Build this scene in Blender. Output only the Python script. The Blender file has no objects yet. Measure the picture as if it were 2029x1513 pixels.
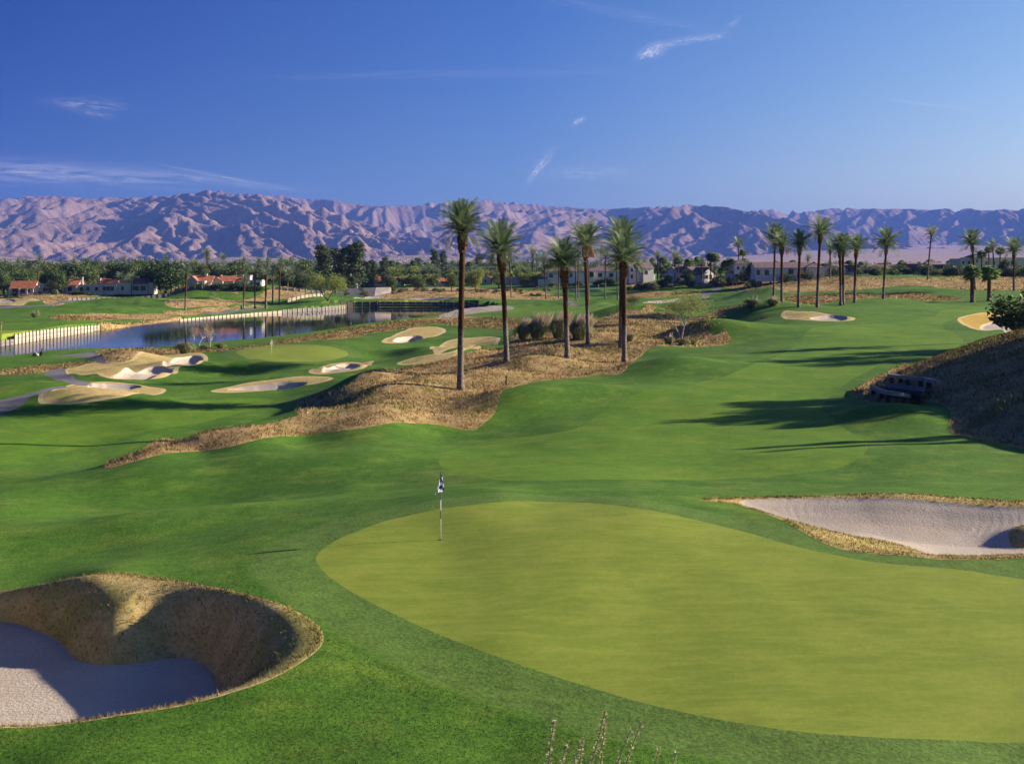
import bpy, math, random
import numpy as np
from mathutils import Vector, Matrix, noise as mnoise

random.seed(7)
RNG = np.random.default_rng(11)
scene = bpy.context.scene
COL = scene.collection

# ------------------------------------------------------------------ camera
F, CX, HY, CZ = 2450.0, 1014.5, 525.0, 14.0          # level view camera with a falling front (lens shift)
cam_data = bpy.data.cameras.new('camera')
cam_data.sensor_fit = 'HORIZONTAL'
cam_data.sensor_width = 36.0
cam_data.lens = 36.0 * F / 2029.0
cam_data.shift_y = -(756.5 - HY) / 2029.0
cam_data.clip_start = 0.2
cam_data.clip_end = 90000.0
cam = bpy.data.objects.new('camera', cam_data)
cam.location = (0, 0, CZ)
cam.rotation_euler = (math.radians(90), 0, 0)
COL.objects.link(cam)
scene.camera = cam

# ------------------------------------------------------------------ sun, sky, exposure
SUN_EL = math.radians(19.5)
SUN_AZ = math.atan2(0.235, 0.972)                     # from the right and a little beyond
SUN_DIR = Vector((math.cos(SUN_EL) * math.cos(SUN_AZ), math.cos(SUN_EL) * math.sin(SUN_AZ), math.sin(SUN_EL)))
sun_data = bpy.data.lights.new('sun', 'SUN')
sun_data.energy = 5.0
sun_data.angle = math.radians(0.5)
sun_data.color = (1.0, 0.86, 0.66)
sun = bpy.data.objects.new('sun', sun_data)
sun.rotation_euler = SUN_DIR.to_track_quat('Z', 'Y').to_euler()
sun.location = (200, 40, 90)
COL.objects.link(sun)

scene.view_settings.view_transform = 'Standard'
scene.view_settings.look = 'None'
scene.view_settings.exposure = 1.2
scene.view_settings.gamma = 1.0
scene.view_settings.use_curve_mapping = False
scene.render.engine = 'CYCLES'
scene.cycles.use_denoising = True
try:
    scene.cycles.denoiser = 'OPENIMAGEDENOISE'
except Exception:
    pass
scene.cycles.max_bounces = 6
scene.cycles.diffuse_bounces = 2
scene.cycles.glossy_bounces = 3
scene.cycles.transparent_max_bounces = 8
scene.cycles.volume_bounces = 0
scene.cycles.use_adaptive_sampling = True
scene.cycles.adaptive_threshold = 0.015


class NT:
    """tiny node-tree writer"""
    def __init__(self, tree):
        self.t = tree
        self.t.nodes.clear()

    def n(self, kind, **kw):
        nd = self.t.nodes.new(kind)
        for k, v in kw.items():
            setattr(nd, k, v)
        return nd

    def put(self, sock, v):
        if isinstance(v, bpy.types.NodeSocket):
            self.t.links.new(v, sock)
        elif v is not None:
            if sock.type == 'RGBA' and len(v) == 3:
                v = (*v, 1.0)
            sock.default_value = v

    def math(self, op, a, b=None, c=None, clamp=False):
        nd = self.n('ShaderNodeMath', operation=op, use_clamp=clamp)
        for i, v in enumerate((a, b, c)):
            if v is not None:
                self.put(nd.inputs[i], v)
        return nd.outputs[0]

    def vmath(self, op, a, b=None):
        nd = self.n('ShaderNodeVectorMath', operation=op)
        self.put(nd.inputs[0], a)
        if b is not None:
            self.put(nd.inputs[1], b)
        return nd.outputs[0]

    def mix(self, f, a, b, mode='MIX'):
        nd = self.n('ShaderNodeMix', data_type='RGBA', blend_type=mode)
        self.put(nd.inputs[0], f)
        self.put(nd.inputs[6], a)
        self.put(nd.inputs[7], b)
        return nd.outputs[2]

    def noise(self, vec, scale, detail=3.0, rough=0.55, dist=0.0):
        nd = self.n('ShaderNodeTexNoise')
        self.put(nd.inputs['Vector'], vec)
        nd.inputs['Scale'].default_value = scale
        nd.inputs['Detail'].default_value = detail
        nd.inputs['Roughness'].default_value = rough
        nd.inputs['Distortion'].default_value = dist
        return nd.outputs[0]

    def rng(self, v, a, b, c=0.0, d=1.0, smooth=True):
        nd = self.n('ShaderNodeMapRange', interpolation_type='SMOOTHSTEP' if smooth else 'LINEAR')
        self.put(nd.inputs[0], v)
        for i, x in enumerate((a, b, c, d)):
            nd.inputs[i + 1].default_value = x
        return nd.outputs[0]


# world: Nishita sky, deepened as a polarised slide film shows it, with thin cirrus streaks far above
world = bpy.data.worlds.new('World')
scene.world = world
world.use_nodes = True
w = NT(world.node_tree)
sky = w.n('ShaderNodeTexSky', sky_type='NISHITA')
sky.sun_disc = False
sky.sun_elevation = SUN_EL
sky.sun_rotation = math.pi / 2 - SUN_AZ
sky.altitude = 50
sky.air_density = 1.0
sky.dust_density = 0.35
sky.ozone_density = 3.0
hs = w.n('ShaderNodeHueSaturation')
w.put(hs.inputs['Color'], sky.outputs[0])
hs.inputs['Saturation'].default_value = 1.22
hs.inputs['Hue'].default_value = 0.503
tc = w.n('ShaderNodeTexCoord')
sep = w.n('ShaderNodeSeparateXYZ')
w.put(sep.inputs[0], tc.outputs['Generated'])
# polariser: darkest towards the left of the view (about ninety degrees from the sun)
dotl = w.rng(sep.outputs[0], -0.42, 0.42, 0.0, 1.0, False)
ramp = w.n('ShaderNodeValToRGB')
ramp.color_ramp.elements[0].position = 0.0
ramp.color_ramp.elements[0].color = (0.065, 0.150, 0.51, 1)
ramp.color_ramp.elements[1].position = 1.0
ramp.color_ramp.elements[1].color = (1.08, 0.94, 0.96, 1)
mid = ramp.color_ramp.elements.new(0.5)
mid.color = (0.37, 0.465, 0.82, 1)
w.put(ramp.inputs[0], dotl)
pol = ramp.outputs[0]
skyc = w.mix(1.0, hs.outputs[0], pol, 'MULTIPLY')
bg = w.n('ShaderNodeBackground')
w.put(bg.inputs['Color'], skyc)
bg.inputs['Strength'].default_value = 0.062
wo = w.n('ShaderNodeOutputWorld')
w.put(wo.inputs[0], bg.outputs[0])


# ------------------------------------------------------------------ object helpers
def tag(o, label=None, cat=None, group=None, kind=None):
    if label: o['label'] = label
    if cat: o['category'] = cat
    if group: o['group'] = group
    if kind: o['kind'] = kind
    return o


def empty(name, loc, label=None, cat=None, group=None, rz=0.0, scale=1.0):
    o = bpy.data.objects.new(name, None)
    o.empty_display_size = 0.5
    o.location = loc
    o.rotation_euler = (0, 0, rz)
    o.scale = (scale, scale, scale) if not isinstance(scale, tuple) else scale
    COL.objects.link(o)
    return tag(o, label, cat, group)


def link(name, me, parent=None):
    o = bpy.data.objects.new(name, me)
    COL.objects.link(o)
    if parent is not None:
        o.parent = parent
    return o


def copy_tree(o, parent=None):
    c = o.copy()
    COL.objects.link(c)
    if parent is not None:
        c.parent = parent
    for ch in list(o.children):
        copy_tree(ch, c)
    return c


def np_mesh(name, V, faces, mat, smooth=False, attrs=None, normals=None):
    """faces: list of int arrays (n,3) / (n,4)"""
    me = bpy.data.meshes.new(name)
    V = np.asarray(V, dtype=np.float32)
    faces = [np.asarray(f, dtype=np.int32) for f in faces if len(f)]
    nl = sum(f.size for f in faces)
    npoly = sum(len(f) for f in faces)
    me.vertices.add(len(V))
    me.vertices.foreach_set('co', V.ravel())
    me.loops.add(nl)
    me.loops.foreach_set('vertex_index', np.concatenate([f.ravel() for f in faces]))
    me.polygons.add(npoly)
    sizes = np.concatenate([np.full(len(f), f.shape[1], dtype=np.int32) for f in faces])
    starts = np.concatenate([[0], np.cumsum(sizes)[:-1]]).astype(np.int32)
    me.polygons.foreach_set('loop_start', starts)
    me.polygons.foreach_set('use_smooth', np.full(npoly, bool(smooth)))
    me.update(calc_edges=True)
    me.validate()
    if attrs:
        for k, a in attrs.items():
            at = me.attributes.new(k, 'FLOAT', 'POINT')
            at.data.foreach_set('value', np.asarray(a, dtype=np.float32))
    if normals is not None:
        me.normals_split_custom_set_from_vertices(np.asarray(normals, dtype=np.float32))
    if mat is not None:
        me.materials.append(mat)
    return me


class MB:
    """collects boxes, tubes and loose faces; build() makes ONE mesh object"""
    def __init__(self):
        self.v, self.f = [], []

    def add(self, vs, fs):
        b = len(self.v)
        self.v += [tuple(x) for x in vs]
        self.f += [tuple(i + b for i in f) for f in fs]

    def box(self, x0, x1, y0, y1, z0, z1):
        self.add([(x0, y0, z0), (x1, y0, z0), (x1, y1, z0), (x0, y1, z0), (x0, y0, z1), (x1, y0, z1), (x1, y1, z1), (x0, y1, z1)],
                 [(0, 3, 2, 1), (4, 5, 6, 7), (0, 1, 5, 4), (1, 2, 6, 5), (2, 3, 7, 6), (3, 0, 4, 7)])

    def beam(self, a, b, wd, ht):
        a, b = Vector(a), Vector(b)
        d = (b - a).normalized()
        up = Vector((0, 0, 1)) if abs(d.z) < 0.95 else Vector((0, 1, 0))
        s = d.cross(up).normalized() * wd / 2
        u = s.cross(d).normalized() * ht / 2
        vs = [a - s - u, a + s - u, a + s + u, a - s + u, b - s - u, b + s - u, b + s + u, b - s + u]
        self.add(vs, [(0, 1, 2, 3), (7, 6, 5, 4), (0, 4, 5, 1), (1, 5, 6, 2), (2, 6, 7, 3), (3, 7, 4, 0)])

    def tube(self, pts, rads, n=8, cap=True):
        base = len(self.v)
        pts = [Vector(p) for p in pts]
        for i, p in enumerate(pts):
            d = (pts[min(i + 1, len(pts) - 1)] - pts[max(i - 1, 0)]).normalized()
            up = Vector((1, 0, 0)) if abs(d.x) < 0.9 else Vector((0, 1, 0))
            s = d.cross(up).normalized()
            t = d.cross(s)
            for k in range(n):
                a = 2 * math.pi * k / n
                self.v.append(tuple(p + (s * math.cos(a) + t * math.sin(a)) * rads[i]))
        for i in range(len(pts) - 1):
            for k in range(n):
                k2 = (k + 1) % n
                self.f.append((base + i * n + k, base + i * n + k2, base + (i + 1) * n + k2, base + (i + 1) * n + k))
        if cap:
            self.f.append(tuple(base + k for k in reversed(range(n))))
            self.f.append(tuple(base + (len(pts) - 1) * n + k for k in range(n)))

    def mesh(self, name, mat, smooth=False):
        me = bpy.data.meshes.new(name)
        me.from_pydata(self.v, [], self.f)
        me.update()
        if smooth:
            me.polygons.foreach_set('use_smooth', np.full(len(me.polygons), True))
        if mat is not None:
            me.materials.append(mat)
        return me

    def build(self, name, mat, parent=None, smooth=False):
        return link(name, self.mesh(name, mat, smooth), parent)


# ------------------------------------------------------------------ materials
def new_mat(name):
    m = bpy.data.materials.new(name)
    m.use_nodes = True
    t = NT(m.node_tree)
    out = t.n('ShaderNodeOutputMaterial')
    return m, t, out


def pos(t):
    return t.n('ShaderNodeNewGeometry').outputs['Position']


def obj_pos(t):
    return t.n('ShaderNodeTexCoord').outputs['Object']


def bsdf(t, out, color, rough=0.9, spec=0.15, normal=None, **kw):
    b = t.n('ShaderNodeBsdfPrincipled')
    t.put(b.inputs['Base Color'], color)
    t.put(b.inputs['Roughness'], rough)
    t.put(b.inputs['Specular IOR Level'], spec)
    if normal is not None:
        t.put(b.inputs['Normal'], normal)
    for k, v in kw.items():
        t.put(b.inputs[k.replace('_', ' ')], v)
    t.put(out.inputs['Surface'], b.outputs[0])
    return b


def bump(t, h, strength=0.5, dist=0.05):
    b = t.n('ShaderNodeBump')
    b.inputs['Strength'].default_value = strength
    b.inputs['Distance'].default_value = dist
    t.put(b.inputs['Height'], h)
    return b.outputs[0]


def attr(t, name):
    return t.n('ShaderNodeAttribute', attribute_name=name).outputs['Fac']


def flat_z(t, p, k=0.0):
    return p


def mat_turf(name, dark, mid, light, fine=14.0, patch=0.06, fine_amt=0.45, streak=0.0, fringe=None, bump_s=0.55, bump_d=0.03, worn=None):
    m, t, out = new_mat(name)
    p = pos(t)
    n1 = t.noise(p, patch, 4, 0.6)
    n2 = t.noise(p, patch * 6.3, 4, 0.6)
    n3 = t.noise(p, fine, 3, 0.7)
    n4 = t.noise(p, fine * 0.22, 3, 0.6)
    c = t.mix(t.rng(n1, 0.32, 0.68), dark, mid)
    c = t.mix(t.math('MULTIPLY', t.rng(n2, 0.44, 0.72), 0.8), c, light)
    n6 = t.noise(p, patch * 2.4, 5, 0.68, 0.5)
    c = t.mix(t.math('MULTIPLY', t.rng(n6, 0.54, 0.74), 0.55), c, worn or light)
    if streak:
        mp = t.n('ShaderNodeMapping')
        t.put(mp.inputs[0], p)
        mp.inputs['Rotation'].default_value = (0, 0, 0.35)
        mp.inputs['Scale'].default_value = (0.30, 1.25, 1.0)
        s1 = t.noise(mp.outputs[0], 2.4, 5, 0.66, 0.4)
        c = t.mix(t.math('MULTIPLY', t.rng(s1, 0.40, 0.66), streak), c, light)
    if fringe is not None:
        e = attr(t, 'edge')
        wob = t.math('ADD', e, t.math('MULTIPLY', t.math('SUBTRACT', n4, 0.5), 0.25))
        ring = t.math('MULTIPLY', t.rng(wob, 2.1, 1.85), 0.8)
        c = t.mix(ring, c, fringe)
        lipl = t.math('MULTIPLY', t.rng(wob, 2.0, 2.12), t.rng(wob, 2.5, 2.2))
        c = t.mix(t.math('MULTIPLY', lipl, 0.35), c, dark)
    f = t.math('ADD', t.math('MULTIPLY', n3, 0.65), t.math('MULTIPLY', n4, 0.35))
    k = t.rng(f, 0.30, 0.70, 1.0 - fine_amt, 1.0 + fine_amt * 0.8, False)
    gry = t.n('ShaderNodeCombineColor')
    for i in range(3):
        t.put(gry.inputs[i], k)
    c = t.mix(1.0, c, gry.outputs[0], 'MULTIPLY')
    bsdf(t, out, c, 0.85, 0.12, bump(t, f, bump_s, bump_d))
    return m


def mat_dry(name, c_dark, c_mid, c_light, c_green, green_lo=0.55, lip=None, scale=1.0, bump_d=0.12):
    m, t, out = new_mat(name)
    p = pos(t)
    n1 = t.noise(p, 0.13 * scale, 4, 0.62, 0.3)
    n2 = t.noise(p, 0.9 * scale, 4, 0.65)
    n3 = t.noise(p, 5.0 * scale, 4, 0.7)
    n5 = t.noise(p, 28.0 * scale, 2, 0.6)
    c = t.mix(t.rng(n2, 0.34, 0.64), c_mid, c_light)
    c = t.mix(t.math('MULTIPLY', t.rng(n1, green_lo, green_lo + 0.14), 0.8), c, c_green)
    f = t.math('ADD', t.math('MULTIPLY', n3, 0.6), t.math('MULTIPLY', n5, 0.4))
    c = t.mix(t.rng(f, 0.50, 0.33), c, c_dark)
    if lip is not None:
        e = attr(t, 'edge')
        wob = t.math('ADD', e, t.math('MULTIPLY', t.math('SUBTRACT', n2, 0.5), 0.22))
        wd = attr(t, 'lipw')
        c = t.mix(t.math('MULTIPLY', t.math('LESS_THAN', wob, wd), 0.75), c, lip)
    h = t.math('ADD', t.math('MULTIPLY', n2, 0.5), f)
    bsdf(t, out, c, 0.95, 0.05, bump(t, h, 0.8, bump_d))
    return m


M = {}
M['rough_turf'] = mat_turf('rough_turf', (0.054, 0.136, 0.013), (0.083, 0.184, 0.018), (0.134, 0.222, 0.026), 9.0, 0.07, 0.55, worn=(0.180, 0.220, 0.038),
                           fringe=(0.105, 0.180, 0.034), bump_s=0.7, bump_d=0.05)
M['fairway_turf'] = mat_turf('fairway_turf', (0.072, 0.178, 0.012), (0.104, 0.212, 0.016), (0.150, 0.238, 0.022), 7.0, 0.05, 0.30, 0.55, worn=(0.182, 0.236, 0.032))
M['green_turf'] = mat_turf('green_turf', (0.160, 0.225, 0.026), (0.190, 0.252, 0.030), (0.240, 0.285, 0.042), 26.0, 0.09, 0.22, 0.75, bump_s=0.15, bump_d=0.006)
M['dry_turf'] = mat_dry('dry_turf', (0.21, 0.14, 0.055), (0.44, 0.325, 0.13), (0.54, 0.42, 0.19), (0.30, 0.29, 0.085), 0.50, (0.62, 0.49, 0.26), 2.2, 0.03)
M['golden_turf'] = mat_dry('golden_turf', (0.34, 0.22, 0.05), (0.56, 0.37, 0.08), (0.64, 0.45, 0.12), (0.42, 0.36, 0.08), 0.60, (0.70, 0.55, 0.26), 2.2, 0.03)
M['dry_grass'] = mat_dry('dry_grass', (0.13, 0.085, 0.03), (0.38, 0.25, 0.11), (0.52, 0.37, 0.18), (0.16, 0.16, 0.045), 0.52, None, 1.0, 0.22)


def mat_sand(name, rings):
    m, t, out = new_mat(name)
    p = pos(t)
    n1 = t.noise(p, 0.35, 4, 0.6)
    n2 = t.noise(p, 11.0, 4, 0.7)
    wv = t.n('ShaderNodeTexWave', wave_type='RINGS', rings_direction='Z', wave_profile='SIN')
    mp = t.n('ShaderNodeMapping')
    t.put(mp.inputs[0], p)
    mp.inputs['Location'].default_value = (-14.5, -47.0, 0.0)
    t.put(wv.inputs['Vector'], mp.outputs[0])
    wv.inputs['Scale'].default_value = 0.95
    wv.inputs['Distortion'].default_value = 7.0
    wv.inputs['Detail'].default_value = 2.0
    wv.inputs['Detail Scale'].default_value = 0.35
    c = t.mix(t.rng(n1, 0.3, 0.7), (0.46, 0.39, 0.32), (0.56, 0.485, 0.405))
    c = t.mix(t.rng(n2, 0.5, 0.28), c, (0.42, 0.335, 0.28))
    h = n2
    if rings:
        h = t.math('ADD', n2, t.math('MULTIPLY', t.math('MULTIPLY', wv.outputs['Fac'], t.rng(n1, 0.40, 0.60)), 0.20))
    else:
        mp2 = t.n('ShaderNodeMapping')
        t.put(mp2.inputs[0], p)
        mp2.inputs['Rotation'].default_value = (0, 0, 0.5)
        mp2.inputs['Scale'].default_value = (0.6, 7.0, 1.0)
        h = t.math('ADD', n2, t.math('MULTIPLY', t.noise(mp2.outputs[0], 1.0, 3, 0.6, 0.5), 1.0))
    bsdf(t, out, c, 0.95, 0.05, bump(t, h, 0.65, 0.06))
    return m


M['sand'] = mat_sand('bunker_sand', False)
M['raked_sand'] = mat_sand('raked_bunker_sand', True)


def mat_simple(name, c1, c2, scale, rough=0.8, spec=0.2, bs=0.3, bd=0.02, detail=4, vec=None, stretch=None):
    m, t, out = new_mat(name)
    p = obj_pos(t)
    if stretch:
        mp = t.n('ShaderNodeMapping')
        t.put(mp.inputs[0], p)
        mp.inputs['Scale'].default_value = stretch
        p = mp.outputs[0]
    n1 = t.noise(p, scale, detail, 0.62)
    c = t.mix(t.rng(n1, 0.32, 0.68), c1, c2)
    bsdf(t, out, c, rough, spec, bump(t, n1, bs, bd))
    return m


M['asphalt'] = mat_simple('asphalt', (0.13, 0.125, 0.14), (0.19, 0.18, 0.19), 0.7, 0.9, 0.2)
M['concrete'] = mat_simple('beach', (0.26, 0.215, 0.18), (0.34, 0.28, 0.235), 0.5, 0.9, 0.2)
M['plain'] = mat_simple('plain', (0.30, 0.21, 0.18), (0.40, 0.29, 0.25), 0.004, 0.95, 0.05, 0.1, 0.5, 8)


def mat_mountain(name, c1, c2, c3):
    m, t, out = new_mat(name)
    p = pos(t)
    n1 = t.noise(p, 0.0016, 5, 0.6, 0.4)
    n2 = t.noise(p, 0.012, 6, 0.7)
    n3 = t.noise(p, 0.06, 4, 0.7)
    c = t.mix(t.rng(n1, 0.38, 0.62), c1, c2)
    c = t.mix(t.math('MULTIPLY', t.rng(n2, 0.5, 0.72), 0.7), c, c3)
    h = t.math('ADD', t.math('MULTIPLY', n2, 30.0), t.math('MULTIPLY', n3, 9.0))
    bsdf(t, out, c, 0.95, 0.03, bump(t, h, 0.9, 1.0))
    return m


M['mountain'] = mat_mountain('mountain_rock', (0.165, 0.108, 0.098), (0.285, 0.188, 0.155), (0.39, 0.27, 0.215))
M['badland'] = mat_mountain('badland_rock', (0.29, 0.215, 0.175), (0.37, 0.28, 0.225), (0.24, 0.17, 0.14))


def mat_water():
    m, t, out = new_mat('lake_water')
    p = pos(t)
    mp = t.n('ShaderNodeMapping')
    t.put(mp.inputs[0], p)
    mp.inputs['Scale'].default_value = (0.5, 1.0, 1.0)
    n1 = t.noise(mp.outputs[0], 1.7, 3, 0.6)
    n2 = t.noise(p, 0.03, 3, 0.5)
    nb = t.n('ShaderNodeBump')
    t.put(nb.inputs['Strength'], t.rng(n2, 0.4, 0.65, 0.02, 0.10))
    nb.inputs['Distance'].default_value = 0.05
    t.put(nb.inputs['Height'], n1)
    sx = t.n('ShaderNodeSeparateXYZ')
    t.put(sx.inputs[0], p)
    breeze = t.rng(sx.outputs[0], -66.0, -86.0)           # a breath of wind roughens the left arm of the lake
    bsdf(t, out, (0.012, 0.022, 0.030), t.math('ADD', 0.03, t.math('MULTIPLY', breeze, 0.17)), 0.5, nb.outputs[0], IOR=1.33)
    return m


M['water'] = mat_water()
# ------------------------------------------------------------------ terrain height field
def zpy(py, D):
    return CZ - (py - HY) * D / F


def dpy(py, Z):
    return (CZ - Z) * F / (py - HY)


CTRL = []                                             # (X/Y, Y, Z)


def cz(*pts):                                         # picture column, picture row, level -> distance
    for px, py, Z in pts:
        CTRL.append(((px - CX) / F, dpy(py, Z), Z))


def cd(*pts):                                         # picture column, distance, level
    for px, D, Z in pts:
        CTRL.append(((px - CX) / F, D, Z))


# the knoll the photograph is taken from, falling to the first green
for px in (-700, 0, 1014, 2029, 2700):
    cd((px, 2, 12.3), (px, 5, 11.2), (px, 9, 9.3), (px, 14, 7.2), (px, 19, 5.75))
cd((0, 22, 5.25), (500, 22, 5.2), (1000, 21.8, 5.2), (1500, 21.8, 5.3), (2029, 21.5, 5.33), (2600, 22, 5.5), (-500, 22, 5.4))
cz((2029, 1465, 5.3), (1500, 1430, 5.28), (1000, 1290, 5.25), (760, 1180, 5.22), (626, 1105, 5.2), (1060, 993, 5.32), (1450, 1047, 5.34),
   (1700, 1108, 5.34), (2029, 1147, 5.34), (1300, 1200, 5.27), (872, 1069, 5.25), (1800, 1280, 5.3), (2300, 1200, 5.4), (2500, 1350, 5.4),
   (1000, 975, 5.40), (860, 985, 5.32), (1250, 985, 5.38), (700, 1022, 5.15), (520, 1055, 4.95), (380, 1085, 4.7))
# left bunker: rim, lobe, floor
cz((0, 1440, 5.35), (250, 1415, 5.3), (480, 1365, 5.32), (600, 1310, 5.32), (641, 1265, 5.30), (610, 1225, 5.28), (500, 1180, 5.3), (350, 1150, 5.12),
   (200, 1135, 5.05), (100, 1163, 4.6), (0, 1170, 4.4), (560, 1200, 5.34))
cd((-150, 36, 4.5), (-420, 30, 4.9), (-200, 23.5, 5.35), (-330, 37, 4.6), (-100, 30, 4.8), (200, 30, 5.0))
# ground left of the green and behind it
cz((0, 1040, 3.55), (250, 1050, 3.75), (0, 1110, 3.9), (200, 1105, 4.2), (420, 1010, 3.4), (600, 985, 3.6), (300, 985, 3.15), (150, 1000, 3.1),
   (0, 960, 2.9), (110, 945, 2.95), (200, 930, 3.0), (750, 950, 3.55), (880, 930, 3.6), (700, 900, 3.2), (500, 920, 3.05))
cd((1000, 55, 4.35), (1000, 62, 3.85), (1400, 60, 3.95), (700, 60, 3.55), (1250, 52, 4.7), (900, 53, 4.5))
# right bunker
cz((1470, 985, 4.85), (2029, 990, 4.95), (1750, 979, 4.95))
cd((1700, 38.6, 5.32), (2029, 36.3, 5.36), (1850, 37.4, 5.34), (1550, 40.6, 5.32), (2300, 37, 5.4), (2300, 50, 5.1), (2500, 44, 5.2), (1850, 44, 5.15),
   (1700, 57.5, 4.2), (2029, 55, 4.5), (2300, 58, 4.9))
# right fairway
cz((1400, 800, 4.0), (1300, 740, 4.2), (1500, 700, 4.6), (1700, 680, 5.0), (1600, 650, 5.3), (1800, 620, 6.0), (2029, 640, 5.7), (2029, 600, 6.4),
   (1900, 598, 6.35), (1620, 609, 6.2), (1750, 592, 6.5), (1533, 588, 6.6), (1100, 850, 3.5), (1200, 900, 3.8), (1600, 880, 4.0), (1640, 780, 4.2), (1750, 660, 5.2),
   (1000, 800, 3.3), (1210, 765, 3.9), (1300, 690, 4.1), (1450, 690, 4.3))
# foot of the right hill (hill itself is added below)
cd((2029, 66, 4.2), (1880, 71, 4.2), (1690, 94, 4.35), (1800, 115.6, 4.8), (1900, 133, 5.1), (2029, 150, 5.3), (2400, 100, 5.0), (2700, 80, 5.0), (2400, 140, 5.5))
# the ridge of long grass and the palm hill
cz((600, 862, 3.15), (400, 892, 3.0), (215, 922, 2.95), (850, 840, 3.05), (930, 850, 2.85), (590, 817, 3.95), (400, 866, 3.45), (300, 890, 3.15), (500, 842, 3.75),
   (760, 808, 4.1), (680, 780, 2.3), (780, 768, 3.05), (912, 771, 3.45), (1003, 716, 3.4), (880, 705, 2.2), (1000, 690, 2.5), (1124, 708, 3.15), (1165, 681, 3.0),
   (1237, 718, 3.55), (1230, 691, 3.35), (1170, 746, 3.75), (1060, 672, 2.8), (1140, 674, 3.0), (1250, 652, 3.5), (1250, 619, 4.9), (1350, 672, 3.6), (1400, 660, 3.7),
   (940, 660, 1.6), (720, 700, 1.25), (1100, 800, 3.6), (960, 800, 3.3), (1060, 770, 3.7))
cd((590, 100, 0.9), (400, 90, 0.75), (250, 82, 0.75), (120, 78, 0.85), (0, 78, 0.8), (640, 108, 1.3), (560, 113, 0.75), (860, 118, 3.0), (800, 98, 3.5))
# left low fairway
cz((0, 900, 0.55), (300, 850, 0.6), (0, 800, 0.8), (500, 820, 0.7), (350, 790, 0.95), (560, 790, 0.9), (600, 765, 1.2), (150, 780, 1.0), (50, 730, 1.0), (0, 705, 0.15), (200, 742, 1.2),
   (300, 690, 0.25), (500, 676, 0.4), (570, 697, 1.6), (640, 690, 1.6), (480, 697, 1.5), (400, 720, 1.1), (700, 715, 1.2), (640, 665, 1.25), (760, 656, 1.3), (860, 645, 1.4), (450, 690, 0.9), (800, 690, 1.3))
cd((-400, 90, 0.8), (-400, 130, 1.0), (-500, 180, 0.3), (-700, 260, 1.2), (650, 250, 0.3), (860, 320, 0.4))
# far shore
cd((0, 219, 1.9), (100, 241, 1.9), (180, 259, 1.7), (-300, 209, 1.9), (600, 373, 1.4), (670, 393, 1.5), (545, 359, 0.9))
cz((350, 635, 0.35), (500, 623, 0.4), (990, 612, 0.35), (250, 648, 0.35), (800, 600, 1.7), (640, 602, 1.65),
   (950, 600, 1.65), (0, 650, 1.9), (100, 620, 2.0), (300, 610, 2.0), (0, 590, 2.6), (50, 583, 3.7), (250, 577, 3.9), (400, 572, 4.1), (500, 568, 4.4), (300, 590, 2.6), (450, 600, 1.9), (600, 580, 2.7),
   (550, 600, 1.5), (780, 590, 2.2), (900, 575, 3.4), (700, 570, 3.6), (1050, 622, 1.3), (1000, 595, 1.8), (1200, 602, 2.0), (1400, 602, 2.8), (1250, 575, 4.4), (1160, 558, 6.8), (1420, 575, 5.0),
   (1470, 640, 4.6), (1540, 606, 6.0), (1430, 640, 3.7), (1500, 622, 5.4), (1250, 600, 2.3))
cd((1600, 300, 7.0), (1600, 343, 8.0), (1640, 400, 9.5), (1900, 330, 8.9), (1900, 400, 10.1), (2029, 300, 8.0), (1600, 440, 9.7), (1350, 480, 7.9), (1900, 470, 10.0), (2029, 420, 10.0), (2600, 420, 10.0),
   (50, 470, 3.9), (500, 470, 6.0), (380, 424, 5.5), (450, 428, 5.7), (520, 430, 5.8), (570, 442, 5.6), (780, 600, 6.0), (1000, 600, 6.6), (200, 600, 4.6), (-600, 500, 4.0), (1700, 600, 9.8), (1200, 700, 8.6), (2500, 600, 10.0), (2500, 250, 6.5), (2500, 180, 6.0), (-900, 400, 3.0))
for px in (-1400, -500, 300, 1014, 1700, 2500, 3400):
    cd((px, 900, 7.5 + px / 900.0), (px, 1500, 8.5), (px, 3000, 9.0), (px, 6000, 9.0))


class TPS:
    SU, SV = 2.6, 1.0

    def __init__(self, pts, lam=2e-4):
        P = np.array(pts)
        self.c = np.stack([P[:, 0] * self.SU, np.log(P[:, 1]) * self.SV], 1)
        n = len(P)
        K = self.k(self.c, self.c) + lam * np.eye(n)
        Q = np.hstack([np.ones((n, 1)), self.c])
        A = np.vstack([np.hstack([K, Q]), np.hstack([Q.T, np.zeros((3, 3))])])
        s = np.linalg.solve(A, np.concatenate([P[:, 2], np.zeros(3)]))
        self.w, self.a = s[:n], s[n:]

    @staticmethod
    def k(a, b):
        d2 = ((a[:, None, :] - b[None, :, :]) ** 2).sum(-1)
        return 0.5 * d2 * np.log(d2 + 1e-12)

    def __call__(self, X, Y):
        Y = np.clip(Y, 2.0, 6000.0)
        u = np.clip(X / Y, -0.9, 0.9)
        q = np.stack([u * self.SU, np.log(Y) * self.SV], -1).reshape(-1, 2).astype(np.float32)
        cc, ww = self.c.astype(np.float32), self.w.astype(np.float32)
        o = np.empty(len(q))
        for i in range(0, len(q), 40000):
            b = q[i:i + 40000]
            d2 = (b[:, 0:1] - cc[None, :, 0]) ** 2 + (b[:, 1:2] - cc[None, :, 1]) ** 2
            o[i:i + 40000] = (0.5 * d2 * np.log(d2 + np.float32(1e-9))).astype(np.float64) @ self.w + self.a[0] + b.astype(np.float64) @ self.a[1:]
        return o.reshape(X.shape)


_perm = RNG.permutation(512)
_ang = RNG.random(512) * 2 * np.pi


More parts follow.
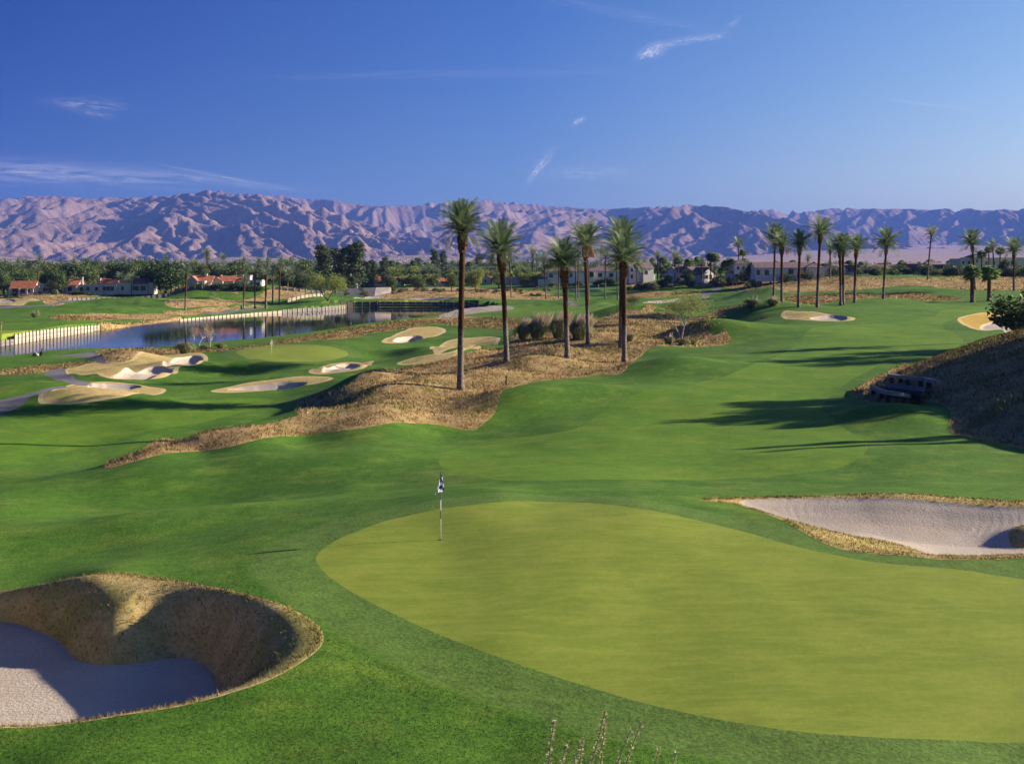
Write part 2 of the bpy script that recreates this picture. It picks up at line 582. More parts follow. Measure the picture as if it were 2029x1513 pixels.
def perlin(x, y):
    xi, yi = np.floor(x).astype(np.int64), np.floor(y).astype(np.int64)
    xf, yf = x - xi, y - yi
    u, v = xf * xf * xf * (xf * (xf * 6 - 15) + 10), yf * yf * yf * (yf * (yf * 6 - 15) + 10)

    def g(ix, iy, fx, fy):
        h = _ang[_perm[(ix + _perm[iy & 511]) & 511]]
        return np.cos(h) * fx + np.sin(h) * fy
    a = g(xi, yi, xf, yf); b = g(xi + 1, yi, xf - 1, yf)
    c = g(xi, yi + 1, xf, yf - 1); d = g(xi + 1, yi + 1, xf - 1, yf - 1)
    return (a + u * (b - a)) + v * ((c + u * (d - c)) - (a + u * (b - a)))


def fbm(x, y, octv=4, gain=0.5):
    o, amp = np.zeros_like(x), 1.0
    for i in range(octv):
        o += amp * perlin(x + 17.3 * i, y - 9.1 * i)
        x, y, amp = x * 2.03, y * 2.03, amp * gain
    return o


def sstep(a, b, x):
    t = np.clip((x - a) / (b - a), 0, 1)
    return t * t * (3 - 2 * t)


base_tps = TPS(CTRL)

# mounds: (px, py of the foot level, level there, height, half width across, half depth, turn)
BUMPS = []


def mound(px, D, h, rx, ry, rot=0.0, p=1.0):
    BUMPS.append((((px - CX) / F) * D, D, h, rx, ry, math.radians(rot), p))


mound(1100, 96, 0.75, 7.0, 4.2, 20)                  # swelling green slope right of the palm hill
mound(1010, 92, 0.5, 4.0, 4.0, 0)
mound(1330, 118, 0.7, 5.0, 6.0, 0)                   # smooth green nose
mound(1405, 172, 1.1, 4.2, 5.5, 10)                  # dark grassy lump
mound(1345, 176, 0.7, 3.4, 4.0, 0)
mound(1475, 172, 0.9, 6.5, 7.0, 0)                   # green lump beside it
mound(1500, 228, 1.3, 9.0, 11.0, 15)
mound(1470, 205, -0.5, 5.0, 7.0, 0)
mound(1260, 232, 1.3, 9.0, 10.0, 0)                  # dry hill behind the palms
mound(1235, 150, 0.5, 6.0, 8.0, 0)
mound(1110, 168, 0.6, 9.0, 6.0, 0)
mound(900, 126, 0.7, 9.0, 5.5, 30)
mound(770, 101, 0.75, 6.0, 3.2, 25)
mound(690, 111, 0.35, 4.0, 3.0, 25)
mound(860, 86, 0.35, 5.0, 2.6, 15)
mound(160, 116, 1.1, 6.5, 4.6, 8)                    # tan lobes beside the cart path
mound(60, 128, 0.55, 8.0, 6.0, 0)
mound(235, 141, 0.75, 6.0, 4.0, 10)
mound(350, 155, 0.7, 5.0, 5.0, 15)
mound(250, 168, 1.0, 5.0, 4.5, 0)
mound(50, 172, 0.55, 11.0, 7.0, 5)
mound(560, 134, 0.55, 6.5, 3.5, 12)
mound(680, 148, 0.45, 4.0, 3.0, 10)
mound(830, 182, 0.6, 4.5, 6.0, 30)
mound(900, 205, 0.15, 9.0, 6.0, 0)
mound(870, 158, 0.7, 6.0, 4.0, 20)
mound(930, 168, 0.6, 5.0, 4.0, 20)
mound(760, 178, -0.6, 5.0, 5.0, 20)
mound(930, 190, -0.9, 6.0, 6.0, 20)
mound(520, 158, 0.35, 5.0, 5.0, 0)
mound(470, 150, -0.5, 4.0, 5.0, 0)
mound(1060, 122, 0.94, 5.1, 3.5, 15)
mound(960, 112, 0.77, 4.2, 3.0, 20)
mound(1180, 128, 0.77, 4.7, 3.5, 10)
mound(1120, 140, 0.85, 4.2, 4.0, 0)
mound(1050, 145, 0.77, 4.2, 4.0, 0)
mound(1200, 172, 0.94, 5.1, 5.0, 0)
mound(1010, 172, -0.5, 5.0, 5.0, 0)
mound(840, 108, 0.68, 3.8, 2.6, 25)
mound(730, 118, 0.77, 4.2, 3.0, 25)
mound(270, 375, 1.9, 16.0, 16.0, 0)                  # rolling ground beyond the lake
mound(380, 360, 1.3, 12.0, 12.0, 0)
mound(200, 330, 1.2, 14.0, 12.0, 0)
mound(60, 360, 1.0, 12.0, 10.0, 0)
mound(430, 380, 1.4, 10.0, 10.0, 0)
mound(560, 420, 1.0, 14.0, 10.0, 0)
mound(860, 455, 1.8, 26.0, 14.0, 0)
mound(780, 470, 1.2, 14.0, 12.0, 0)
mound(1000, 470, 1.3, 18.0, 14.0, 0)
mound(1120, 400, 0.9, 10.0, 10.0, 0)
mound(1290, 400, 1.0, 10.0, 10.0, 0)
mound(1390, 410, 1.2, 12.0, 10.0, 0)
mound(1500, 330, 2.0, 12.0, 13.0, 0)                 # shaded green swell behind the pampas
mound(1640, 385, 0.35, 18.0, 10.0, 0)
mound(1740, 345, 0.8, 14.0, 12.0, 0)
mound(1780, 300, 0.9, 14.0, 10.0, 0)
mound(1700, 360, 0.5, 10.0, 9.0, 0)
mound(1680, 270, 0.7, 10.0, 9.0, 0)
mound(1880, 345, 0.6, 16.0, 10.0, 0)
mound(1980, 330, 0.6, 14.0, 11.0, 0)
mound(1760, 238, 0.8, 11.0, 9.0, 0)
mound(1830, 205, 0.35, 12.0, 9.0, 0)
mound(1600, 200, 0.45, 9.0, 7.0, 0)
mound(430, 50, 0.45, 5.0, 3.2, 20)                   # folds left of the first green
mound(150, 47, 0.40, 5.5, 3.0, 10)
mound(330, 58, -0.35, 5.0, 4.0, 10)
mound(600, 68, 0.45, 7.0, 5.0, 15)
mound(760, 56, -0.20, 4.0, 4.0, 0)
mound(1650, 64, 0.25, 7.0, 4.0, 0)
mound(2046, 43.9, 0.42, 1.1, 0.9, 0, 1.2)            # dark lump standing in the right bunker
mound(1770, 79, 0.9, 3.5, 4.5, 0)                    # green knoll under the timbers

HILL_FOOT = np.array([(33, 40), (29.5, 58), (27.6, 66), (26.4, 74), (26.6, 82), (26.4, 92), (29.0, 100), (32.5, 107), (37.5, 116), (48, 133), (62, 151), (92, 190)])


def hill(X, Y):
    fx = np.interp(Y, HILL_FOOT[:, 1], HILL_FOOT[:, 0])
    sl = np.interp(Y, [40, 74, 94, 107, 133, 151, 190], [1, 1, 0.95, 0.85, 0.80, 0.76, 0.7])
    d = (X - fx) * sl
    e = sstep(36, 60, Y) * (1 - sstep(150, 200, Y))
    up = 0.36 * np.maximum(d, 0) * sstep(0, 3.0, d)
    cap = np.interp(Y, [60, 100, 125], [10.5, 9.5, 6.0])
    up = cap * np.tanh(up / cap)
    return up * e


def h_base(X, Y):
    z = base_tps(X, Y)
    for x0, y0, h, rx, ry, rot, p in BUMPS:
        if 80 < y0 < 260:
            h = h * 1.5
        dx, dy = X - x0, Y - y0
        m = np.abs(dx) + np.abs(dy) < 4.2 * max(rx, ry)
        if not m.any():
            continue
        c, s = math.cos(rot), math.sin(rot)
        a, b = (dx[m] * c + dy[m] * s) / rx, (-dx[m] * s + dy[m] * c) / ry
        z[m] += h * np.exp(-(a * a + b * b) ** p)
    z += hill(X, Y)
    U_ = X / np.maximum(Y, 1.0) * F + CX
    z += 3.4 * np.exp(-((Y - 650) / 26.0) ** 2) * sstep(500, 620, U_) * (1 - sstep(980, 1060, U_))      # road embankment
    far = sstep(20, 90, Y)
    z += far * 0.16 * fbm(X / 11.0, Y / 11.0, 3) + far * sstep(60, 200, Y) * 0.28 * fbm(X / 26.0 + 5, Y / 26.0, 2) * (1 - sstep(900, 2000, Y))
    z += 0.38 * fbm(X / 8.0 + 3, Y / 10.0, 3) * sstep(285, 330, Y) * (1 - sstep(430, 500, Y))
    z += 0.03 * fbm(X / 3.0, Y / 3.0, 2) * sstep(18, 26, Y) * (1 - sstep(500, 900, Y))
    return z


# ------------------------------------------------------------------ outlines laid on the ground
LNY = np.linspace(math.log(16.0), math.log(2500.0), 2600)


def ground_pts(pix, hfun=None):
    """where the sight lines through these picture points meet the ground"""
    hfun = hfun or h_base
    pix = np.asarray(pix, dtype=float)
    Y = np.exp(LNY)
    out = np.zeros((len(pix), 3))
    for i, (px, py) in enumerate(pix):
        X = (px - CX) / F * Y
        zr = CZ - (py - HY) / F * Y
        below = hfun(X, Y) >= zr
        k = int(np.argmax(below)) if below.any() else len(Y) - 1
        k = max(k, 1)
        ya, yb = Y[k - 1], Y[k]
        for _ in range(14):
            ym = 0.5 * (ya + yb)
            xm = (px - CX) / F * ym
            hit = hfun(np.array([xm]), np.array([ym]))[0] >= CZ - (py - HY) / F * ym
            if hit: yb = ym
            else: ya = ym
        out[i] = ((px - CX) / F * yb, yb, 0)
    out[:, 2] = hfun(out[:, 0], out[:, 1])
    return out


def ground_fast(pix, hfun=None):
    """the same for many points at once"""
    hfun = hfun or h_base
    pix = np.asarray(pix, dtype=float)
    Y = np.exp(LNY)
    X = (pix[:, 0:1] - CX) / F * Y[None]
    YY = np.broadcast_to(Y[None], X.shape).copy()
    zr = CZ - (pix[:, 1:2] - HY) / F * Y[None]
    below = hfun(X, YY) >= zr
    k = np.where(below.any(1), np.argmax(below, 1), len(Y) - 1)
    k = np.maximum(k, 1)
    ya, yb = Y[k - 1].copy(), Y[k].copy()
    for _ in range(12):
        ym = 0.5 * (ya + yb)
        hit = hfun((pix[:, 0] - CX) / F * ym, ym) >= CZ - (pix[:, 1] - HY) / F * ym
        yb = np.where(hit, ym, yb)
        ya = np.where(hit, ya, ym)
    x = (pix[:, 0] - CX) / F * yb
    return np.stack([x, yb, hfun(x, yb)], 1)


def smooth_closed(P, sub=5):
    P = np.asarray(P, dtype=float)
    n = len(P)
    out = []
    for i in range(n):
        p0, p1, p2, p3 = P[i - 1], P[i], P[(i + 1) % n], P[(i + 2) % n]
        for s in range(sub):
            t = s / sub
            out.append(0.5 * ((2 * p1) + (-p0 + p2) * t + (2 * p0 - 5 * p1 + 4 * p2 - p3) * t * t + (-p0 + 3 * p1 - 3 * p2 + p3) * t ** 3))
    return np.array(out)


def outline(pts, sub=5):
    """pts: (px, py) picture points on visible ground, ('w', px, distance) for ground out of sight, ('l', px, py, level)"""
    vis = [i for i, p in enumerate(pts) if not isinstance(p[0], str)]
    xy = np.zeros((len(pts), 2))
    if vis:
        xy[vis] = ground_fast([pts[i] for i in vis])[:, :2]
    for i, p in enumerate(pts):
        if p[0] == 'w':
            xy[i] = ((p[1] - CX) / F * p[2], p[2])
        if p[0] == 'l':                                # a point lying at a known level
            D = dpy(p[2], p[3])
            xy[i] = ((p[1] - CX) / F * D, D)
    return smooth_closed(xy, sub) if sub > 1 else xy


def sdf(poly, X, Y):
    """signed distance to a closed outline, negative inside"""
    P = np.stack([X, Y], -1).reshape(-1, 2)
    o = np.empty(len(P))
    A, B = poly, np.roll(poly, -1, 0)
    for i in range(0, len(P), 20000):
        p = P[i:i + 20000]
        d = np.full(len(p), 1e18)
        ins = np.zeros(len(p), bool)
        for a, b in zip(A, B):
            e = b - a
            wv = p - a
            t = np.clip((wv @ e) / (e @ e + 1e-12), 0, 1)
            q = wv - t[:, None] * e
            d = np.minimum(d, (q * q).sum(1))
            c1, c2 = p[:, 1] >= a[1], p[:, 1] < b[1]
            cr = e[0] * wv[:, 1] - e[1] * wv[:, 0]
            ins ^= (c1 & c2 & (cr > 0)) | (~c1 & ~c2 & (cr < 0))
        d = np.sqrt(d)
        o[i:i + 20000] = np.where(ins, -d, d)
    return o.reshape(X.shape)


# (name, kind, outline); later entries cut into earlier ones
REG = []


def region(name, kind, pts, sub=5, carve=0.0, soft=1.0):
    REG.append(dict(name=name, kind=kind, poly=outline(pts, sub), carve=carve, soft=soft))


region('fairway', 'fairway', [(870, 918), (900, 890), (1000, 870), (1130, 852), (1190, 820), (1240, 790), (1330, 765), (1450, 740), (1540, 705), (1585, 680), (1600, 655), (1650, 645),
                              (1760, 640), (1850, 625), (1900, 610), (1990, 605), (2010, 612), (1890, 632), (1870, 650), (1908, 672), (1890, 690), (1800, 705), (1720, 735), (1650, 782),
                              (1630, 810), (1660, 840), (1710, 870), (1717, 892), (1680, 920), (1560, 940), (1300, 950), (1050, 952), (930, 940)])
region('fairway', 'fairway', [(-60, 930), (60, 905), (250, 865), (420, 832), (530, 800), (520, 790), (400, 792), (280, 800), (150, 815), (30, 840), (-80, 870)])
region('fairway', 'fairway', [(1010, 632), (1060, 622), (1160, 626), (1220, 618), (1216, 600), (1160, 606), (1110, 603), (1060, 600), (1015, 606), (1000, 612)])
region('fairway', 'fairway', [(-80, 660), (80, 640), (240, 636), (340, 628), (460, 622), (400, 617), (280, 634), (150, 640), (0, 640), (-80, 645)])
region('putting_green', 'green', [(2029, 1147), (1900, 1128), (1780, 1118), (1700, 1108), (1620, 1092), (1540, 1072), (1450, 1047), (1350, 1023), (1250, 1005), (1150, 995), (1060, 993), (960, 997),
                                  (860, 1010), (770, 1030), (700, 1055), (650, 1080), (626, 1105), (640, 1130), (670, 1155), (720, 1185), (800, 1225), (900, 1268), (1000, 1305), (1150, 1355), (1300, 1398),
                                  (1500, 1437), (1700, 1458), (1900, 1466), (2100, 1464), (2400, 1420), (2500, 1300), (2350, 1190), (2200, 1162)])
region('putting_green', 'green', [(468, 697), (500, 688), (560, 683), (620, 683), (668, 690), (690, 700), (670, 711), (600, 716), (530, 715), (488, 709)])
region('putting_green', 'green', [(-60, 668), (-60, 657), (30, 654), (75, 656), (60, 665), (20, 671)])
region('putting_green', 'green', [(700, 602), (760, 596), (850, 595), (890, 598), (860, 601), (760, 603)])
# long dry grass
region('dry_grass', 'dry', [(205, 923), (280, 892), (350, 870), (450, 848), (600, 820), (760, 804), (850, 815), (930, 850), (850, 839), (720, 848), (600, 863), (480, 879), (380, 894), (280, 910)])
region('dry_grass', 'dry', [(586, 815), (590, 798), (640, 778), (700, 757), (790, 733), (860, 712), (930, 698), (985, 690), (1012, 690), (1012, 668), (1030, 655), (1062, 642), (1110, 636), (1180, 632), (1230, 616), (1290, 618),
                            (1345, 628), (1400, 648), (1438, 650), (1444, 680), (1380, 687), (1310, 685), (1275, 700), (1240, 733), (1180, 743), (1100, 752), (1020, 766), (990, 790), (975, 825), (950, 845), (930, 851), (850, 818), (760, 806), (640, 815)], 4)
region('dry_grass', 'dry', [(310, 697), (360, 690), (440, 692), (520, 682), (600, 668), (680, 652), (760, 640), (850, 630), (930, 627), (1000, 630), (1060, 640), (1020, 652), (960, 650), (900, 646), (860, 641), (800, 652), (740, 659), (680, 671), (620, 674), (540, 684), (460, 693), (380, 700)])
region('dry_grass', 'dry', [(185, 703), (210, 693), (260, 690), (315, 693), (330, 702), (290, 711), (230, 717), (205, 712)])
region('dry_grass', 'dry', [(-20, 740), (50, 726), (110, 721), (180, 716), (205, 722), (130, 733), (60, 740), (0, 743)])
region('dry_grass', 'dry', [(-80, 584), (0, 582), (120, 578), (330, 566), (460, 571), (460, 580), (330, 578), (220, 586), (150, 593), (130, 600), (90, 602), (60, 592), (0, 589), (-80, 592)])
region('dry_grass', 'dry', [(100, 627), (150, 622), (260, 622), (330, 622), (330, 630), (230, 633), (150, 635), (110, 632)])
region('dry_grass', 'dry', [(325, 600), (345, 593), (420, 595), (470, 600), (440, 607), (350, 610)])
region('dry_grass', 'dry', [(330, 616), (430, 608), (500, 604), (522, 609), (440, 617), (345, 625)])
region('dry_grass', 'dry', [('w', 200, 261), ('w', 260, 278), ('w', 350, 307), ('w', 356, 316), ('w', 300, 303), ('w', 255, 288), ('w', 205, 271)])
region('dry_grass', 'dry', [(420, 590), (520, 581), (640, 573), (660, 578), (600, 586), (560, 592), (500, 599), (440, 598)])
region('dry_grass', 'dry', [(735, 586), (780, 575), (850, 568), (930, 570), (1010, 573), (1100, 585), (1135, 592), (1080, 594), (1000, 593), (900, 591), (820, 593), (755, 593)])
region('dry_grass', 'dry', [(1235, 566), (1300, 557), (1420, 555), (1500, 553), (1640, 548), (1780, 551), (1900, 547), (2029, 547), (2160, 550), (2160, 576), (2029, 576), (1900, 573), (1830, 566), (1740, 570), (1700, 575), (1600, 578), (1540, 573), (1450, 572), (1380, 567), (1300, 568)])
region('dry_grass', 'dry', [(1556, 588), (1640, 583), (1720, 583), (1800, 580), (1860, 586), (1905, 592), (1850, 596), (1780, 591), (1700, 593), (1640, 600), (1570, 599)])
region('dry_grass', 'dry', [(1235, 582), (1330, 578), (1405, 577), (1385, 584), (1330, 586), (1300, 591), (1240, 590)])
region('dry_grass', 'dry', [(1355, 640), (1400, 622), (1450, 608), (1472, 607), (1435, 621), (1405, 640), (1385, 650)])
region('dry_grass', 'dry', [(1230, 610), (1280, 604), (1340, 603), (1300, 609), (1250, 613)])
region('dry_grass', 'dry', [(1688, 776), (1750, 741), (1800, 721), (1900, 691), ('w', 2029, 151), ('w', 2500, 190), ('w', 2700, 120), ('w', 2600, 60), ('w', 2200, 57), (2029, 889), (1950, 872), (1886, 857), (1882, 815), (1850, 797), (1790, 797), (1740, 798), (1700, 790)])
region('desert_sand', 'plainsand', [(870, 625), (900, 615), (950, 607), (1008, 606), (1019, 611), (1000, 615), (940, 622), (895, 630)])
# mown tan surrounds of the bunkers, then their sand
T = 'tan'
region('bunker_surround', T, [('l', 0, 1440, 5.35), ('l', 250, 1415, 5.3), ('l', 480, 1365, 5.32), ('l', 600, 1310, 5.32), ('l', 641, 1266, 5.30), ('l', 610, 1224, 5.28), ('l', 500, 1180, 5.3), ('l', 350, 1150, 5.12), ('l', 200, 1135, 5.05), ('l', 100, 1164, 4.6), ('l', 0, 1171, 4.4), ('w', -150, 36.4), ('w', -380, 33), ('w', -420, 27), ('w', -180, 23.2)])
region('bunker_surround', T, [('l', 1385, 999, 4.95), ('l', 1440, 988, 4.92), ('l', 1480, 981, 4.92), ('l', 1600, 977, 4.93), ('l', 1800, 979, 4.94), ('l', 1950, 985, 4.94), ('l', 2029, 991, 4.94), ('w', 2300, 50.5), ('w', 2420, 45), ('w', 2250, 37.2), ('w', 2029, 36.5), ('l', 1880, 1110, 5.33), ('l', 1820, 1104, 5.33), ('l', 1768, 1099, 5.33), ('l', 1684, 1092, 5.32), ('l', 1620, 1070, 5.32), ('l', 1561, 1039, 5.22), ('l', 1530, 1025, 5.15), ('l', 1460, 1005, 5.0)])
region('bunker_surround', T, [(125, 734), (170, 722), (260, 712), (330, 702), (390, 699), (412, 708), (400, 718), (358, 726), (352, 738), (330, 746), (290, 751), (230, 751), (200, 745), (190, 740), (150, 741)])
region('bunker_surround', T, [(75, 790), (100, 775), (140, 762), (200, 756), (250, 759), (290, 765), (330, 773), (270, 780), (220, 790), (150, 800), (95, 800)])
region('bunker_surround', T, [(420, 773), (480, 760), (560, 749), (610, 745), (660, 748), (640, 757), (560, 770), (480, 777), (430, 777)])
region('bunker_surround', T, [(612, 734), (650, 722), (690, 717), (722, 718), (741, 715), (726, 727), (680, 737), (630, 741)])
region('bunker_surround', T, [(757, 675), (790, 659), (830, 648), (868, 648), (884, 657), (850, 668), (800, 679), (768, 680)])
region('bunker_surround', T, [(852, 688), (880, 678), (930, 669), (978, 667), (990, 675), (940, 686), (880, 696), (858, 695)])
region('bunker_surround', T, [(787, 719), (820, 708), (900, 695), (940, 687), (952, 690), (900, 706), (850, 719), (800, 723)])
region('bunker_surround', T, [(1549, 620), (1562, 615), (1600, 617), (1640, 622), (1691, 629), (1686, 635), (1640, 636), (1580, 633), (1550, 629)])
region('bunker_surround', 'gold', [(1897, 632), (1920, 624), (1965, 618), (2029, 620), (2085, 626), (2085, 656), (2000, 657), (1950, 655), (1913, 645)])
region('bunker_surround', T, [(-60, 598), (0, 592), (30, 591), (78, 594), (50, 603), (0, 605), (-60, 606)])
S = 'sand'
region('bunker_sand', S, [('l', 0, 1233, 3.8), ('l', 60, 1250, 3.7), ('l', 120, 1276, 3.66), ('l', 150, 1306, 3.63), ('l', 200, 1318, 3.62), ('l', 270, 1316, 3.62), ('l', 330, 1306, 3.62), ('l', 380, 1308, 3.62), ('l', 410, 1325, 3.62), ('l', 423, 1350, 3.62), ('w', 430, 29.3), ('w', 330, 27.6), ('w', 180, 26.4), ('w', 0, 25.4), ('w', -220, 25.6), ('w', -320, 30), ('w', -200, 34.2)])
region('bunker_sand', S, [('l', 1470, 986, 4.92), ('l', 1560, 982, 4.92), ('l', 1700, 985, 4.93), ('l', 1850, 992, 4.94), ('l', 2029, 1004, 4.94), ('w', 2250, 45.8), ('w', 2330, 43), ('w', 2200, 40.4), ('w', 2029, 40.4), ('w', 1930, 40.8), ('w', 1862, 41.2), ('l', 1855, 1105, 4.45), ('l', 1838, 1095, 4.42), ('l', 1793, 1076, 4.42), ('l', 1719, 1059, 4.42), ('l', 1645, 1051, 4.5), ('l', 1600, 1042, 4.55), ('l', 1546, 1028, 4.68), ('l', 1490, 1002, 4.85)], carve=0.12, soft=0.5)
region('bunker_sand', S, [(322, 719), (350, 708), (384, 704), (401, 709), (392, 717), (352, 721)], carve=0.6)
region('bunker_sand', S, [(219, 746), (240, 735), (290, 729), (334, 730), (341, 737), (302, 748), (250, 750)], carve=0.55)
region('bunker_sand', S, [(174, 764), (200, 759), (258, 761), (281, 766), (260, 771), (209, 770)], carve=0.55)
region('bunker_sand', S, [(449, 771), (500, 763), (560, 757), (606, 758), (590, 766), (520, 773)], carve=0.7)
region('bunker_sand', S, [(638, 734), (665, 723), (700, 720), (717, 722), (692, 732), (660, 736)], carve=0.5)
region('bunker_sand', S, [(778, 676), (798, 667), (830, 665), (835, 671), (806, 678)], carve=0.8)
region('bunker_sand', S, [(1604, 630), (1640, 624), (1676, 627), (1673, 634), (1630, 635)], carve=0.5)
region('bunker_sand', S, [(1942, 648), (1960, 639), (2010, 635), (2065, 639), (2065, 653), (1990, 656), (1955, 654)], carve=0.4)
region('bunker_sand', S, [(-40, 600), (0, 594), (24, 593), (30, 597), (0, 601)], carve=0.5)
region('bunker_sand', S, [(700, 590), (735, 587), (765, 589), (735, 592)], carve=0.3)
region('bunker_sand', S, [(800, 593), (830, 591), (900, 592), (860, 595)], carve=0.3)
region('bunker_sand', S, [(1275, 598), (1320, 594), (1370, 595), (1420, 597), (1360, 600), (1300, 601)], carve=0.5)
region('bunker_surround', T, [('w', 1997, 43.8), ('w', 2010, 44.5), ('w', 2040, 44.9), ('w', 2075, 44.4), ('w', 2072, 43.4), ('w', 2040, 42.9), ('w', 2008, 43.1)])
P_ = 'path'
region('cart_path', P_, [(-20, 798), (40, 783), (90, 770), (128, 764), (129, 768), (90, 777), (52, 794), (20, 813), (-20, 826)])
region('cart_path', P_, [(88, 738), (108, 732), (127, 730), (132, 740), (152, 752), (182, 759), (166, 764), (130, 757), (104, 750)])
region('cart_path', P_, [(96, 706), (140, 702), (186, 698), (192, 703), (205, 711), (224, 718), (210, 721), (182, 712), (140, 706)])
region('cart_path', P_, [(1386, 591), (1408, 577), (1418, 571), (1409, 568), (1392, 566), (1396, 565), (1420, 568), (1429, 573), (1424, 579), (1402, 590)])
region('cart_path', P_, [(1118, 589), (1126, 590), (1136, 599), (1150, 604), (1136, 607), (1128, 602)])
region('cart_path', P_, [(0, 607), (60, 605), (110, 600), (150, 594), (152, 596), (110, 603), (60, 608), (0, 610)])
region('cart_path', P_, [(400, 621), (440, 618), (500, 611), (528, 608), (528, 610), (500, 614), (440, 621), (402, 624)])

CARVES = [r for r in REG if r['carve']]
LAKE = outline([('w', -500, 178), ('w', -200, 182), ('w', 0, 188), ('w', 150, 200), ('w', 300, 207), ('w', 420, 222), ('w', 520, 235), ('w', 640, 262), ('w', 760, 300), ('w', 860, 335), ('w', 905, 372),
                ('w', 985, 402), ('w', 940, 416), ('w', 850, 416), ('w', 700, 412), ('w', 640, 404), ('w', 682, 393), ('w', 640, 380), ('w', 600, 371), ('w', 500, 350), ('w', 350, 311), ('w', 200, 264), ('w', 100, 239), ('w', 0, 216), ('w', -200, 206), ('w', -500, 200)], 3)


_tan = [r for r in REG if r['kind'] == 'tan']
_snd = [r for r in REG if r['kind'] == 'sand']


def floor_left(X, Y, z):
    return np.interp(Y, [25, 31, 33, 35], [3.58, 3.62, 3.66, 3.8])


def floor_right(X, Y, z):
    far = np.interp(X, [8.4, 10.8, 13.5, 16.2, 19.2, 24], [48.4, 48.7, 48.4, 47.6, 46.4, 45.8])
    return z - np.interp(far - Y, [0.0, 0.8, 2.2, 4.0], [0.06, 0.22, 0.55, 0.86])


BOWLS = [(_tan[0]['poly'], _snd[0]['poly'], floor_left, 1.45), (_tan[1]['poly'], _snd[1]['poly'], floor_right, 1.0)]


def bowl(z, X, Y):
    """hollows whose banks run from the turf rim down to the sand"""
    for rim, snd, floor, ease in BOWLS:
        lo, hi = rim.min(0), rim.max(0)
        m = (X > lo[0]) & (X < hi[0]) & (Y > lo[1]) & (Y < hi[1])
        if not m.any():
            continue
        x, y = X[m], Y[m]
        dr, ds = sdf(rim, x, y), sdf(snd, x, y)
        a, b = np.maximum(-dr, 0), np.maximum(ds, 0)
        t = a / (a + b + 1e-6)
        t = np.where(dr >= 0, 0, np.where(ds <= 0, 1, t))
        t2 = t ** (ease if rim is not _tan[0]['poly'] else np.interp(y, [26.0, 29.5], [0.98, ease]))
        s = np.where(t < 1, t2 * t2 * (3 - 2 * t2), 1.0)
        fl = floor(x, y, z[m]) - 0.10 * sstep(0, -1.2, ds)
        z[m] += (fl - z[m]) * s
        if rim is _tan[0]['poly']:                    # the grassed nose running down from the far lip
            ax, ay, bx, by = -12.7, 35.6, -10.7, 32.0
            ex, ey = bx - ax, by - ay
            L2 = ex * ex + ey * ey
            f = np.clip(((x - ax) * ex + (y - ay) * ey) / L2, -0.1, 1.2)
            dp = np.hypot(x - ax - f * ex, y - ay - f * ey)
            dp = np.where((x - ax) * ey - (y - ay) * ex < 0, dp / 1.25, dp / 2.3)
            z[m] += 0.60 * np.clip(6.75 * t * t * (1 - t), 0, 1) * np.exp(-dp ** 2)
    return z


def h(X, Y):
    z = bowl(h_base(X, Y), X, Y)
    for r in CARVES:
        P = r['poly']
        x0, y0 = P.min(0) - 3
        x1, y1 = P.max(0) + 3
        m = (X > x0) & (X < x1) & (Y > y0) & (Y < y1)
        if m.any():
            d = sdf(P, X[m], Y[m])
            ext = 0.25 * min(*(P.max(0) - P.min(0)))
            z[m] -= r['carve'] * (sstep(0.05, -0.28 * r['soft'], d) * 0.45 + 0.55 * sstep(0, -ext, d))
    m = (Y > 170) & (Y < 425) & (np.abs(X) < 120)
    if m.any():
        d = sdf(LAKE, X[m], Y[m])
        zz = z[m]
        lo = np.where(d < 0, -0.9, 0.12 + 0.5 * np.maximum(d, 0))
        zz = np.where(d < 0, np.minimum(zz, -0.05 - 0.9 * sstep(0, -4, d)), np.maximum(zz, np.minimum(0.30, 0.08 + 0.25 * d)))
        z[m] = zz
    return z


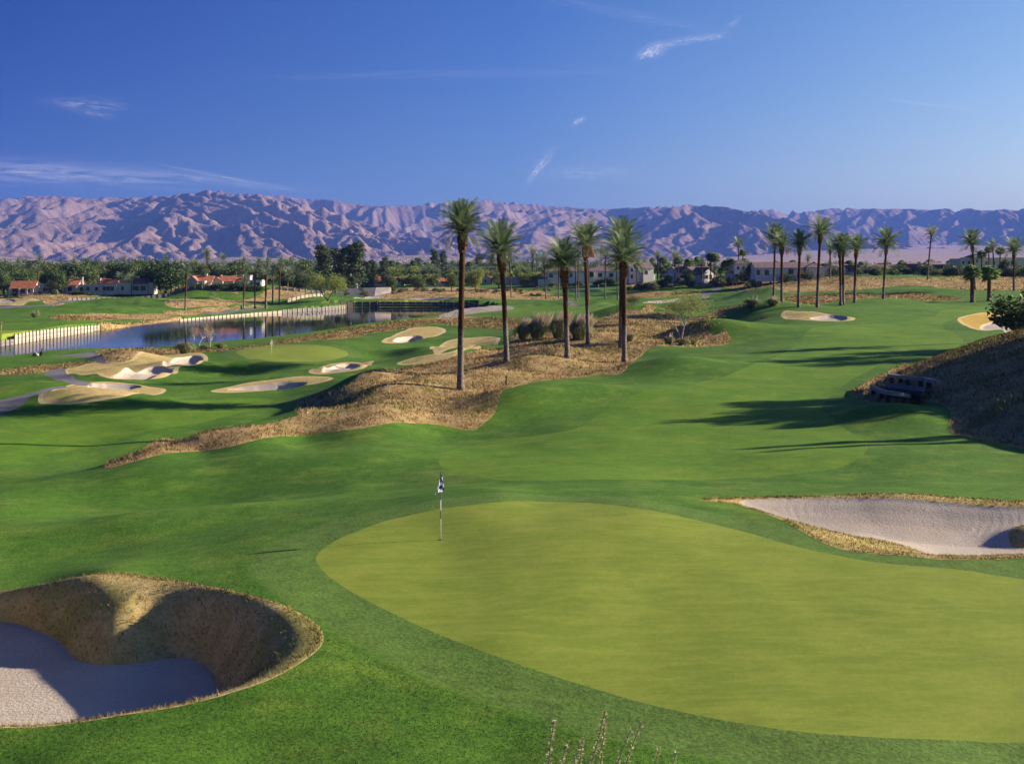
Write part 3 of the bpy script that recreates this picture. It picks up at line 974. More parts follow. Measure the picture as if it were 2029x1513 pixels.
def build_ground():
    us = np.concatenate([np.linspace(-1.1, -0.46, 60), np.linspace(-0.455, 0.455, 640), np.linspace(0.46, 1.1, 60)])
    lv = np.concatenate([np.arange(math.log(1.2), math.log(17.5), 0.06), np.arange(math.log(17.5), math.log(60), 0.0036), np.arange(math.log(60), math.log(260), 0.0052),
                         np.arange(math.log(260), math.log(640), 0.0072), np.arange(math.log(640), math.log(7000), 0.06)])
    Y = np.repeat(np.exp(lv), len(us))
    X = np.tile(us, len(lv)) * Y
    nu = len(us)
    i = np.arange((len(lv) - 1) * nu)
    i = i[(i % nu) != nu - 1]
    TR = np.concatenate([np.stack([i, i + 1, i + nu + 1], 1), np.stack([i, i + nu + 1, i + nu], 1)])
    R = np.zeros(len(TR), dtype=int)
    V = np.stack([X, Y], 1)
    for k, r in enumerate(REG, 1):
        P = r['poly']
        mg = 2.0 + 0.03 * P[:, 1].max()
        lo, hi = P.min(0) - mg, P.max(0) + mg
        near = (V[:, 0] > lo[0]) & (V[:, 0] < hi[0]) & (V[:, 1] > lo[1]) & (V[:, 1] < hi[1])
        ids = np.nonzero(near)[0]
        if len(ids) == 0:
            continue
        d = np.full(len(V), 1e6)
        d[ids] = sdf(P, V[ids, 0], V[ids, 1])
        d[np.abs(d) < 1e-5] = 1e-5
        s = d < 0
        cnt = s[TR].sum(1)
        R[cnt == 3] = k
        cr = np.nonzero((cnt == 1) | (cnt == 2))[0]
        if len(cr) == 0:
            continue
        t = TR[cr]
        st = s[t]
        odd = np.where(cnt[cr] == 1, np.argmax(st, 1), np.argmin(st, 1))
        ar = np.arange(len(cr))
        a, b, c = t[ar, odd], t[ar, (odd + 1) % 3], t[ar, (odd + 2) % 3]

        def epts(p, q):
            lo_, hi_ = np.minimum(p, q), np.maximum(p, q)
            return lo_ * (len(V) + 1) + hi_
        key = np.concatenate([epts(a, b), epts(a, c)])
        uq, inv = np.unique(key, return_inverse=True)
        p, q = uq // (len(V) + 1), uq % (len(V) + 1)
        tt = d[p] / (d[p] - d[q])
        nv = V[p] + tt[:, None] * (V[q] - V[p])
        ab, ac = len(V) + inv[:len(cr)], len(V) + inv[len(cr):]
        old = R[cr].copy()
        rin = np.where(cnt[cr] == 1, k, old)
        rout = np.where(cnt[cr] == 1, old, k)
        V = np.concatenate([V, nv])
        keep = np.ones(len(TR), bool)
        keep[cr] = False
        TR = np.concatenate([TR[keep], np.stack([a, ab, ac], 1), np.stack([ab, b, c], 1), np.stack([ab, c, ac], 1)])
        R = np.concatenate([R[keep], rin, rout, rout])
    Z = h(V[:, 0], V[:, 1])
    V3 = np.stack([V[:, 0], V[:, 1], Z], 1)
    fn = np.cross(V3[TR[:, 1]] - V3[TR[:, 0]], V3[TR[:, 2]] - V3[TR[:, 0]])
    N = np.zeros_like(V3)
    for c in range(3):
        for j in range(3):
            N[:, c] += np.bincount(TR[:, j], weights=fn[:, c], minlength=len(V3))
    N /= np.linalg.norm(N, axis=1)[:, None] + 1e-12
    return V3, TR, R, N


GV, GT, GR, GN = build_ground()
MATKIND = {'fairway': 'fairway_turf', 'green': 'green_turf', 'dry': 'dry_grass', 'tan': 'dry_turf', 'gold': 'golden_turf', 'sand': 'sand', 'path': 'asphalt', 'plainsand': 'concrete'}


def emit_region(k):
    tri = GT[GR == k]
    if len(tri) == 0:
        return
    ids, inv = np.unique(tri, return_inverse=True)
    V = GV[ids]
    at = {}
    if k == 0:
        d = np.full(len(V), 50.0)
        m = (V[:, 1] < 60) & (np.abs(V[:, 0]) < 30)
        gp = [r for r in REG if r['kind'] == 'green']
        d[m] = sdf(gp[0]['poly'], V[m, 0], V[m, 1])
        m = (V[:, 1] > 140) & (V[:, 1] < 220) & (V[:, 0] < 0)
        d[m] = sdf(gp[1]['poly'], V[m, 0], V[m, 1])
        at['edge'] = d
        name, mat = 'ground', M['rough_turf']
    else:
        r = REG[k - 1]
        name, mat = r['name'], M[MATKIND[r['kind']]]
        if r is _snd[1]:
            mat = M['raked_sand']
        if r['kind'] in ('tan', 'gold'):
            at['edge'] = np.abs(sdf(r['poly'], V[:, 0], V[:, 1]))
            at['lipw'] = np.full(len(V), 0.03 if V[:, 1].min() < 60 else 0.0035 * V[:, 1].mean())
    me = np_mesh(name, V, [inv.reshape(-1, 3)], mat, True, at, GN[ids])
    o = link(name, me)
    tag(o, kind='structure')
    return o


for k in range(len(REG) + 1):
    emit_region(k)

# the lake
wt = MB()
me = bpy.data.meshes.new('lake')
lk = LAKE.mean(0) + (LAKE - LAKE.mean(0)) * 1.0
big = smooth_closed(LAKE, 1)
import mathutils
tris = mathutils.geometry.tessellate_polygon([[Vector((p[0], p[1], 0)) for p in big]])
# widened a little so that the sheet runs under the banks
cen = np.roll(big, -1, 0) - np.roll(big, 1, 0)
nrm = np.stack([cen[:, 1], -cen[:, 0]], 1)
nrm /= np.linalg.norm(nrm, axis=1)[:, None] + 1e-9
area = 0.5 * np.sum(big[:, 0] * np.roll(big[:, 1], -1) - np.roll(big[:, 0], -1) * big[:, 1])
big2 = big + nrm * (0.8 if area > 0 else -0.8)
me.from_pydata([(p[0], p[1], 0.0) for p in big2], [], [tuple(t) for t in tris])
me.update()
me.materials.append(M['water'])
lake = link('lake', me)
if me.polygons[0].normal.z < 0:
    me.flip_normals()
tag(lake, kind='structure')


def gp(px, py):
    return ground_fast([(px, py)], h)[0]


def hz(x, y):
    return float(h(np.array([float(x)]), np.array([float(y)]))[0])
# ------------------------------------------------------------------ mountains: uplift worn down by running water
def erode(ns, nt, cell, uplift, iters, kk, mexp, seed, rough):
    g = np.random.default_rng(seed)
    s, t = np.meshgrid(np.arange(nt), np.arange(ns))
    z = (fbm(t / 40.0 + seed, s / 40.0, 4) * 0.5 + 0.5 * g.random((ns, nt))) * rough
    z += uplift * 0.5
    z[:, 0] = 0; z[:, -1] = 0
    idx = np.arange(ns * nt).reshape(ns, nt)
    offs = [(-1, 0, 1), (1, 0, 1), (0, -1, 1), (0, 1, 1), (-1, -1, 1.4142), (-1, 1, 1.4142), (1, -1, 1.4142), (1, 1, 1.4142)]
    hard = 0.65 + 0.7 * np.clip(0.5 + fbm(t / 60.0 + 3 + seed, s / 60.0, 4), 0, 1)
    for it in range(iters):
        z[:, 1:-1] += uplift[:, 1:-1]
        pad = np.pad(z, 1, mode='edge')
        best = np.zeros_like(z); rec = idx.copy(); dist = np.full(z.shape, cell)
        for a, b, d in offs:
            zn = pad[1 + a:1 + a + ns, 1 + b:1 + b + nt]
            sl = (z - zn) / (d * cell)
            ia, ib = np.clip(np.arange(ns) + a, 0, ns - 1), np.clip(np.arange(nt) + b, 0, nt - 1)
            m = sl > best
            best = np.where(m, sl, best)
            rec = np.where(m, idx[np.ix_(ia, ib)], rec)
            dist = np.where(m, d * cell, dist)
        zf = z.ravel()
        order = np.argsort(zf)
        r = rec.ravel().tolist()
        A = [1.0] * (ns * nt)
        for i in order[::-1].tolist():
            j = r[i]
            if j != i:
                A[j] += A[i]
        Fk = (kk * hard.ravel() * np.array(A) ** mexp / dist.ravel() * cell).tolist()
        zl = zf.tolist()
        for i in order.tolist():
            j = r[i]
            if j != i:
                f = Fk[i]
                zl[i] = (zl[i] + f * zl[j]) / (1 + f)
        z = np.array(zl).reshape(ns, nt)
        z[:, 0] = 0; z[:, -1] = 0
    return z


def talus(z, lim, cell, n):
    """slopes steeper than loose rock can hold slip back"""
    for _ in range(n):
        p = np.pad(z, 1, mode='edge')
        ns, nt = z.shape
        for a in (-1, 0, 1):
            for b in (-1, 0, 1):
                if a or b:
                    z = np.minimum(z, p[1 + a:1 + a + ns, 1 + b:1 + b + nt] + lim * cell * math.hypot(a, b))
    return z


def up2(z):
    a = np.zeros((z.shape[0] * 2 - 1, z.shape[1]))
    a[::2] = z
    zz = np.pad(z, ((1, 1), (0, 0)), mode='edge')
    a[1::2] = (-zz[:-3] + 9 * zz[1:-2] + 9 * zz[2:-1] - zz[3:])[:z.shape[0] - 1] / 16
    b = np.zeros((a.shape[0], z.shape[1] * 2 - 1))
    b[:, ::2] = a
    aa = np.pad(a, ((0, 0), (1, 1)), mode='edge')
    b[:, 1::2] = (-aa[:, :-3] + 9 * aa[:, 1:-2] + 9 * aa[:, 2:-1] - aa[:, 3:])[:, :z.shape[1] - 1] / 16
    return b


def place_range(name, z, cell, origin, ang, mat, foot, skyline=None, drop_back=None):
    ns, nt = z.shape
    s = np.arange(ns)[:, None] * cell
    t = np.arange(nt)[None, :] * cell
    c, sn = math.cos(ang), math.sin(ang)
    X = origin[0] + s * c - t * sn
    Y = origin[1] + s * sn + t * c
    if skyline is not None:
        u = X / Y
        el = (z + foot - CZ) / Y
        nb = 240
        bins = np.clip(((u + 0.62) / 1.24 * nb).astype(int), 0, nb - 1)
        mx = np.zeros(nb)
        np.maximum.at(mx, bins.ravel(), el.ravel())
        cenu = (np.arange(nb) + 0.5) / nb * 1.24 - 0.62
        px = CX + cenu * F
        tgt = (HY - np.interp(px, skyline[:, 0], skyline[:, 1])) / F
        ratio = tgt / np.maximum(mx, 1e-4)
        ker = np.exp(-0.5 * (np.arange(-9, 10) / 1.1) ** 2); ker /= ker.sum()
        ratio = np.convolve(np.pad(ratio, 9, mode='edge'), ker, 'valid')
        z = z * np.interp(u, cenu, ratio)
    V = np.stack([X, Y, z + foot], -1).reshape(-1, 3)
    i = np.arange((ns - 1) * nt)
    i = i[(i % nt) != nt - 1]
    Q = np.stack([i, i + nt, i + nt + 1, i + 1], 1)
    me = np_mesh(name, V, [Q], mat, True)
    return tag(link(name, me), kind='structure')


SKY = np.array([(-500, 392), (0, 395), (60, 388), (100, 387), (150, 391), (220, 392), (300, 389), (350, 384), (420, 378), (470, 383), (500, 385), (540, 386), (600, 394), (650, 397), (700, 404), (760, 410), (800, 408),
                (850, 403), (880, 400), (950, 397), (1000, 400), (1050, 404), (1100, 408), (1180, 415), (1280, 410), (1350, 405), (1420, 408), (1500, 416), (1600, 418), (1670, 411), (1720, 414), (1800, 413), (1840, 416),
                (1900, 413), (1960, 416), (2029, 414), (2600, 410)], dtype=float)
ns, nt, cell = 1040, 395, 16.0
sg, tg = np.arange(ns)[:, None] / ns, np.arange(nt)[None, :] / nt
U = (0.9 + 0.25 * np.sin(sg * 23.0) + 0.2 * np.sin(sg * 9.0 + 1.0)) * (np.clip(tg / 0.75, 0, 1) ** 0.45) * np.ones((ns, nt))
Z = erode(ns, nt, cell, U * 8, 32, 0.55, 0.37, 5, 4.0)
Z = Z / np.percentile(Z.max(1), 60) * 800.0
Z = talus(Z, 1.1, cell, 9)
Z = np.minimum(Z, np.percentile(Z.max(1), 80))
for _ in range(2):
    pz = np.pad(Z, 1, mode='edge')
    Z = np.minimum(Z, 0.25 * Z + 0.75 * (pz[:-2, 1:-1] + pz[2:, 1:-1] + pz[1:-1, :-2] + pz[1:-1, 2:]) / 4 + 4.0)
Z = Z / Z.max() * 660.0
ii, jj = np.meshgrid(np.arange(Z.shape[1]), np.arange(Z.shape[0]))
Z += np.minimum(Z / 60.0, 1.0) * (11.0 * (0.5 - np.abs(fbm(jj / 6.0, ii / 6.0, 3))) + 16.0 * (0.4 - np.abs(fbm(jj / 15.0 + 7, ii / 15.0, 3))))
place_range('mountain_range', Z, 16.0, (-6900.0, 4700.0), math.radians(23), M['mountain'], 6.0, SKY)

ns, nt = 360, 60
sg, tg = np.arange(ns)[:, None] / ns, np.arange(nt)[None, :] / nt
U = (0.8 + 0.4 * np.sin(sg * 31.0) + 0.3 * np.sin(sg * 13.0)) * np.ones((ns, nt)) * np.clip(np.minimum(sg, 1 - sg) * 8, 0, 1) * (np.clip(tg * 1.5, 0, 1) ** 0.5)
Z = erode(ns, nt, 14.0, U, 22, 0.07, 0.45, 9, 1.5)
Z = up2(Z / Z.max() * 58.0)
place_range('foothills', Z, 7.0, (-3300.0, 4550.0), math.radians(20), M['badland'], 7.0)

# the desert fan rising to the foot of the range on the right
ns, nt = 120, 40
X0 = np.linspace(0, 1, ns)[:, None]
T0 = np.linspace(0, 1, nt)[None, :]
Y = 3600 + T0 * 8200 + 0 * X0
X = (-0.02 + X0 * 0.75) * Y
sl = sstep(0.02, 0.30, X / Y)
Zf = 8.0 + sl * 195.0 * T0 ** 1.25 + 2.0 * fbm(X / 700.0, Y / 900.0, 4)
V = np.stack([X, Y, Zf], -1).reshape(-1, 3)
i = np.arange((ns - 1) * nt); i = i[(i % nt) != nt - 1]
tag(link('desert_plain', np_mesh('desert_plain', V, [np.stack([i, i + nt, i + nt + 1, i + 1], 1)], M['plain'], True)), kind='structure')

# air
mh, t, out = new_mat('haze_air')
pv = t.n('ShaderNodeVolumePrincipled')
pv.inputs['Color'].default_value = (0.16, 0.31, 1.0, 1)
pv.inputs['Density'].default_value = 4.7e-5
pv.inputs['Anisotropy'].default_value = 0.0
t.put(out.inputs['Volume'], pv.outputs[0])
hb = MB()
hb.box(-12500, 16500, -60, 17500, -6, 800)
tag(hb.build('haze', mh), kind='stuff')


# ------------------------------------------------------------------ thin cirrus, sheets of ice cloud three kilometres up
def mat_cloud(name, seed, power):
    m, t, out = new_mat(name)
    uv = t.n('ShaderNodeAttribute', attribute_name='l').outputs['Fac']
    vv = t.n('ShaderNodeAttribute', attribute_name='t').outputs['Fac']
    cmb = t.n('ShaderNodeCombineXYZ')
    t.put(cmb.inputs[0], t.math('MULTIPLY', uv, 1.6))
    t.put(cmb.inputs[1], t.math('MULTIPLY', vv, 1.2))
    cmb.inputs[2].default_value = seed
    nz = t.noise(cmb.outputs[0], 1.6, 5, 0.62, 0.6)
    v2 = t.math('ADD', vv, t.math('MULTIPLY', t.math('SUBTRACT', nz, 0.5), 1.5))
    r = t.math('ADD', t.math('POWER', t.math('ABSOLUTE', uv), 2.4), t.math('POWER', t.math('ABSOLUTE', v2), 1.6))
    a = t.math('MULTIPLY', t.math('MULTIPLY', t.math('EXPONENT', t.math('MULTIPLY', r, -1.0)), t.rng(nz, 0.32, 0.72)), power)
    tr = t.n('ShaderNodeBsdfTransparent')
    df = t.n('ShaderNodeBsdfDiffuse')
    df.inputs[0].default_value = (0.9, 0.9, 0.92, 1)
    tl = t.n('ShaderNodeBsdfTranslucent')
    tl.inputs[0].default_value = (0.95, 0.95, 0.97, 1)
    ad = t.n('ShaderNodeAddShader')
    t.put(ad.inputs[0], df.outputs[0]); t.put(ad.inputs[1], tl.outputs[0])
    mx = t.n('ShaderNodeMixShader')
    t.put(mx.inputs[0], a); t.put(mx.inputs[1], tr.outputs[0]); t.put(mx.inputs[2], ad.outputs[0])
    t.put(out.inputs['Surface'], mx.outputs[0])
    return m


WISPS = [(1292, 101, 24, 26, 9, 0.95), (1350, 82, 12, 45, 6, 0.42), (1410, 74, 10, 26, 5, 0.34), (1452, 47, 40, 18, 5, 0.22), (1070, 330, 52, 34, 6, 0.75), (1146, 240, 28, 12, 4, 0.8),
         (130, 346, -3, 260, 18, 0.36), (20, 336, -2, 190, 17, 0.34), (420, 356, -7, 170, 7, 0.28), (430, 348, -11, 95, 2.5, 0.34), (170, 206, -4, 70, 10, 0.28), (190, 226, -8, 36, 6, 0.20),
         (1165, 342, 1, 80, 10, 0.28), (900, 147, 1, 300, 8, 0.10), (1250, 28, -11, 170, 10, 0.10), (1840, 207, -7, 100, 2.5, 0.16)]
for k, (px, py, dg, L, Wd, pw) in enumerate(WISPS):
    n1, n2 = 40, 12
    l = np.repeat(np.linspace(-1.7, 1.7, n1), n2)
    t_ = np.tile(np.linspace(-2.2, 2.2, n2), n1)
    c, s_ = math.cos(math.radians(dg)), math.sin(math.radians(dg))
    alt = 3000.0 + 60 * k
    el = (HY - (py - (l * L * s_ + t_ * Wd * c))) / F
    az = (px + l * L * c - t_ * Wd * s_ - CX) / F
    Yc = (alt - CZ) / np.maximum(el, 0.03)
    V = np.stack([az * Yc, Yc, np.full_like(Yc, alt)], 1)
    i = np.arange((n1 - 1) * n2); i = i[(i % n2) != n2 - 1]
    me = np_mesh('cloud', V, [np.stack([i, i + n2, i + n2 + 1, i + 1], 1)], mat_cloud('cirrus', px * 0.37, pw * 0.72), True, {'l': l, 't': t_})
    tag(link('cloud', me), kind='structure')
# ------------------------------------------------------------------ plants
def mat_leaf(name, c_a, c_b, transl=0.25, rough=0.6):
    m, t, out = new_mat(name)
    k = attr(t, 'tint')
    c = t.mix(k, c_a, c_b)
    b = t.n('ShaderNodeBsdfPrincipled')
    t.put(b.inputs['Base Color'], c)
    b.inputs['Roughness'].default_value = rough
    b.inputs['Specular IOR Level'].default_value = 0.25
    tr = t.n('ShaderNodeBsdfTranslucent')
    t.put(tr.inputs[0], c)
    mx = t.n('ShaderNodeMixShader')
    mx.inputs[0].default_value = transl
    t.put(mx.inputs[1], b.outputs[0]); t.put(mx.inputs[2], tr.outputs[0])
    t.put(out.inputs['Surface'], mx.outputs[0])
    return m


def mat_trunk(name, low, high, split=0.36, scale=6.0):
    m, t, out = new_mat(name)
    p = obj_pos(t)
    mp = t.n('ShaderNodeMapping')
    t.put(mp.inputs[0], p)
    mp.inputs['Scale'].default_value = (1.0, 1.0, 2.2)
    n = t.noise(mp.outputs[0], scale, 4, 0.7)
    hfr = attr(t, 'hfrac')
    k = t.rng(t.math('ADD', hfr, t.math('MULTIPLY', t.math('SUBTRACT', n, 0.5), 0.12)), split - 0.06, split + 0.06)
    c = t.mix(k, low, high)
    c = t.mix(t.rng(n, 0.62, 0.36), c, (0.035, 0.02, 0.012))
    bsdf(t, out, c, 0.95, 0.05, bump(t, n, 1.0, 0.10))
    return m


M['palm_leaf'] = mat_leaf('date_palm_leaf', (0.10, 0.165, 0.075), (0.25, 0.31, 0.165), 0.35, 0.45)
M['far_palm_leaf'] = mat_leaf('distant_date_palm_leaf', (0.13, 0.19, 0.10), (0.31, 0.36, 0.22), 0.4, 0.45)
M['fan_leaf'] = mat_leaf('fan_palm_leaf', (0.13, 0.21, 0.07), (0.28, 0.36, 0.14), 0.4, 0.5)
M['palm_trunk'] = mat_trunk('palm_trunk', (0.30, 0.26, 0.235), (0.125, 0.066, 0.038))
M['fan_trunk'] = mat_trunk('fan_palm_trunk', (0.30, 0.24, 0.20), (0.22, 0.10, 0.05), 0.30)
M['boots'] = mat_simple('leaf_bases', (0.05, 0.024, 0.012), (0.23, 0.112, 0.05), 4.0, 0.9, 0.1, 1.0, 0.10)
M['fruit'] = mat_simple('fruit_stalks', (0.30, 0.06, 0.02), (0.40, 0.14, 0.05), 4.0)
M['bark'] = mat_simple('bark', (0.14, 0.105, 0.075), (0.24, 0.19, 0.145), 6.0, 0.95, 0.05, 0.8, 0.04)
M['pale_bark'] = mat_simple('pale_bark', (0.36, 0.31, 0.25), (0.50, 0.44, 0.36), 3.0, 0.9, 0.05)
M['dark_tree'] = mat_leaf('dark_foliage', (0.030, 0.060, 0.018), (0.090, 0.140, 0.040), 0.2)
M['mid_tree'] = mat_leaf('olive_foliage', (0.055, 0.095, 0.026), (0.150, 0.195, 0.058), 0.22)
M['gum_tree'] = mat_leaf('grey_green_foliage', (0.050, 0.080, 0.036), (0.140, 0.175, 0.085), 0.22)
M['lime_tree'] = mat_leaf('yellow_green_foliage', (0.17, 0.22, 0.035), (0.32, 0.36, 0.085), 0.4)
M['sage_tree'] = mat_leaf('sage_foliage', (0.090, 0.110, 0.050), (0.190, 0.210, 0.105), 0.3)
M['rust_bush'] = mat_leaf('rusty_foliage', (0.16, 0.085, 0.045), (0.30, 0.18, 0.10), 0.2)
def mat_straw(name, lo, hi, green, red):
    m, t, out = new_mat(name)
    c = t.mix(attr(t, 'tint'), lo, hi)
    c = t.mix(t.math('MULTIPLY', attr(t, 'red'), 0.6), c, red)
    c = t.mix(t.math('MULTIPLY', attr(t, 'green'), 0.75), c, green)
    bsdf(t, out, c, 0.9, 0.05)
    return m


M['straw'] = mat_straw('straw_blades', (0.34, 0.245, 0.105), (0.66, 0.51, 0.245), (0.265, 0.275, 0.085), (0.44, 0.275, 0.14))
M['straw_short'] = mat_straw('mown_straw_blades', (0.31, 0.235, 0.09), (0.58, 0.46, 0.205), (0.29, 0.28, 0.085), (0.39, 0.285, 0.12))
M['grass_blade'] = mat_leaf('rush_blades', (0.12, 0.15, 0.055), (0.33, 0.32, 0.14), 0.35, 0.7)
M['plume'] = mat_leaf('plumes', (0.56, 0.47, 0.33), (0.80, 0.70, 0.52), 0.35, 0.9)


def frond(g, L, e0, curl, yaw, nleaf, llen, wid, nseg=9):
    """one feather leaf: ribbon midrib and two rows of stiff pointed leaflets"""
    ts = np.linspace(0, 1, nseg + 1)
    el = e0 - curl * ts ** 1.4
    seg = L / nseg
    r = np.concatenate([[0], np.cumsum(np.cos((el[1:] + el[:-1]) / 2) * seg)])
    z = np.concatenate([[0], np.cumsum(np.sin((el[1:] + el[:-1]) / 2) * seg)])
    V, T = [], []
    cy, sy = math.cos(yaw), math.sin(yaw)
    twist = g.uniform(-0.5, 0.5)
    side = np.array([-sy, cy, 0.0])

    def at(t):
        i = min(int(t * nseg), nseg - 1)
        f = t * nseg - i
        rr, zz, e = r[i] + (r[i + 1] - r[i]) * f, z[i] + (z[i + 1] - z[i]) * f, el[i] + (el[i + 1] - el[i]) * f
        return np.array([rr * cy, rr * sy, zz]), np.array([math.cos(e) * cy, math.cos(e) * sy, math.sin(e)]), np.array([-math.sin(e) * cy, -math.sin(e) * sy, math.cos(e)])
    for i in range(nseg):
        p, d, n = at(i / nseg)
        q, d2, n2 = at((i + 1) / nseg)
        w0, w1 = 0.055 * (1 - i / nseg) + 0.012, 0.055 * (1 - (i + 1) / nseg) + 0.012
        b = len(V)
        V += [p - side * w0, p + side * w0, q + side * w1, q - side * w1]
        T += [(b, b + 1, b + 2), (b, b + 2, b + 3)]
    for k in range(nleaf):
        t = 0.14 + 0.85 * (k + g.uniform(0, 0.6)) / nleaf
        p, d, n = at(min(t, 0.999))
        ll = llen * (0.45 + 0.75 * math.sin(math.pi * min(1, (t * 0.86 + 0.14))) ** 0.7) * g.uniform(0.85, 1.1)
        for sgn in (-1, 1):
            dv = d * 0.75 + side * sgn * math.cos(0.45 + twist * sgn * 0.4) + n * math.sin(0.45 + twist * sgn * 0.4)
            dv = dv / np.linalg.norm(dv)
            dv[2] -= 0.10 * t
            wv = np.cross(dv, n + 0.3 * side * sgn)
            wv = wv / (np.linalg.norm(wv) + 1e-9) * wid
            b = len(V)
            mid = p + dv * ll * 0.4
            V += [p, mid + wv, p + dv * ll, mid - wv]
            T += [(b, b + 1, b + 2), (b, b + 2, b + 3)]
    return np.array(V), np.array(T)


def date_crown(seed, nfr, L, nleaf, wid, spread=1.0, droopers=4):
    g = np.random.default_rng(seed)
    VV, TT, tint, n0 = [], [], [], 0
    for k in range(nfr):
        f = (k + 0.5) / nfr
        e0 = math.radians(86 - 74 * f ** 0.72 * spread + g.uniform(-7, 7))
        curl = math.radians(30 + 52 * f + g.uniform(-8, 10))
        Lk = L * (0.78 + 0.22 * math.sin(math.pi * min(1, f + 0.25))) * g.uniform(0.9, 1.08)
        if k >= nfr - droopers:
            e0 = math.radians(g.uniform(-8, 22)); curl = math.radians(g.uniform(45, 75))
        V, T = frond(g, Lk, e0, curl, k * 2.39996 + g.uniform(-0.25, 0.25), nleaf, 0.52 * L / 2.9, wid)
        V[:, 2] += -0.25 * f
        VV.append(V); TT.append(T + n0); n0 += len(V)
        tint.append(np.clip(np.full(len(V), g.uniform(0.0, 0.75) + 0.35 * f * f) + g.normal(0, 0.10, len(V)), 0, 1))
    return np.concatenate(VV), np.concatenate(TT), np.concatenate(tint)


def fan_crown(seed, nl, R, nseg=13):
    g = np.random.default_rng(seed)
    V, T, tint = [], [], []
    for k in range(nl):
        f = (k + 0.5) / nl
        el = math.radians(86 - 118 * f + g.uniform(-8, 8))
        yaw = k * 2.39996 + g.uniform(-0.3, 0.3)
        d = np.array([math.cos(el) * math.cos(yaw), math.cos(el) * math.sin(yaw), math.sin(el)])
        s = np.array([-math.sin(yaw), math.cos(yaw), 0.0])
        n = np.cross(s, d)
        P = R * g.uniform(0.42, 0.55)
        tn = g.uniform(0, 0.8)
        b = len(V)
        V += [-s * 0.025, s * 0.025, d * P + s * 0.02, d * P - s * 0.02]
        T += [(b, b + 1, b + 2), (b, b + 2, b + 3)]
        tint += [tn] * 4
        for j in range(nseg):
            a = (j / (nseg - 1) - 0.5) * 3.9
            a2 = 3.9 / nseg * 0.62
            ll = R * 0.60 * (0.72 + 0.28 * math.cos(a * 0.6)) * g.uniform(0.9, 1.1)
            def q(x, rr, drop=0.0):
                return d * P + (d * math.cos(x) + s * math.sin(x)) * rr + n * (0.12 * rr * abs(math.sin(x))) - np.array([0, 0, drop])
            b = len(V)
            V += [d * P, q(a - a2, ll * 0.62), q(a, ll, ll * 0.30), q(a + a2, ll * 0.62)]
            T += [(b, b + 1, b + 2), (b, b + 2, b + 3)]
            t1 = float(np.clip(tn + g.normal(0, 0.12), 0, 1))
            tint += [t1] * 4
    return np.array(V), np.array(T), np.array(tint)


def tube_np(pts, rad, n, jit=0.0, g=None):
    pts = np.asarray(pts)
    a = np.linspace(0, 2 * np.pi, n, endpoint=False)
    V = np.zeros((len(pts), n, 3))
    for i, p in enumerate(pts):
        r = rad[i] * (1 + (g.normal(0, jit, n) if jit else 0))
        V[i, :, 0] = p[0] + np.cos(a) * r
        V[i, :, 1] = p[1] + np.sin(a) * r
        V[i, :, 2] = p[2]
    Q = []
    for i in range(len(pts) - 1):
        for k in range(n):
            Q.append((i * n + k, i * n + (k + 1) % n, (i + 1) * n + (k + 1) % n, (i + 1) * n + k))
    return V.reshape(-1, 3), np.array(Q)


CROWNS, MIDCROWNS = [], []
for sd, nf, sp, dr in ((1, 62, 1.0, 7), (2, 58, 1.12, 8), (3, 64, 1.06, 6), (4, 56, 1.18, 9)):
    V, T, ti = date_crown(sd, nf, 3.0, 34, 0.026, sp, dr)
    CROWNS.append(np_mesh('date_crown', V, [T], M['palm_leaf'], False, {'tint': ti}))
    V, T, ti = date_crown(sd + 30, nf - 6, 3.0, 18, 0.050, sp, dr)
    MIDCROWNS.append(np_mesh('mid_date_crown', V, [T], M['palm_leaf'], False, {'tint': ti}))
FARCROWNS = []
for sd in (11, 12, 13):
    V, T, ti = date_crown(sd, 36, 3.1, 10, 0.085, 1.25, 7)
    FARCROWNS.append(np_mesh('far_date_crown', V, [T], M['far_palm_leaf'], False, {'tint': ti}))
FANS = []
for sd in (21, 22):
    V, T, ti = fan_crown(sd, 32, 2.0)
    FANS.append(np_mesh('fan_crown', V, [T], M['fan_leaf'], False, {'tint': ti}))


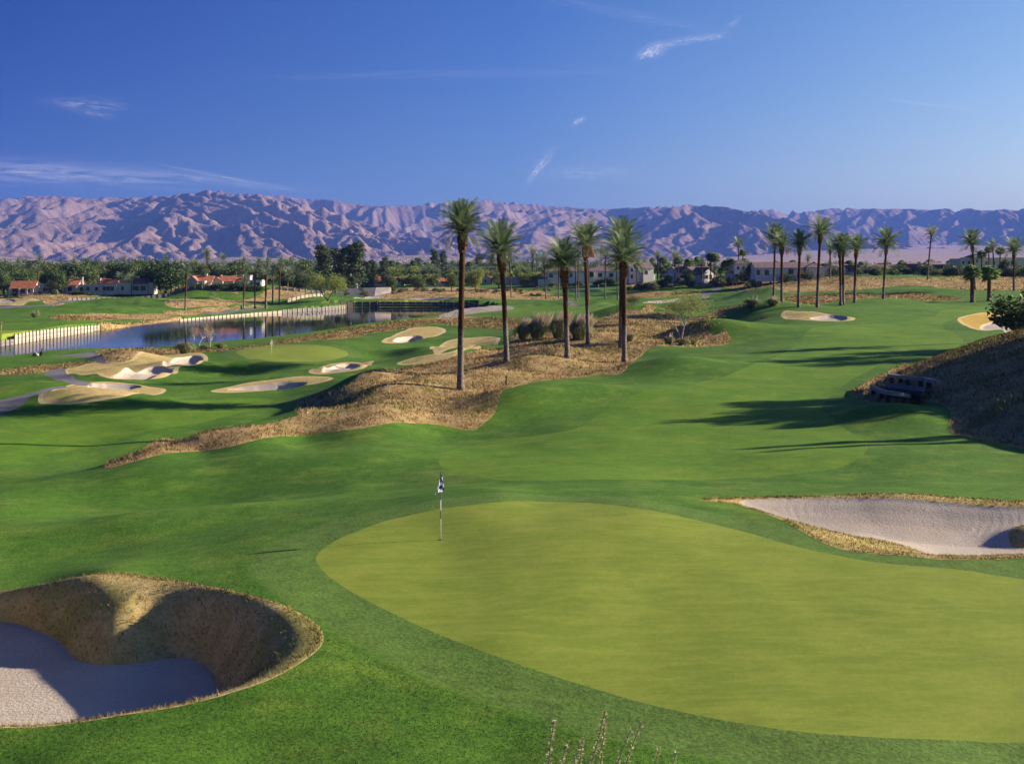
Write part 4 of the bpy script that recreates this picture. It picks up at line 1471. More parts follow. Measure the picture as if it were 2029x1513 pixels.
def palm(label, x, y, z0, top_z, lean=(0.0, 0.0), half_w=2.1, kind='date', seed=0, group=None, hero=True, trunk_r=0.27, boot=1.0, pouch=0, name=None):
    """top_z: level of the crown's highest tips; lean: drift of the crown from the foot"""
    g = np.random.default_rng(seed + 100)
    root = empty(name or ('date_palm' if kind == 'date' else 'fan_palm'), (x, y, z0 - 0.1), label, 'palm tree', group)
    if kind == 'date':
        cs = half_w / 1.9
        ch = 2.3 * cs                                   # crown height above its base
    else:
        cs = half_w / 1.70
        ch = 1.75 * cs
    Ht = max(1.2, top_z - z0 - ch)
    nr = 34 if hero else 10
    f = np.linspace(0, 1, nr)
    cx = lean[0] * (0.55 * f + 0.45 * f ** 2)
    cy = lean[1] * f
    rad = trunk_r * (1.28 - 0.36 * np.minimum(f * 9, 1) - 0.06 * f)
    V, Q = tube_np(np.stack([cx, cy, f * Ht], 1), rad * (1 + (g.normal(0, 0.03, nr) if hero else 0)), 12 if hero else 7, 0.035 if hero else 0.0, g)
    link('trunk', np_mesh('palm_trunk', V, [Q], M['palm_trunk' if kind == 'date' else 'fan_trunk'], True, {'hfrac': np.repeat(f, 12 if hero else 7)}), root)
    if hero and boot > 0:
        # swollen sleeve of cut leaf bases below the crown
        bl = (1.75 if kind == 'date' else 1.0) * boot * cs ** 0.5
        bm = MB()
        nb = 12
        bf = np.linspace(0, 1, nb)
        prof = trunk_r * (0.95 + 0.62 * np.sin(np.pi * np.clip(bf * 0.86 + 0.05, 0, 1)) ** 0.8)
        zb = Ht - bl + bf * (bl + 0.15)
        px = np.interp(zb / Ht, f, cx); pyy = np.interp(zb / Ht, f, cy)
        V, Q = tube_np(np.stack([px, pyy, zb], 1), prof, 12, 0.07, g)
        bm.v = [tuple(v) for v in V]; bm.f = [tuple(q) for q in Q]
        ns = int(60 * boot)
        for k in range(ns):
            fz = (k + 0.5) / ns
            a = k * 2.39996
            zz = Ht - bl + fz * bl
            r = np.interp(fz, bf, prof)
            c0 = np.array([np.interp(zz / Ht, f, cx), np.interp(zz / Ht, f, cy), zz])
            d = np.array([math.cos(a), math.sin(a), 0.0]); s = np.array([-math.sin(a), math.cos(a), 0.0])
            p0 = c0 + d * r * 0.86
            wv = 0.085
            tip = p0 + d * g.uniform(0.07, 0.16) + np.array([0, 0, g.uniform(0.14, 0.26)])
            bm.add([p0 - s * wv, p0 + s * wv, tip + s * wv * 0.6, tip - s * wv * 0.6, p0 + np.array([0, 0, 0.22])],
                   [(0, 1, 2, 3), (3, 2, 4), (0, 3, 4), (1, 4, 2)])
        bm.build('leaf_bases', M['boots'], root)
    if kind == 'date':
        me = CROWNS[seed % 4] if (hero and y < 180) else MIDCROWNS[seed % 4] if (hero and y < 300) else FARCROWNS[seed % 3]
    else:
        me = FANS[seed % 2]
    c = link('crown', me, root)
    c.location = (cx[-1], cy[-1], Ht)
    c.rotation_euler = (g.uniform(-0.05, 0.05), g.uniform(-0.05, 0.05) + 0.04, g.uniform(0, 6.28))
    c.scale = (cs, cs, cs)
    for k in range(pouch):
        pm = MB()
        a = g.uniform(0, 6.28) if pouch > 1 else -0.3
        base = Vector((cx[-1], cy[-1], Ht - 0.2))
        d = Vector((math.cos(a), math.sin(a), 0))
        for j in range(7):
            o2 = Vector((g.normal(0, 0.12), g.normal(0, 0.12), 0))
            pm.tube([base + d * 0.25, base + d * 0.75 + o2 + Vector((0, 0, -0.2)), base + d * 0.95 + o2 * 1.5 + Vector((0, 0, -0.9)), base + d * 0.95 + o2 * 2 + Vector((0, 0, -1.5))], [0.02, 0.02, 0.045, 0.03], 5)
        pm.build('fruit_stalk', M['fruit'], root)
    return root


def palm_px(label, base, top, crown_x=None, hw=None, kind='date', D=None, seed=0, group=None, hero=True, **kw):
    """foot and crown measured on the photograph, set on the ground where that foot stands"""
    if D is None:
        p = gp(*base)
    else:
        x = (base[0] - CX) / F * D
        p = np.array([x, D, hz(x, D)])
    k = p[1] / F
    lean = ((crown_x - base[0]) * k if crown_x is not None else 0.0, 0.0)
    return palm(label, p[0], p[1], p[2], zpy(top, p[1]), lean, (hw * k if hw else 2.1), kind, seed, group, hero, **kw)


G_HILL = 'tall date palms on the dry grass hill'
palm_px('tallest date palm, standing closest on the dry grass hill, with a straight trunk', (912, 772), 398, 917, 47, seed=0, group=G_HILL)
palm_px('date palm with a left leaning trunk, beside the tallest palm on the dry hill', (1004, 716), 440, 992, 47, seed=1, group=G_HILL)
palm_px('date palm with a thick bulging leaf base sleeve, in front of the pampas grass', (1124, 709), 472, 1117, 42, seed=2, group=G_HILL, boot=1.2)
palm_px('date palm with red fruit stalks hanging under its crown, behind the thick sleeved palm', (1165, 681), 437, 1159, 38, seed=3, group=G_HILL, pouch=3)
palm_px('rear one of the two overlapping date palms at the right end of the dry hill', (1230, 690), 433, 1232, 39, seed=1, group=G_HILL)
palm_px('front one of the two overlapping date palms at the right end of the dry hill', (1237, 718), 461, 1236, 44, seed=2, group=G_HILL)

G_ROW = 'date palms standing in a row beyond the right fairway'
palm_px('leftmost date palm of the row behind the pampas clumps on the right fairway', (1533, 588), 445, 1536, 25, seed=0, group=G_ROW)
palm_px('date palm with a hanging fruit pouch in the right fairway row', (1549, 600), 461, 1549, 20, seed=1, group=G_ROW, pouch=1)
palm_px('date palm with a grey lower trunk, left of the tallest in the right fairway row', (1582, 608), 457, 1585, 23, seed=2, group=G_ROW)
palm_px('tallest slim date palm of the right fairway row, crown well above its neighbours', (1619, 609), 428, 1626, 27, seed=3, group=G_ROW)
palm_px('small far date palm between the tallest palm and the twin trunks', (1645, 546), 475, 1645, 15, D=400, seed=1, group=G_ROW, hero=True)
palm_px('left trunk of the close pair of date palms in the right fairway row', (1666, 605), 466, 1664, 21, seed=2, group=G_ROW)
palm_px('right trunk of the close pair of date palms in the right fairway row', (1671, 604), 463, 1670, 22, seed=0, group=G_ROW)
palm_px('date palm right of the close pair, its crown brushing theirs', (1693, 600), 465, 1697, 22, seed=1, group=G_ROW)
palm_px('date palm standing apart on a green rise at the right end of the row', (1750, 592), 452, 1757, 27, seed=2, group=G_ROW)
palm_px('thin date palm with a right leaning curved trunk on the dry bank', (1838, 554), 446, 1846, 14, seed=3, group=G_ROW, boot=0.4, trunk_r=0.22)
palm_px('date palm with a long dark sleeve behind the left squat fan palm', (1932, 574), 456, 1926, 22, seed=0, group=G_ROW)
palm_px('date palm nearest the right edge of the picture, slim trunk on the turf', (2009, 576), 471, 2009, 21, seed=1, group=G_ROW)
palm_px('left one of two squat thick trunked fan palms on the far right turf', (1927, 599), 523, 1926, 17, 'fan', seed=0, group='two squat fan palms', trunk_r=0.48, boot=0.0)
palm_px('right one of two squat thick trunked fan palms on the far right turf', (1960, 596), 524, 1960, 18, 'fan', seed=1, group='two squat fan palms', trunk_r=0.46, boot=0.0)
G_HOTEL = 'palms in front of the large beige building'
palm_px('short fan palm in front of the left wing of the beige building', (1945, 545), 495, 1945, 9, 'fan', D=450, seed=0, group=G_HOTEL, boot=0.0)
palm_px('fan palm in front of the middle of the beige building', (1960, 545), 487, 1959, 8, 'fan', D=455, seed=1, group=G_HOTEL, boot=0.0)
palm_px('date palm taller than the fan palms, in front of the beige building', (1970, 545), 474, 1967, 13, D=440, seed=2, group=G_HOTEL, boot=0.5)
palm_px('rightmost fan palm in front of the beige building', (1981, 545), 488, 1982, 9, 'fan', D=450, seed=1, group=G_HOTEL, boot=0.0)

G_SHORE = 'date palms along the far shore of the lake'
palm_px('lone date palm on the dry strip beyond the lake, left of the other shore palms', (367, 614), 523, 370, 14, seed=0, group=G_SHORE)
palm_px('shortest of the shore palms, beside the teal bin', (483, 611), 545, 484, 9, seed=1, group=G_SHORE)
palm_px('date palm second from the left in the clump on the far shore', (505, 611), 527, 505, 12, seed=2, group=G_SHORE)
palm_px('date palm with the thickest trunk in the clump on the far shore', (527, 611), 528, 527, 13, seed=3, group=G_SHORE, trunk_r=0.36)
palm_px('thin date palm set back in the clump on the far shore', (540, 602), 531, 541, 10, seed=0, group=G_SHORE)
palm_px('tallest date palm at the right of the clump on the far shore', (553, 603), 510, 555, 15, seed=1, group=G_SHORE)
palm_px('very tall slim date palm rising behind the red roofed villas', (412, 556), 491, 410, 10, D=520, seed=2, group='tall palms behind the villas', boot=0.5)
palm_px('tall date palm right of the villa chimney, behind the flat roof', (481, 556), 509, 481, 9, D=520, seed=3, group='tall palms behind the villas', boot=0.5)

G_MID = 'date palms scattered beyond the hill palms'
for i, (b, top, cxx, hw, lab) in enumerate([
        ((1013, 590), 500, 1009, 13, 'slim leaning date palm beyond the left leaning hill palm'),
        ((975, 566), 497, 975, 11, 'date palm seen between the two left hill palms'),
        ((1055, 566), 488, 1056, 11, 'straight date palm by the road between the hill palm groups'),
        ((1064, 566), 503, 1064, 10, 'shorter date palm right beside the straight roadside palm'),
        ((1002, 566), 505, 1002, 10, 'date palm by the road right of the left leaning trunk'),
        ((1082, 592), 500, 1077, 14, 'leaning date palm in front of the white wall beyond the dry bank'),
        ((1107, 590), 488, 1107, 13, 'date palm on the dry bank directly behind the thick sleeved palm'),
        ((1142, 596), 500, 1139, 11, 'left one of the two thin palms between the pampas palms'),
        ((1146, 590), 498, 1145, 10, 'right one of two thin palms between the pampas palms'),
        ((1167, 595), 490, 1164, 12, 'date palm behind the palm with red fruit stalks'),
        ((1199, 592), 490, 1200, 12, 'date palm on the turf left of the overlapping pair'),
        ((1191, 563), 488, 1191, 9, 'far date palm before the white house with arched windows'),
        ((1224, 594), 503, 1221, 10, 'date palm half hidden by the overlapping pair of hill palms'),
        ((1303, 556), 497, 1303, 9, 'thin date palm before the two storey white gable'),
        ((1337, 556), 494, 1338, 12, 'wide crowned date palm among the houses right of the gable'),
        ((1464, 556), 469, 1463, 13, 'tall thin date palm among the houses, its crown against the mountains'),
        ((1391, 556), 510, 1391, 10, 'date palm before the white gabled house'),
        ((1600, 556), 503, 1601, 8, 'date palm showing behind the long purple roof')]):
    palm_px(lab, b, top, cxx, hw, seed=i, group=G_MID, boot=0.6, trunk_r=0.24, D=(None if b[1] > 570 else (560 if b[0] < 1250 else 462) if b[0] != 1600 else 520))

G_FANS = 'fan palms among the houses on the right'
for i, (px, top, hw, lab) in enumerate([
        (1472, 493, 8, 'fan palm tight against the tall thin date palm'), (1408, 499, 10, 'large fan palm between the white gables'), (1415, 500, 11, 'dense fan palm right of the large one between the gables'),
        (1344, 507, 10, 'fan palm beneath the wide crowned date palm'), (1489, 521, 9, 'low fan palm left of the long white house'), (1508, 526, 6, 'small fan palm at the left windows of the long white house'),
        (1527, 529, 6, 'small fan palm at the second window of the long white house'), (1598, 526, 6, 'fan palm at the right corner of the long white house'), (1449, 512, 9, 'fan palm in front of the purple tower roof'),
        (1428, 530, 7, 'short fan palm in front of the white gable wall'), (1437, 515, 9, 'fan palm left of the purple tower roof'), (1655, 523, 9, 'bushy fan palm beyond the twin date palms'),
        (1726, 526, 7, 'fan palm before the purple roofs right of the twin date palms'), (1745, 528, 6, 'fan palm next to the date palm on the green rise'), (1846, 525, 8, 'fan palm right of the thin curved date palm'),
        (1310, 528, 8, 'fan palm at the foot of the two storey white gable'), (1262, 520, 7, 'fan palm left of the two storey white gable')]):
    palm_px(lab, (px, 552), top, px, hw, 'fan', D=438 if px > 1480 else 468, seed=i, group=G_FANS, boot=0.0, trunk_r=0.22, hero=False)


# ---- broadleaf trees
def leaf_cloud(g, lobes, n, size, flat=0.0):
    """leaf sprays spread through the lobes of a crown"""
    lobes = np.array(lobes)                              # x y z rx ry rz
    wgt = lobes[:, 3] * lobes[:, 4] * lobes[:, 5]
    li = g.choice(len(lobes), n, p=wgt / wgt.sum())
    d = g.normal(size=(n, 3)); d /= np.linalg.norm(d, axis=1)[:, None]
    r = g.random(n) ** 0.45
    r *= 1 + 0.16 * np.sin(d[:, 0] * 7 + li) * np.sin(d[:, 1] * 6 + 2 * li) * np.sin(d[:, 2] * 8)
    P = lobes[li, :3] + d * r[:, None] * lobes[li, 3:6]
    a = g.normal(size=(n, 3)) + d * 0.2; a /= np.linalg.norm(a, axis=1)[:, None]
    b = np.cross(a, g.normal(size=(n, 3))); b /= np.linalg.norm(b, axis=1)[:, None]
    s = size * g.uniform(0.55, 1.25, n)[:, None]
    V = np.stack([P - a * s, P + b * s * 0.55, P + a * s, P - b * s * 0.55], 1).reshape(-1, 3)
    T = np.arange(n * 4).reshape(-1, 4)
    clump = 0.5 + 0.5 * np.sin(P[:, 0] * 1.3 + P[:, 2] * 1.7) * np.cos(P[:, 1] * 1.1 - P[:, 2])
    tint = np.clip(0.30 * clump + g.uniform(0, 0.75, n), 0, 1)
    return V, T, np.repeat(tint, 4)


def branch(mb, g, p, d, length, rad, depth, up=0.15, tips=None, nmin=2, nmax=3, spread=0.75):
    p = Vector(p); d = Vector(d).normalized()
    q = p + d * length * 0.5 + Vector(g.normal(0, 0.06 * length, 3))
    e = p + d * length + Vector(g.normal(0, 0.08 * length, 3)) + Vector((0, 0, up * length * 0.4))
    mb.tube([p, q, e], [rad, rad * 0.82, rad * 0.62], 6, cap=False)
    if tips is not None:
        tips.append(e.copy())
    if depth <= 0:
        return
    for k in range(int(g.integers(nmin, nmax + 1))):
        v = Vector(g.normal(0, 1, 3)).normalized()
        nd = (d * 0.8 + v * spread + Vector((0, 0, up))).normalized()
        branch(mb, g, e, nd, length * g.uniform(0.6, 0.82), rad * 0.58, depth - 1, up, tips, nmin, nmax, spread)


def tree_meshes(seed, kind):
    """unit meshes for one kind of tree, about ten metres high"""
    g = np.random.default_rng(seed)
    mb = MB()
    if kind == 'round':                                  # dense dark round head
        mb.tube([(0, 0, 0), (0.05, 0, 1.2), (0.1, 0.1, 3.0)], [0.40, 0.30, 0.24], 8)
        lobes = [(0, 0, 4.9, 3.2, 3.2, 3.4)]
        for k in range(8):
            a = k * 0.85 + g.uniform(-0.3, 0.3); rr = g.uniform(1.6, 3.0)
            lobes.append((rr * math.cos(a), rr * math.sin(a), g.uniform(2.0, 7.4), g.uniform(1.3, 2.1), g.uniform(1.3, 2.1), g.uniform(1.1, 1.9)))
        for l in lobes[1:]:
            mb.tube([(0.1, 0.1, 2.6), (l[0] * 0.5, l[1] * 0.5, (2.6 + l[2]) * 0.5), l[:3]], [0.18, 0.12, 0.05], 5, cap=False)
        n, s, mat, bark = 2600, 0.30, 'dark_tree', 'bark'
    elif kind == 'olive':                                # looser, lighter head
        mb.tube([(0, 0, 0), (0.1, 0, 1.6), (-0.1, 0.1, 3.4)], [0.30, 0.24, 0.18], 8)
        lobes = []
        for k in range(11):
            a = k * 2.4; rr = g.uniform(0.3, 2.7)
            lobes.append((rr * math.cos(a), rr * math.sin(a), g.uniform(1.9, 8.3), g.uniform(1.1, 1.9), g.uniform(1.1, 1.9), g.uniform(0.9, 1.6)))
            mb.tube([(-0.1, 0.1, 3.0), (lobes[-1][0] * 0.5, lobes[-1][1] * 0.5, (3 + lobes[-1][2]) * 0.5), lobes[-1][:3]], [0.14, 0.09, 0.04], 5, cap=False)
        n, s, mat, bark = 2200, 0.28, 'mid_tree', 'bark'
    elif kind == 'gum':                                  # tall, upright, open tiers
        mb.tube([(0, 0, 0), (0.15, 0, 3.0), (0.0, 0.1, 6.5), (0.1, 0, 9.0)], [0.28, 0.22, 0.15, 0.06], 8)
        lobes = []
        for k in range(13):
            a = k * 2.4 + g.uniform(-0.4, 0.4); z = 2.6 + 7.2 * (k / 12.0); rr = g.uniform(0.2, 1.5) * (1.15 - 0.06 * z)
            lobes.append((rr * math.cos(a), rr * math.sin(a), z, g.uniform(0.7, 1.15), g.uniform(0.7, 1.15), g.uniform(0.8, 1.4)))
            mb.tube([(0.05, 0, max(1.8, z - 2.2)), (lobes[-1][0] * 0.6, lobes[-1][1] * 0.6, z - 0.8), lobes[-1][:3]], [0.10, 0.06, 0.03], 5, cap=False)
        n, s, mat, bark = 2600, 0.24, 'gum_tree', 'pale_bark'
    elif kind == 'bush':                                 # low rounded shrub, unit height about two
        mb.tube([(0, 0, 0), (0.05, 0, 0.5)], [0.10, 0.07], 6)
        lobes = [(0, 0, 0.95, 1.1, 1.1, 0.9)]
        for k in range(7):
            a = k * 0.9 + g.uniform(-0.3, 0.3); rr = g.uniform(0.5, 1.0)
            lobes.append((rr * math.cos(a), rr * math.sin(a), g.uniform(0.5, 1.4), g.uniform(0.4, 0.7), g.uniform(0.4, 0.7), g.uniform(0.4, 0.6)))
            mb.tube([(0, 0, 0.2), lobes[-1][:3]], [0.05, 0.02], 5, cap=False)
        n, s, mat, bark = 900, 0.13, 'mid_tree', 'bark'
    V, T, ti = leaf_cloud(g, lobes, n, s)
    return mb.mesh('wood', M[bark], True), np_mesh('crown', V, [T], M[mat], False, {'tint': ti})


TREE = {k: [tree_meshes(sd, k) for sd in range(s0, s0 + n)] for k, s0, n in (('round', 40, 3), ('olive', 50, 3), ('gum', 60, 3), ('bush', 70, 3))}
_recol = {}


def recolour(me, mat):
    key = (me.name, mat)
    if key not in _recol:
        c = me.copy()
        c.materials[0] = M[mat]
        _recol[key] = c
    return _recol[key]


def tree(name, label, kind, x, y, height, width=1.0, seed=0, group=None, mat=None, z=None, cat='tree'):
    unit = {'round': 8.6, 'olive': 9.4, 'gum': 11.0, 'bush': 1.9}[kind]
    wood, crown = TREE[kind][seed % len(TREE[kind])]
    g = random.Random(seed * 7 + int(x * 3))
    k = height / unit
    root = empty(name, (x, y, (hz(x, y) if z is None else z) - 0.1), label, cat, group, g.uniform(0, 6.28), (k * width, k * width, k))
    link('trunk', wood, root)
    link('crown', recolour(crown, mat) if mat else crown, root)
    return root


def at_px(px, D):
    return (px - CX) / F * D, D


# dense belt behind the villas on the left
L_BELT = {'round': 'dense dark green broadleaf tree in the belt behind the red roofed villas', 'olive': 'lighter olive green tree in the belt behind the red roofed villas',
          'date': 'feather palm rising from the tree belt behind the red roofed villas', 'gum': 'tall grey green tree in the belt behind the red roofed villas'}
G_BELT = 'trees of the belt behind the villas'
rb = random.Random(5)
px = -150.0
while px < 640:
    for row, (D0, top0) in enumerate(((468, 531), (520, 521), (585, 517), (660, 514))):
        D = D0 + rb.uniform(-18, 22)
        p = px + rb.uniform(-12, 12)
        top = top0 + rb.uniform(-6, 9) + (10 if (row == 0 and (120 < p < 270)) else 0)
        x, y = at_px(p, D)
        z = hz(x, y)
        Hh = max(4.0, zpy(top, D) - z)
        r = rb.random()
        if row == 0 and 362 < p < 500:
            continue
        if r < (0.55 if row < 2 else 0.30):
            tree('broadleaf_tree', L_BELT['round'], 'round', x, y, Hh, rb.uniform(0.9, 1.2), rb.randrange(9), G_BELT, rb.choice(('dark_tree', 'dark_tree', 'mid_tree', 'mid_tree', 'gum_tree')))
        elif r < (0.72 if row < 2 else 0.50):
            tree('olive_tree', L_BELT['olive'], 'olive', x, y, Hh, rb.uniform(0.95, 1.25), rb.randrange(9), G_BELT)
        else:
            palm(L_BELT['date'], x, y, z, zpy(top - rb.uniform(2, 10), D), (rb.uniform(-0.4, 0.4), 0), rb.uniform(1.9, 2.5), 'date', rb.randrange(12), G_BELT, False, 0.22, 0)
    px += 21
# single trees in front of or between the villas
for p, D, top, wd, kd, mt, lab in [(113, 432, 532, 1.0, 'round', 'dark_tree', 'dark round tree standing in front of the left villa row'),
                                   (330, 445, 514, 1.45, 'round', 'dark_tree', 'large dark spreading tree between the two villa groups'), (300, 452, 520, 1.1, 'round', 'dark_tree', 'dark tree at the right end of the left villa row'),
                                   (355, 470, 517, 1.1, 'round', 'dark_tree', 'dark tree at the left gable of the right villa group'),
                                   (8, 445, 540, 1.0, 'round', 'mid_tree', 'green tree at the left edge of the villa row'), (600, 470, 546, 1.6, 'round', 'dark_tree', 'wide black green hedge tree right of the shore palms'),
                                   (570, 475, 545, 1.5, 'round', 'dark_tree', 'dark hedge tree behind the shore palms'), (635, 478, 545, 1.5, 'round', 'dark_tree', 'dark hedge tree behind the yellow green tree')]:
    x, y = at_px(p, D)
    tree('broadleaf_tree', lab, kd, x, y, zpy(top, D) - hz(x, y), wd, int(p), 'trees around the villas', mt)
# tall gums by the lake head
G_GUM = 'tall gum trees beyond the lake'
for i, (p, D, top, wd, lab) in enumerate([(640, 505, 480, 0.85, 'leftmost tall dark gum tree beyond the lake, above the yellow green tree'), (665, 515, 488, 0.65, 'slim gum tree second from the left in the tall group'),
                                          (684, 510, 481, 0.75, 'gum tree with a pale leaning trunk in the middle of the tall group'), (706, 512, 475, 0.85, 'tallest gum tree at the right of the tall group'),
                                          (722, 560, 515, 1.0, 'low bluish gum tree just right of the tall group'), (741, 560, 512, 0.8, 'thin gum tree with a bare pale trunk right of the tall group'), (762, 555, 506, 1.0, 'gum tree with forked pale trunks by the embankment'),
                                          (827, 700, 509, 1.1, 'rounded dark gum tree beyond the embankment'), (862, 720, 491, 1.0, 'left half of the big pale gum pair beyond the embankment'), (878, 725, 494, 1.0, 'right half of the big pale gum pair beyond the embankment'),
                                          (948, 760, 500, 0.9, 'pale gum tree seen right of the tallest palm trunk')]):
    x, y = at_px(p, D)
    tree('gum_tree', lab, 'gum', x, y, zpy(top, D) - hz(x, y), wd * (1.95 if i < 4 else 1.35), i, G_GUM)

# trees, shrubs and palms along the embankment and the road in the middle
rb = random.Random(9)
for i in range(120):
    p = rb.uniform(650, 1300); D = rb.uniform(665, 820)
    x, y = at_px(p, D); z = hz(x, y)
    top = rb.uniform(513, 527)
    if rb.random() < 0.6:
        palm('small distant palm along the road behind the white rail fence', x, y, z, zpy(top, D), (rb.uniform(-.4, .4), 0), rb.uniform(1.7, 2.3), rb.choice(('date', 'fan')), i, 'palms behind the white rail fence', False, 0.22, 0)
    else:
        tree('broadleaf_tree', 'distant green tree along the road behind the white rail fence', rb.choice(('olive', 'round')), x, y, max(3, zpy(top + 3, D) - z), 1.2, i, 'trees behind the white rail fence', 'mid_tree')
for i in range(190):
    p = rb.uniform(660, 1250); D = rb.uniform(555, 632)
    x, y = at_px(p, D); z = hz(x, y)
    tree('shrub', 'green shrub on the slope below the white rail fence', rb.choice(('olive', 'bush')), x, y, rb.uniform(2.6, 6.2), 1.2, i, 'shrubs below the white rail fence', rb.choice(('mid_tree', 'lime_tree', 'mid_tree', 'sage_tree')), cat='shrub')
for i, (p, D, top, wd, mt, lab) in enumerate([(1040, 520, 538, 1.3, 'lime_tree', 'wide light green shrub before the white wall'), (1062, 522, 536, 1.2, 'lime_tree', 'light green tree beside the straight roadside palms'), (988, 520, 536, 1.0, 'lime_tree', 'light green tree behind the left leaning hill palm'),
                                              (942, 500, 530, 0.9, 'lime_tree', 'bright green round tree between the two left hill palms'), (895, 520, 540, 1.0, 'mid_tree', 'green tree behind the tallest palm trunk'), (830, 505, 543, 1.1, 'mid_tree', 'spreading green tree at the orange roofs'),
                                              (775, 470, 545, 1.1, 'mid_tree', 'green tree with bare stems left of the orange roofs'), (1135, 540, 541, 0.9, 'mid_tree', 'dark shrub at the white house with arched windows'), (1215, 530, 537, 1.2, 'dark_tree', 'dark green tree at the right end of the arched window house')]):
    x, y = at_px(p, D)
    tree('round_tree', lab, 'round', x, y, max(2.5, zpy(top, D) - hz(x, y)), wd, i, 'light green trees in the middle distance', mt)
for i, (p, D, top, lab) in enumerate([(722, 441, 568, 'small grey green tree before the pale concrete wall'), (685, 441, 570, 'low rounded tree left before the pale concrete wall')]):
    x, y = at_px(p, D)
    tree('small_tree', lab, 'olive', x, y, max(2.0, zpy(top, D) - hz(x, y)), 1.35, i, 'small trees at the pale concrete wall', 'sage_tree')
rb = random.Random(12)
for i in range(70):
    p = rb.uniform(745, 1090); D = rb.uniform(450, 505)
    x, y = at_px(p, D)
    tree('shrub', 'low scrub bush on the dry bank at the head of the lake', 'bush', x, y, rb.uniform(0.9, 2.4) * (1.0 if p < 930 else 0.6), rb.uniform(1.0, 1.7), i, 'scrub on the bank at the lake head', rb.choice(('rust_bush', 'sage_tree', 'mid_tree', 'rust_bush')), cat='shrub')

# garden trees and palms between and behind the houses on the right
rb = random.Random(21)
for i in range(165):
    p = rb.uniform(1235, 2080); D = rb.uniform(520, 800)
    x, y = at_px(p, D); z = hz(x, y)
    top = rb.uniform(507, 523) if p < 1480 else rb.uniform(512, 525)
    if rb.random() < (0.72 if p < 1500 else 0.45):
        palm('distant palm behind the purple roofed houses on the right', x, y, z, zpy(top, D), (rb.uniform(-.4, .4), 0), rb.uniform(1.6, 2.3), rb.choice(('date', 'fan', 'fan')), i, 'palms behind the purple roofed houses', False, 0.22, 0)
    else:
        tree('broadleaf_tree', 'distant green tree behind the purple roofed houses on the right', rb.choice(('olive', 'round')), x, y, max(3, zpy(top + 4, D) - z), 1.25, i, 'trees behind the purple roofed houses', rb.choice(('dark_tree', 'mid_tree')))
for i in range(96):
    p = rb.uniform(1240, 2060); D = rb.uniform(412, 440) if p > 1480 else rb.uniform(452, 472)
    if 1505 < p < 1590 and rb.random() < 0.6:
        continue
    x, y = at_px(p, D)
    tree('garden_shrub', 'rounded green garden shrub in front of the purple roofed houses', rb.choice(('bush', 'bush', 'olive')), x, y, rb.uniform(1.3, 4.2), rb.uniform(0.9, 1.4), i, 'garden shrubs in front of the houses', rb.choice(('mid_tree', 'dark_tree', 'mid_tree', 'sage_tree')), cat='shrub')
for i, (p, D, top, wd, mt, lab) in enumerate([(1322, 460, 530, 1.0, 'dark_tree', 'dark leafy tree right of the two storey gable'), (1365, 462, 531, 1.1, 'mid_tree', 'green tree before the left gabled roof'), (1486, 440, 523, 1.3, 'mid_tree', 'leafy tree at the left end of the long white house'),
                                              (1700, 425, 528, 1.2, 'mid_tree', 'feathery tree left of the tall white gable'), (1779, 425, 522, 1.5, 'mid_tree', 'broad tree with red blossoms below it'), (1797, 424, 528, 1.3, 'mid_tree', 'rounded tree left of the white gable on the right'),
                                              (1875, 426, 524, 1.0, 'mid_tree', 'left one of two upright round trees before the roofs'), (1890, 426, 524, 1.0, 'dark_tree', 'right one of two upright round trees before the roofs'), (1990, 440, 512, 1.0, 'dark_tree', 'dark tree in front of the right wing of the beige building'),
                                              (2016, 440, 512, 0.9, 'dark_tree', 'dark slim tree at the right edge before the beige building'), (1915, 430, 530, 1.0, 'dark_tree', 'dark tree at the left corner of the beige building')]):
    x, y = at_px(p, D)
    tree('garden_tree', lab, 'round' if wd > 1.05 else 'olive', x, y, max(2.5, zpy(top, D) - hz(x, y)), wd, i, 'garden trees between the houses', mt)

# far-off groves on the valley floor: one mass
g = np.random.default_rng(77)
lob = []
for i in range(1500):
    p = g.uniform(-350, 2400); D = math.exp(g.uniform(math.log(850), math.log(2600)))
    x = (p - CX) / F * D
    hh = g.uniform(4, 9.5) * (1.15 if p < 1250 else 0.8)
    wv = g.uniform(3, 8)
    lob.append((x, D, 9 + hh * 0.5, wv, wv, hh * 0.55))
V, T, ti = leaf_cloud(g, lob, 46000, 0.95)
o = link('distant_groves', np_mesh('distant_groves', V, [T], M['dark_tree'], False, {'tint': ti}))
tag(o, kind='stuff')


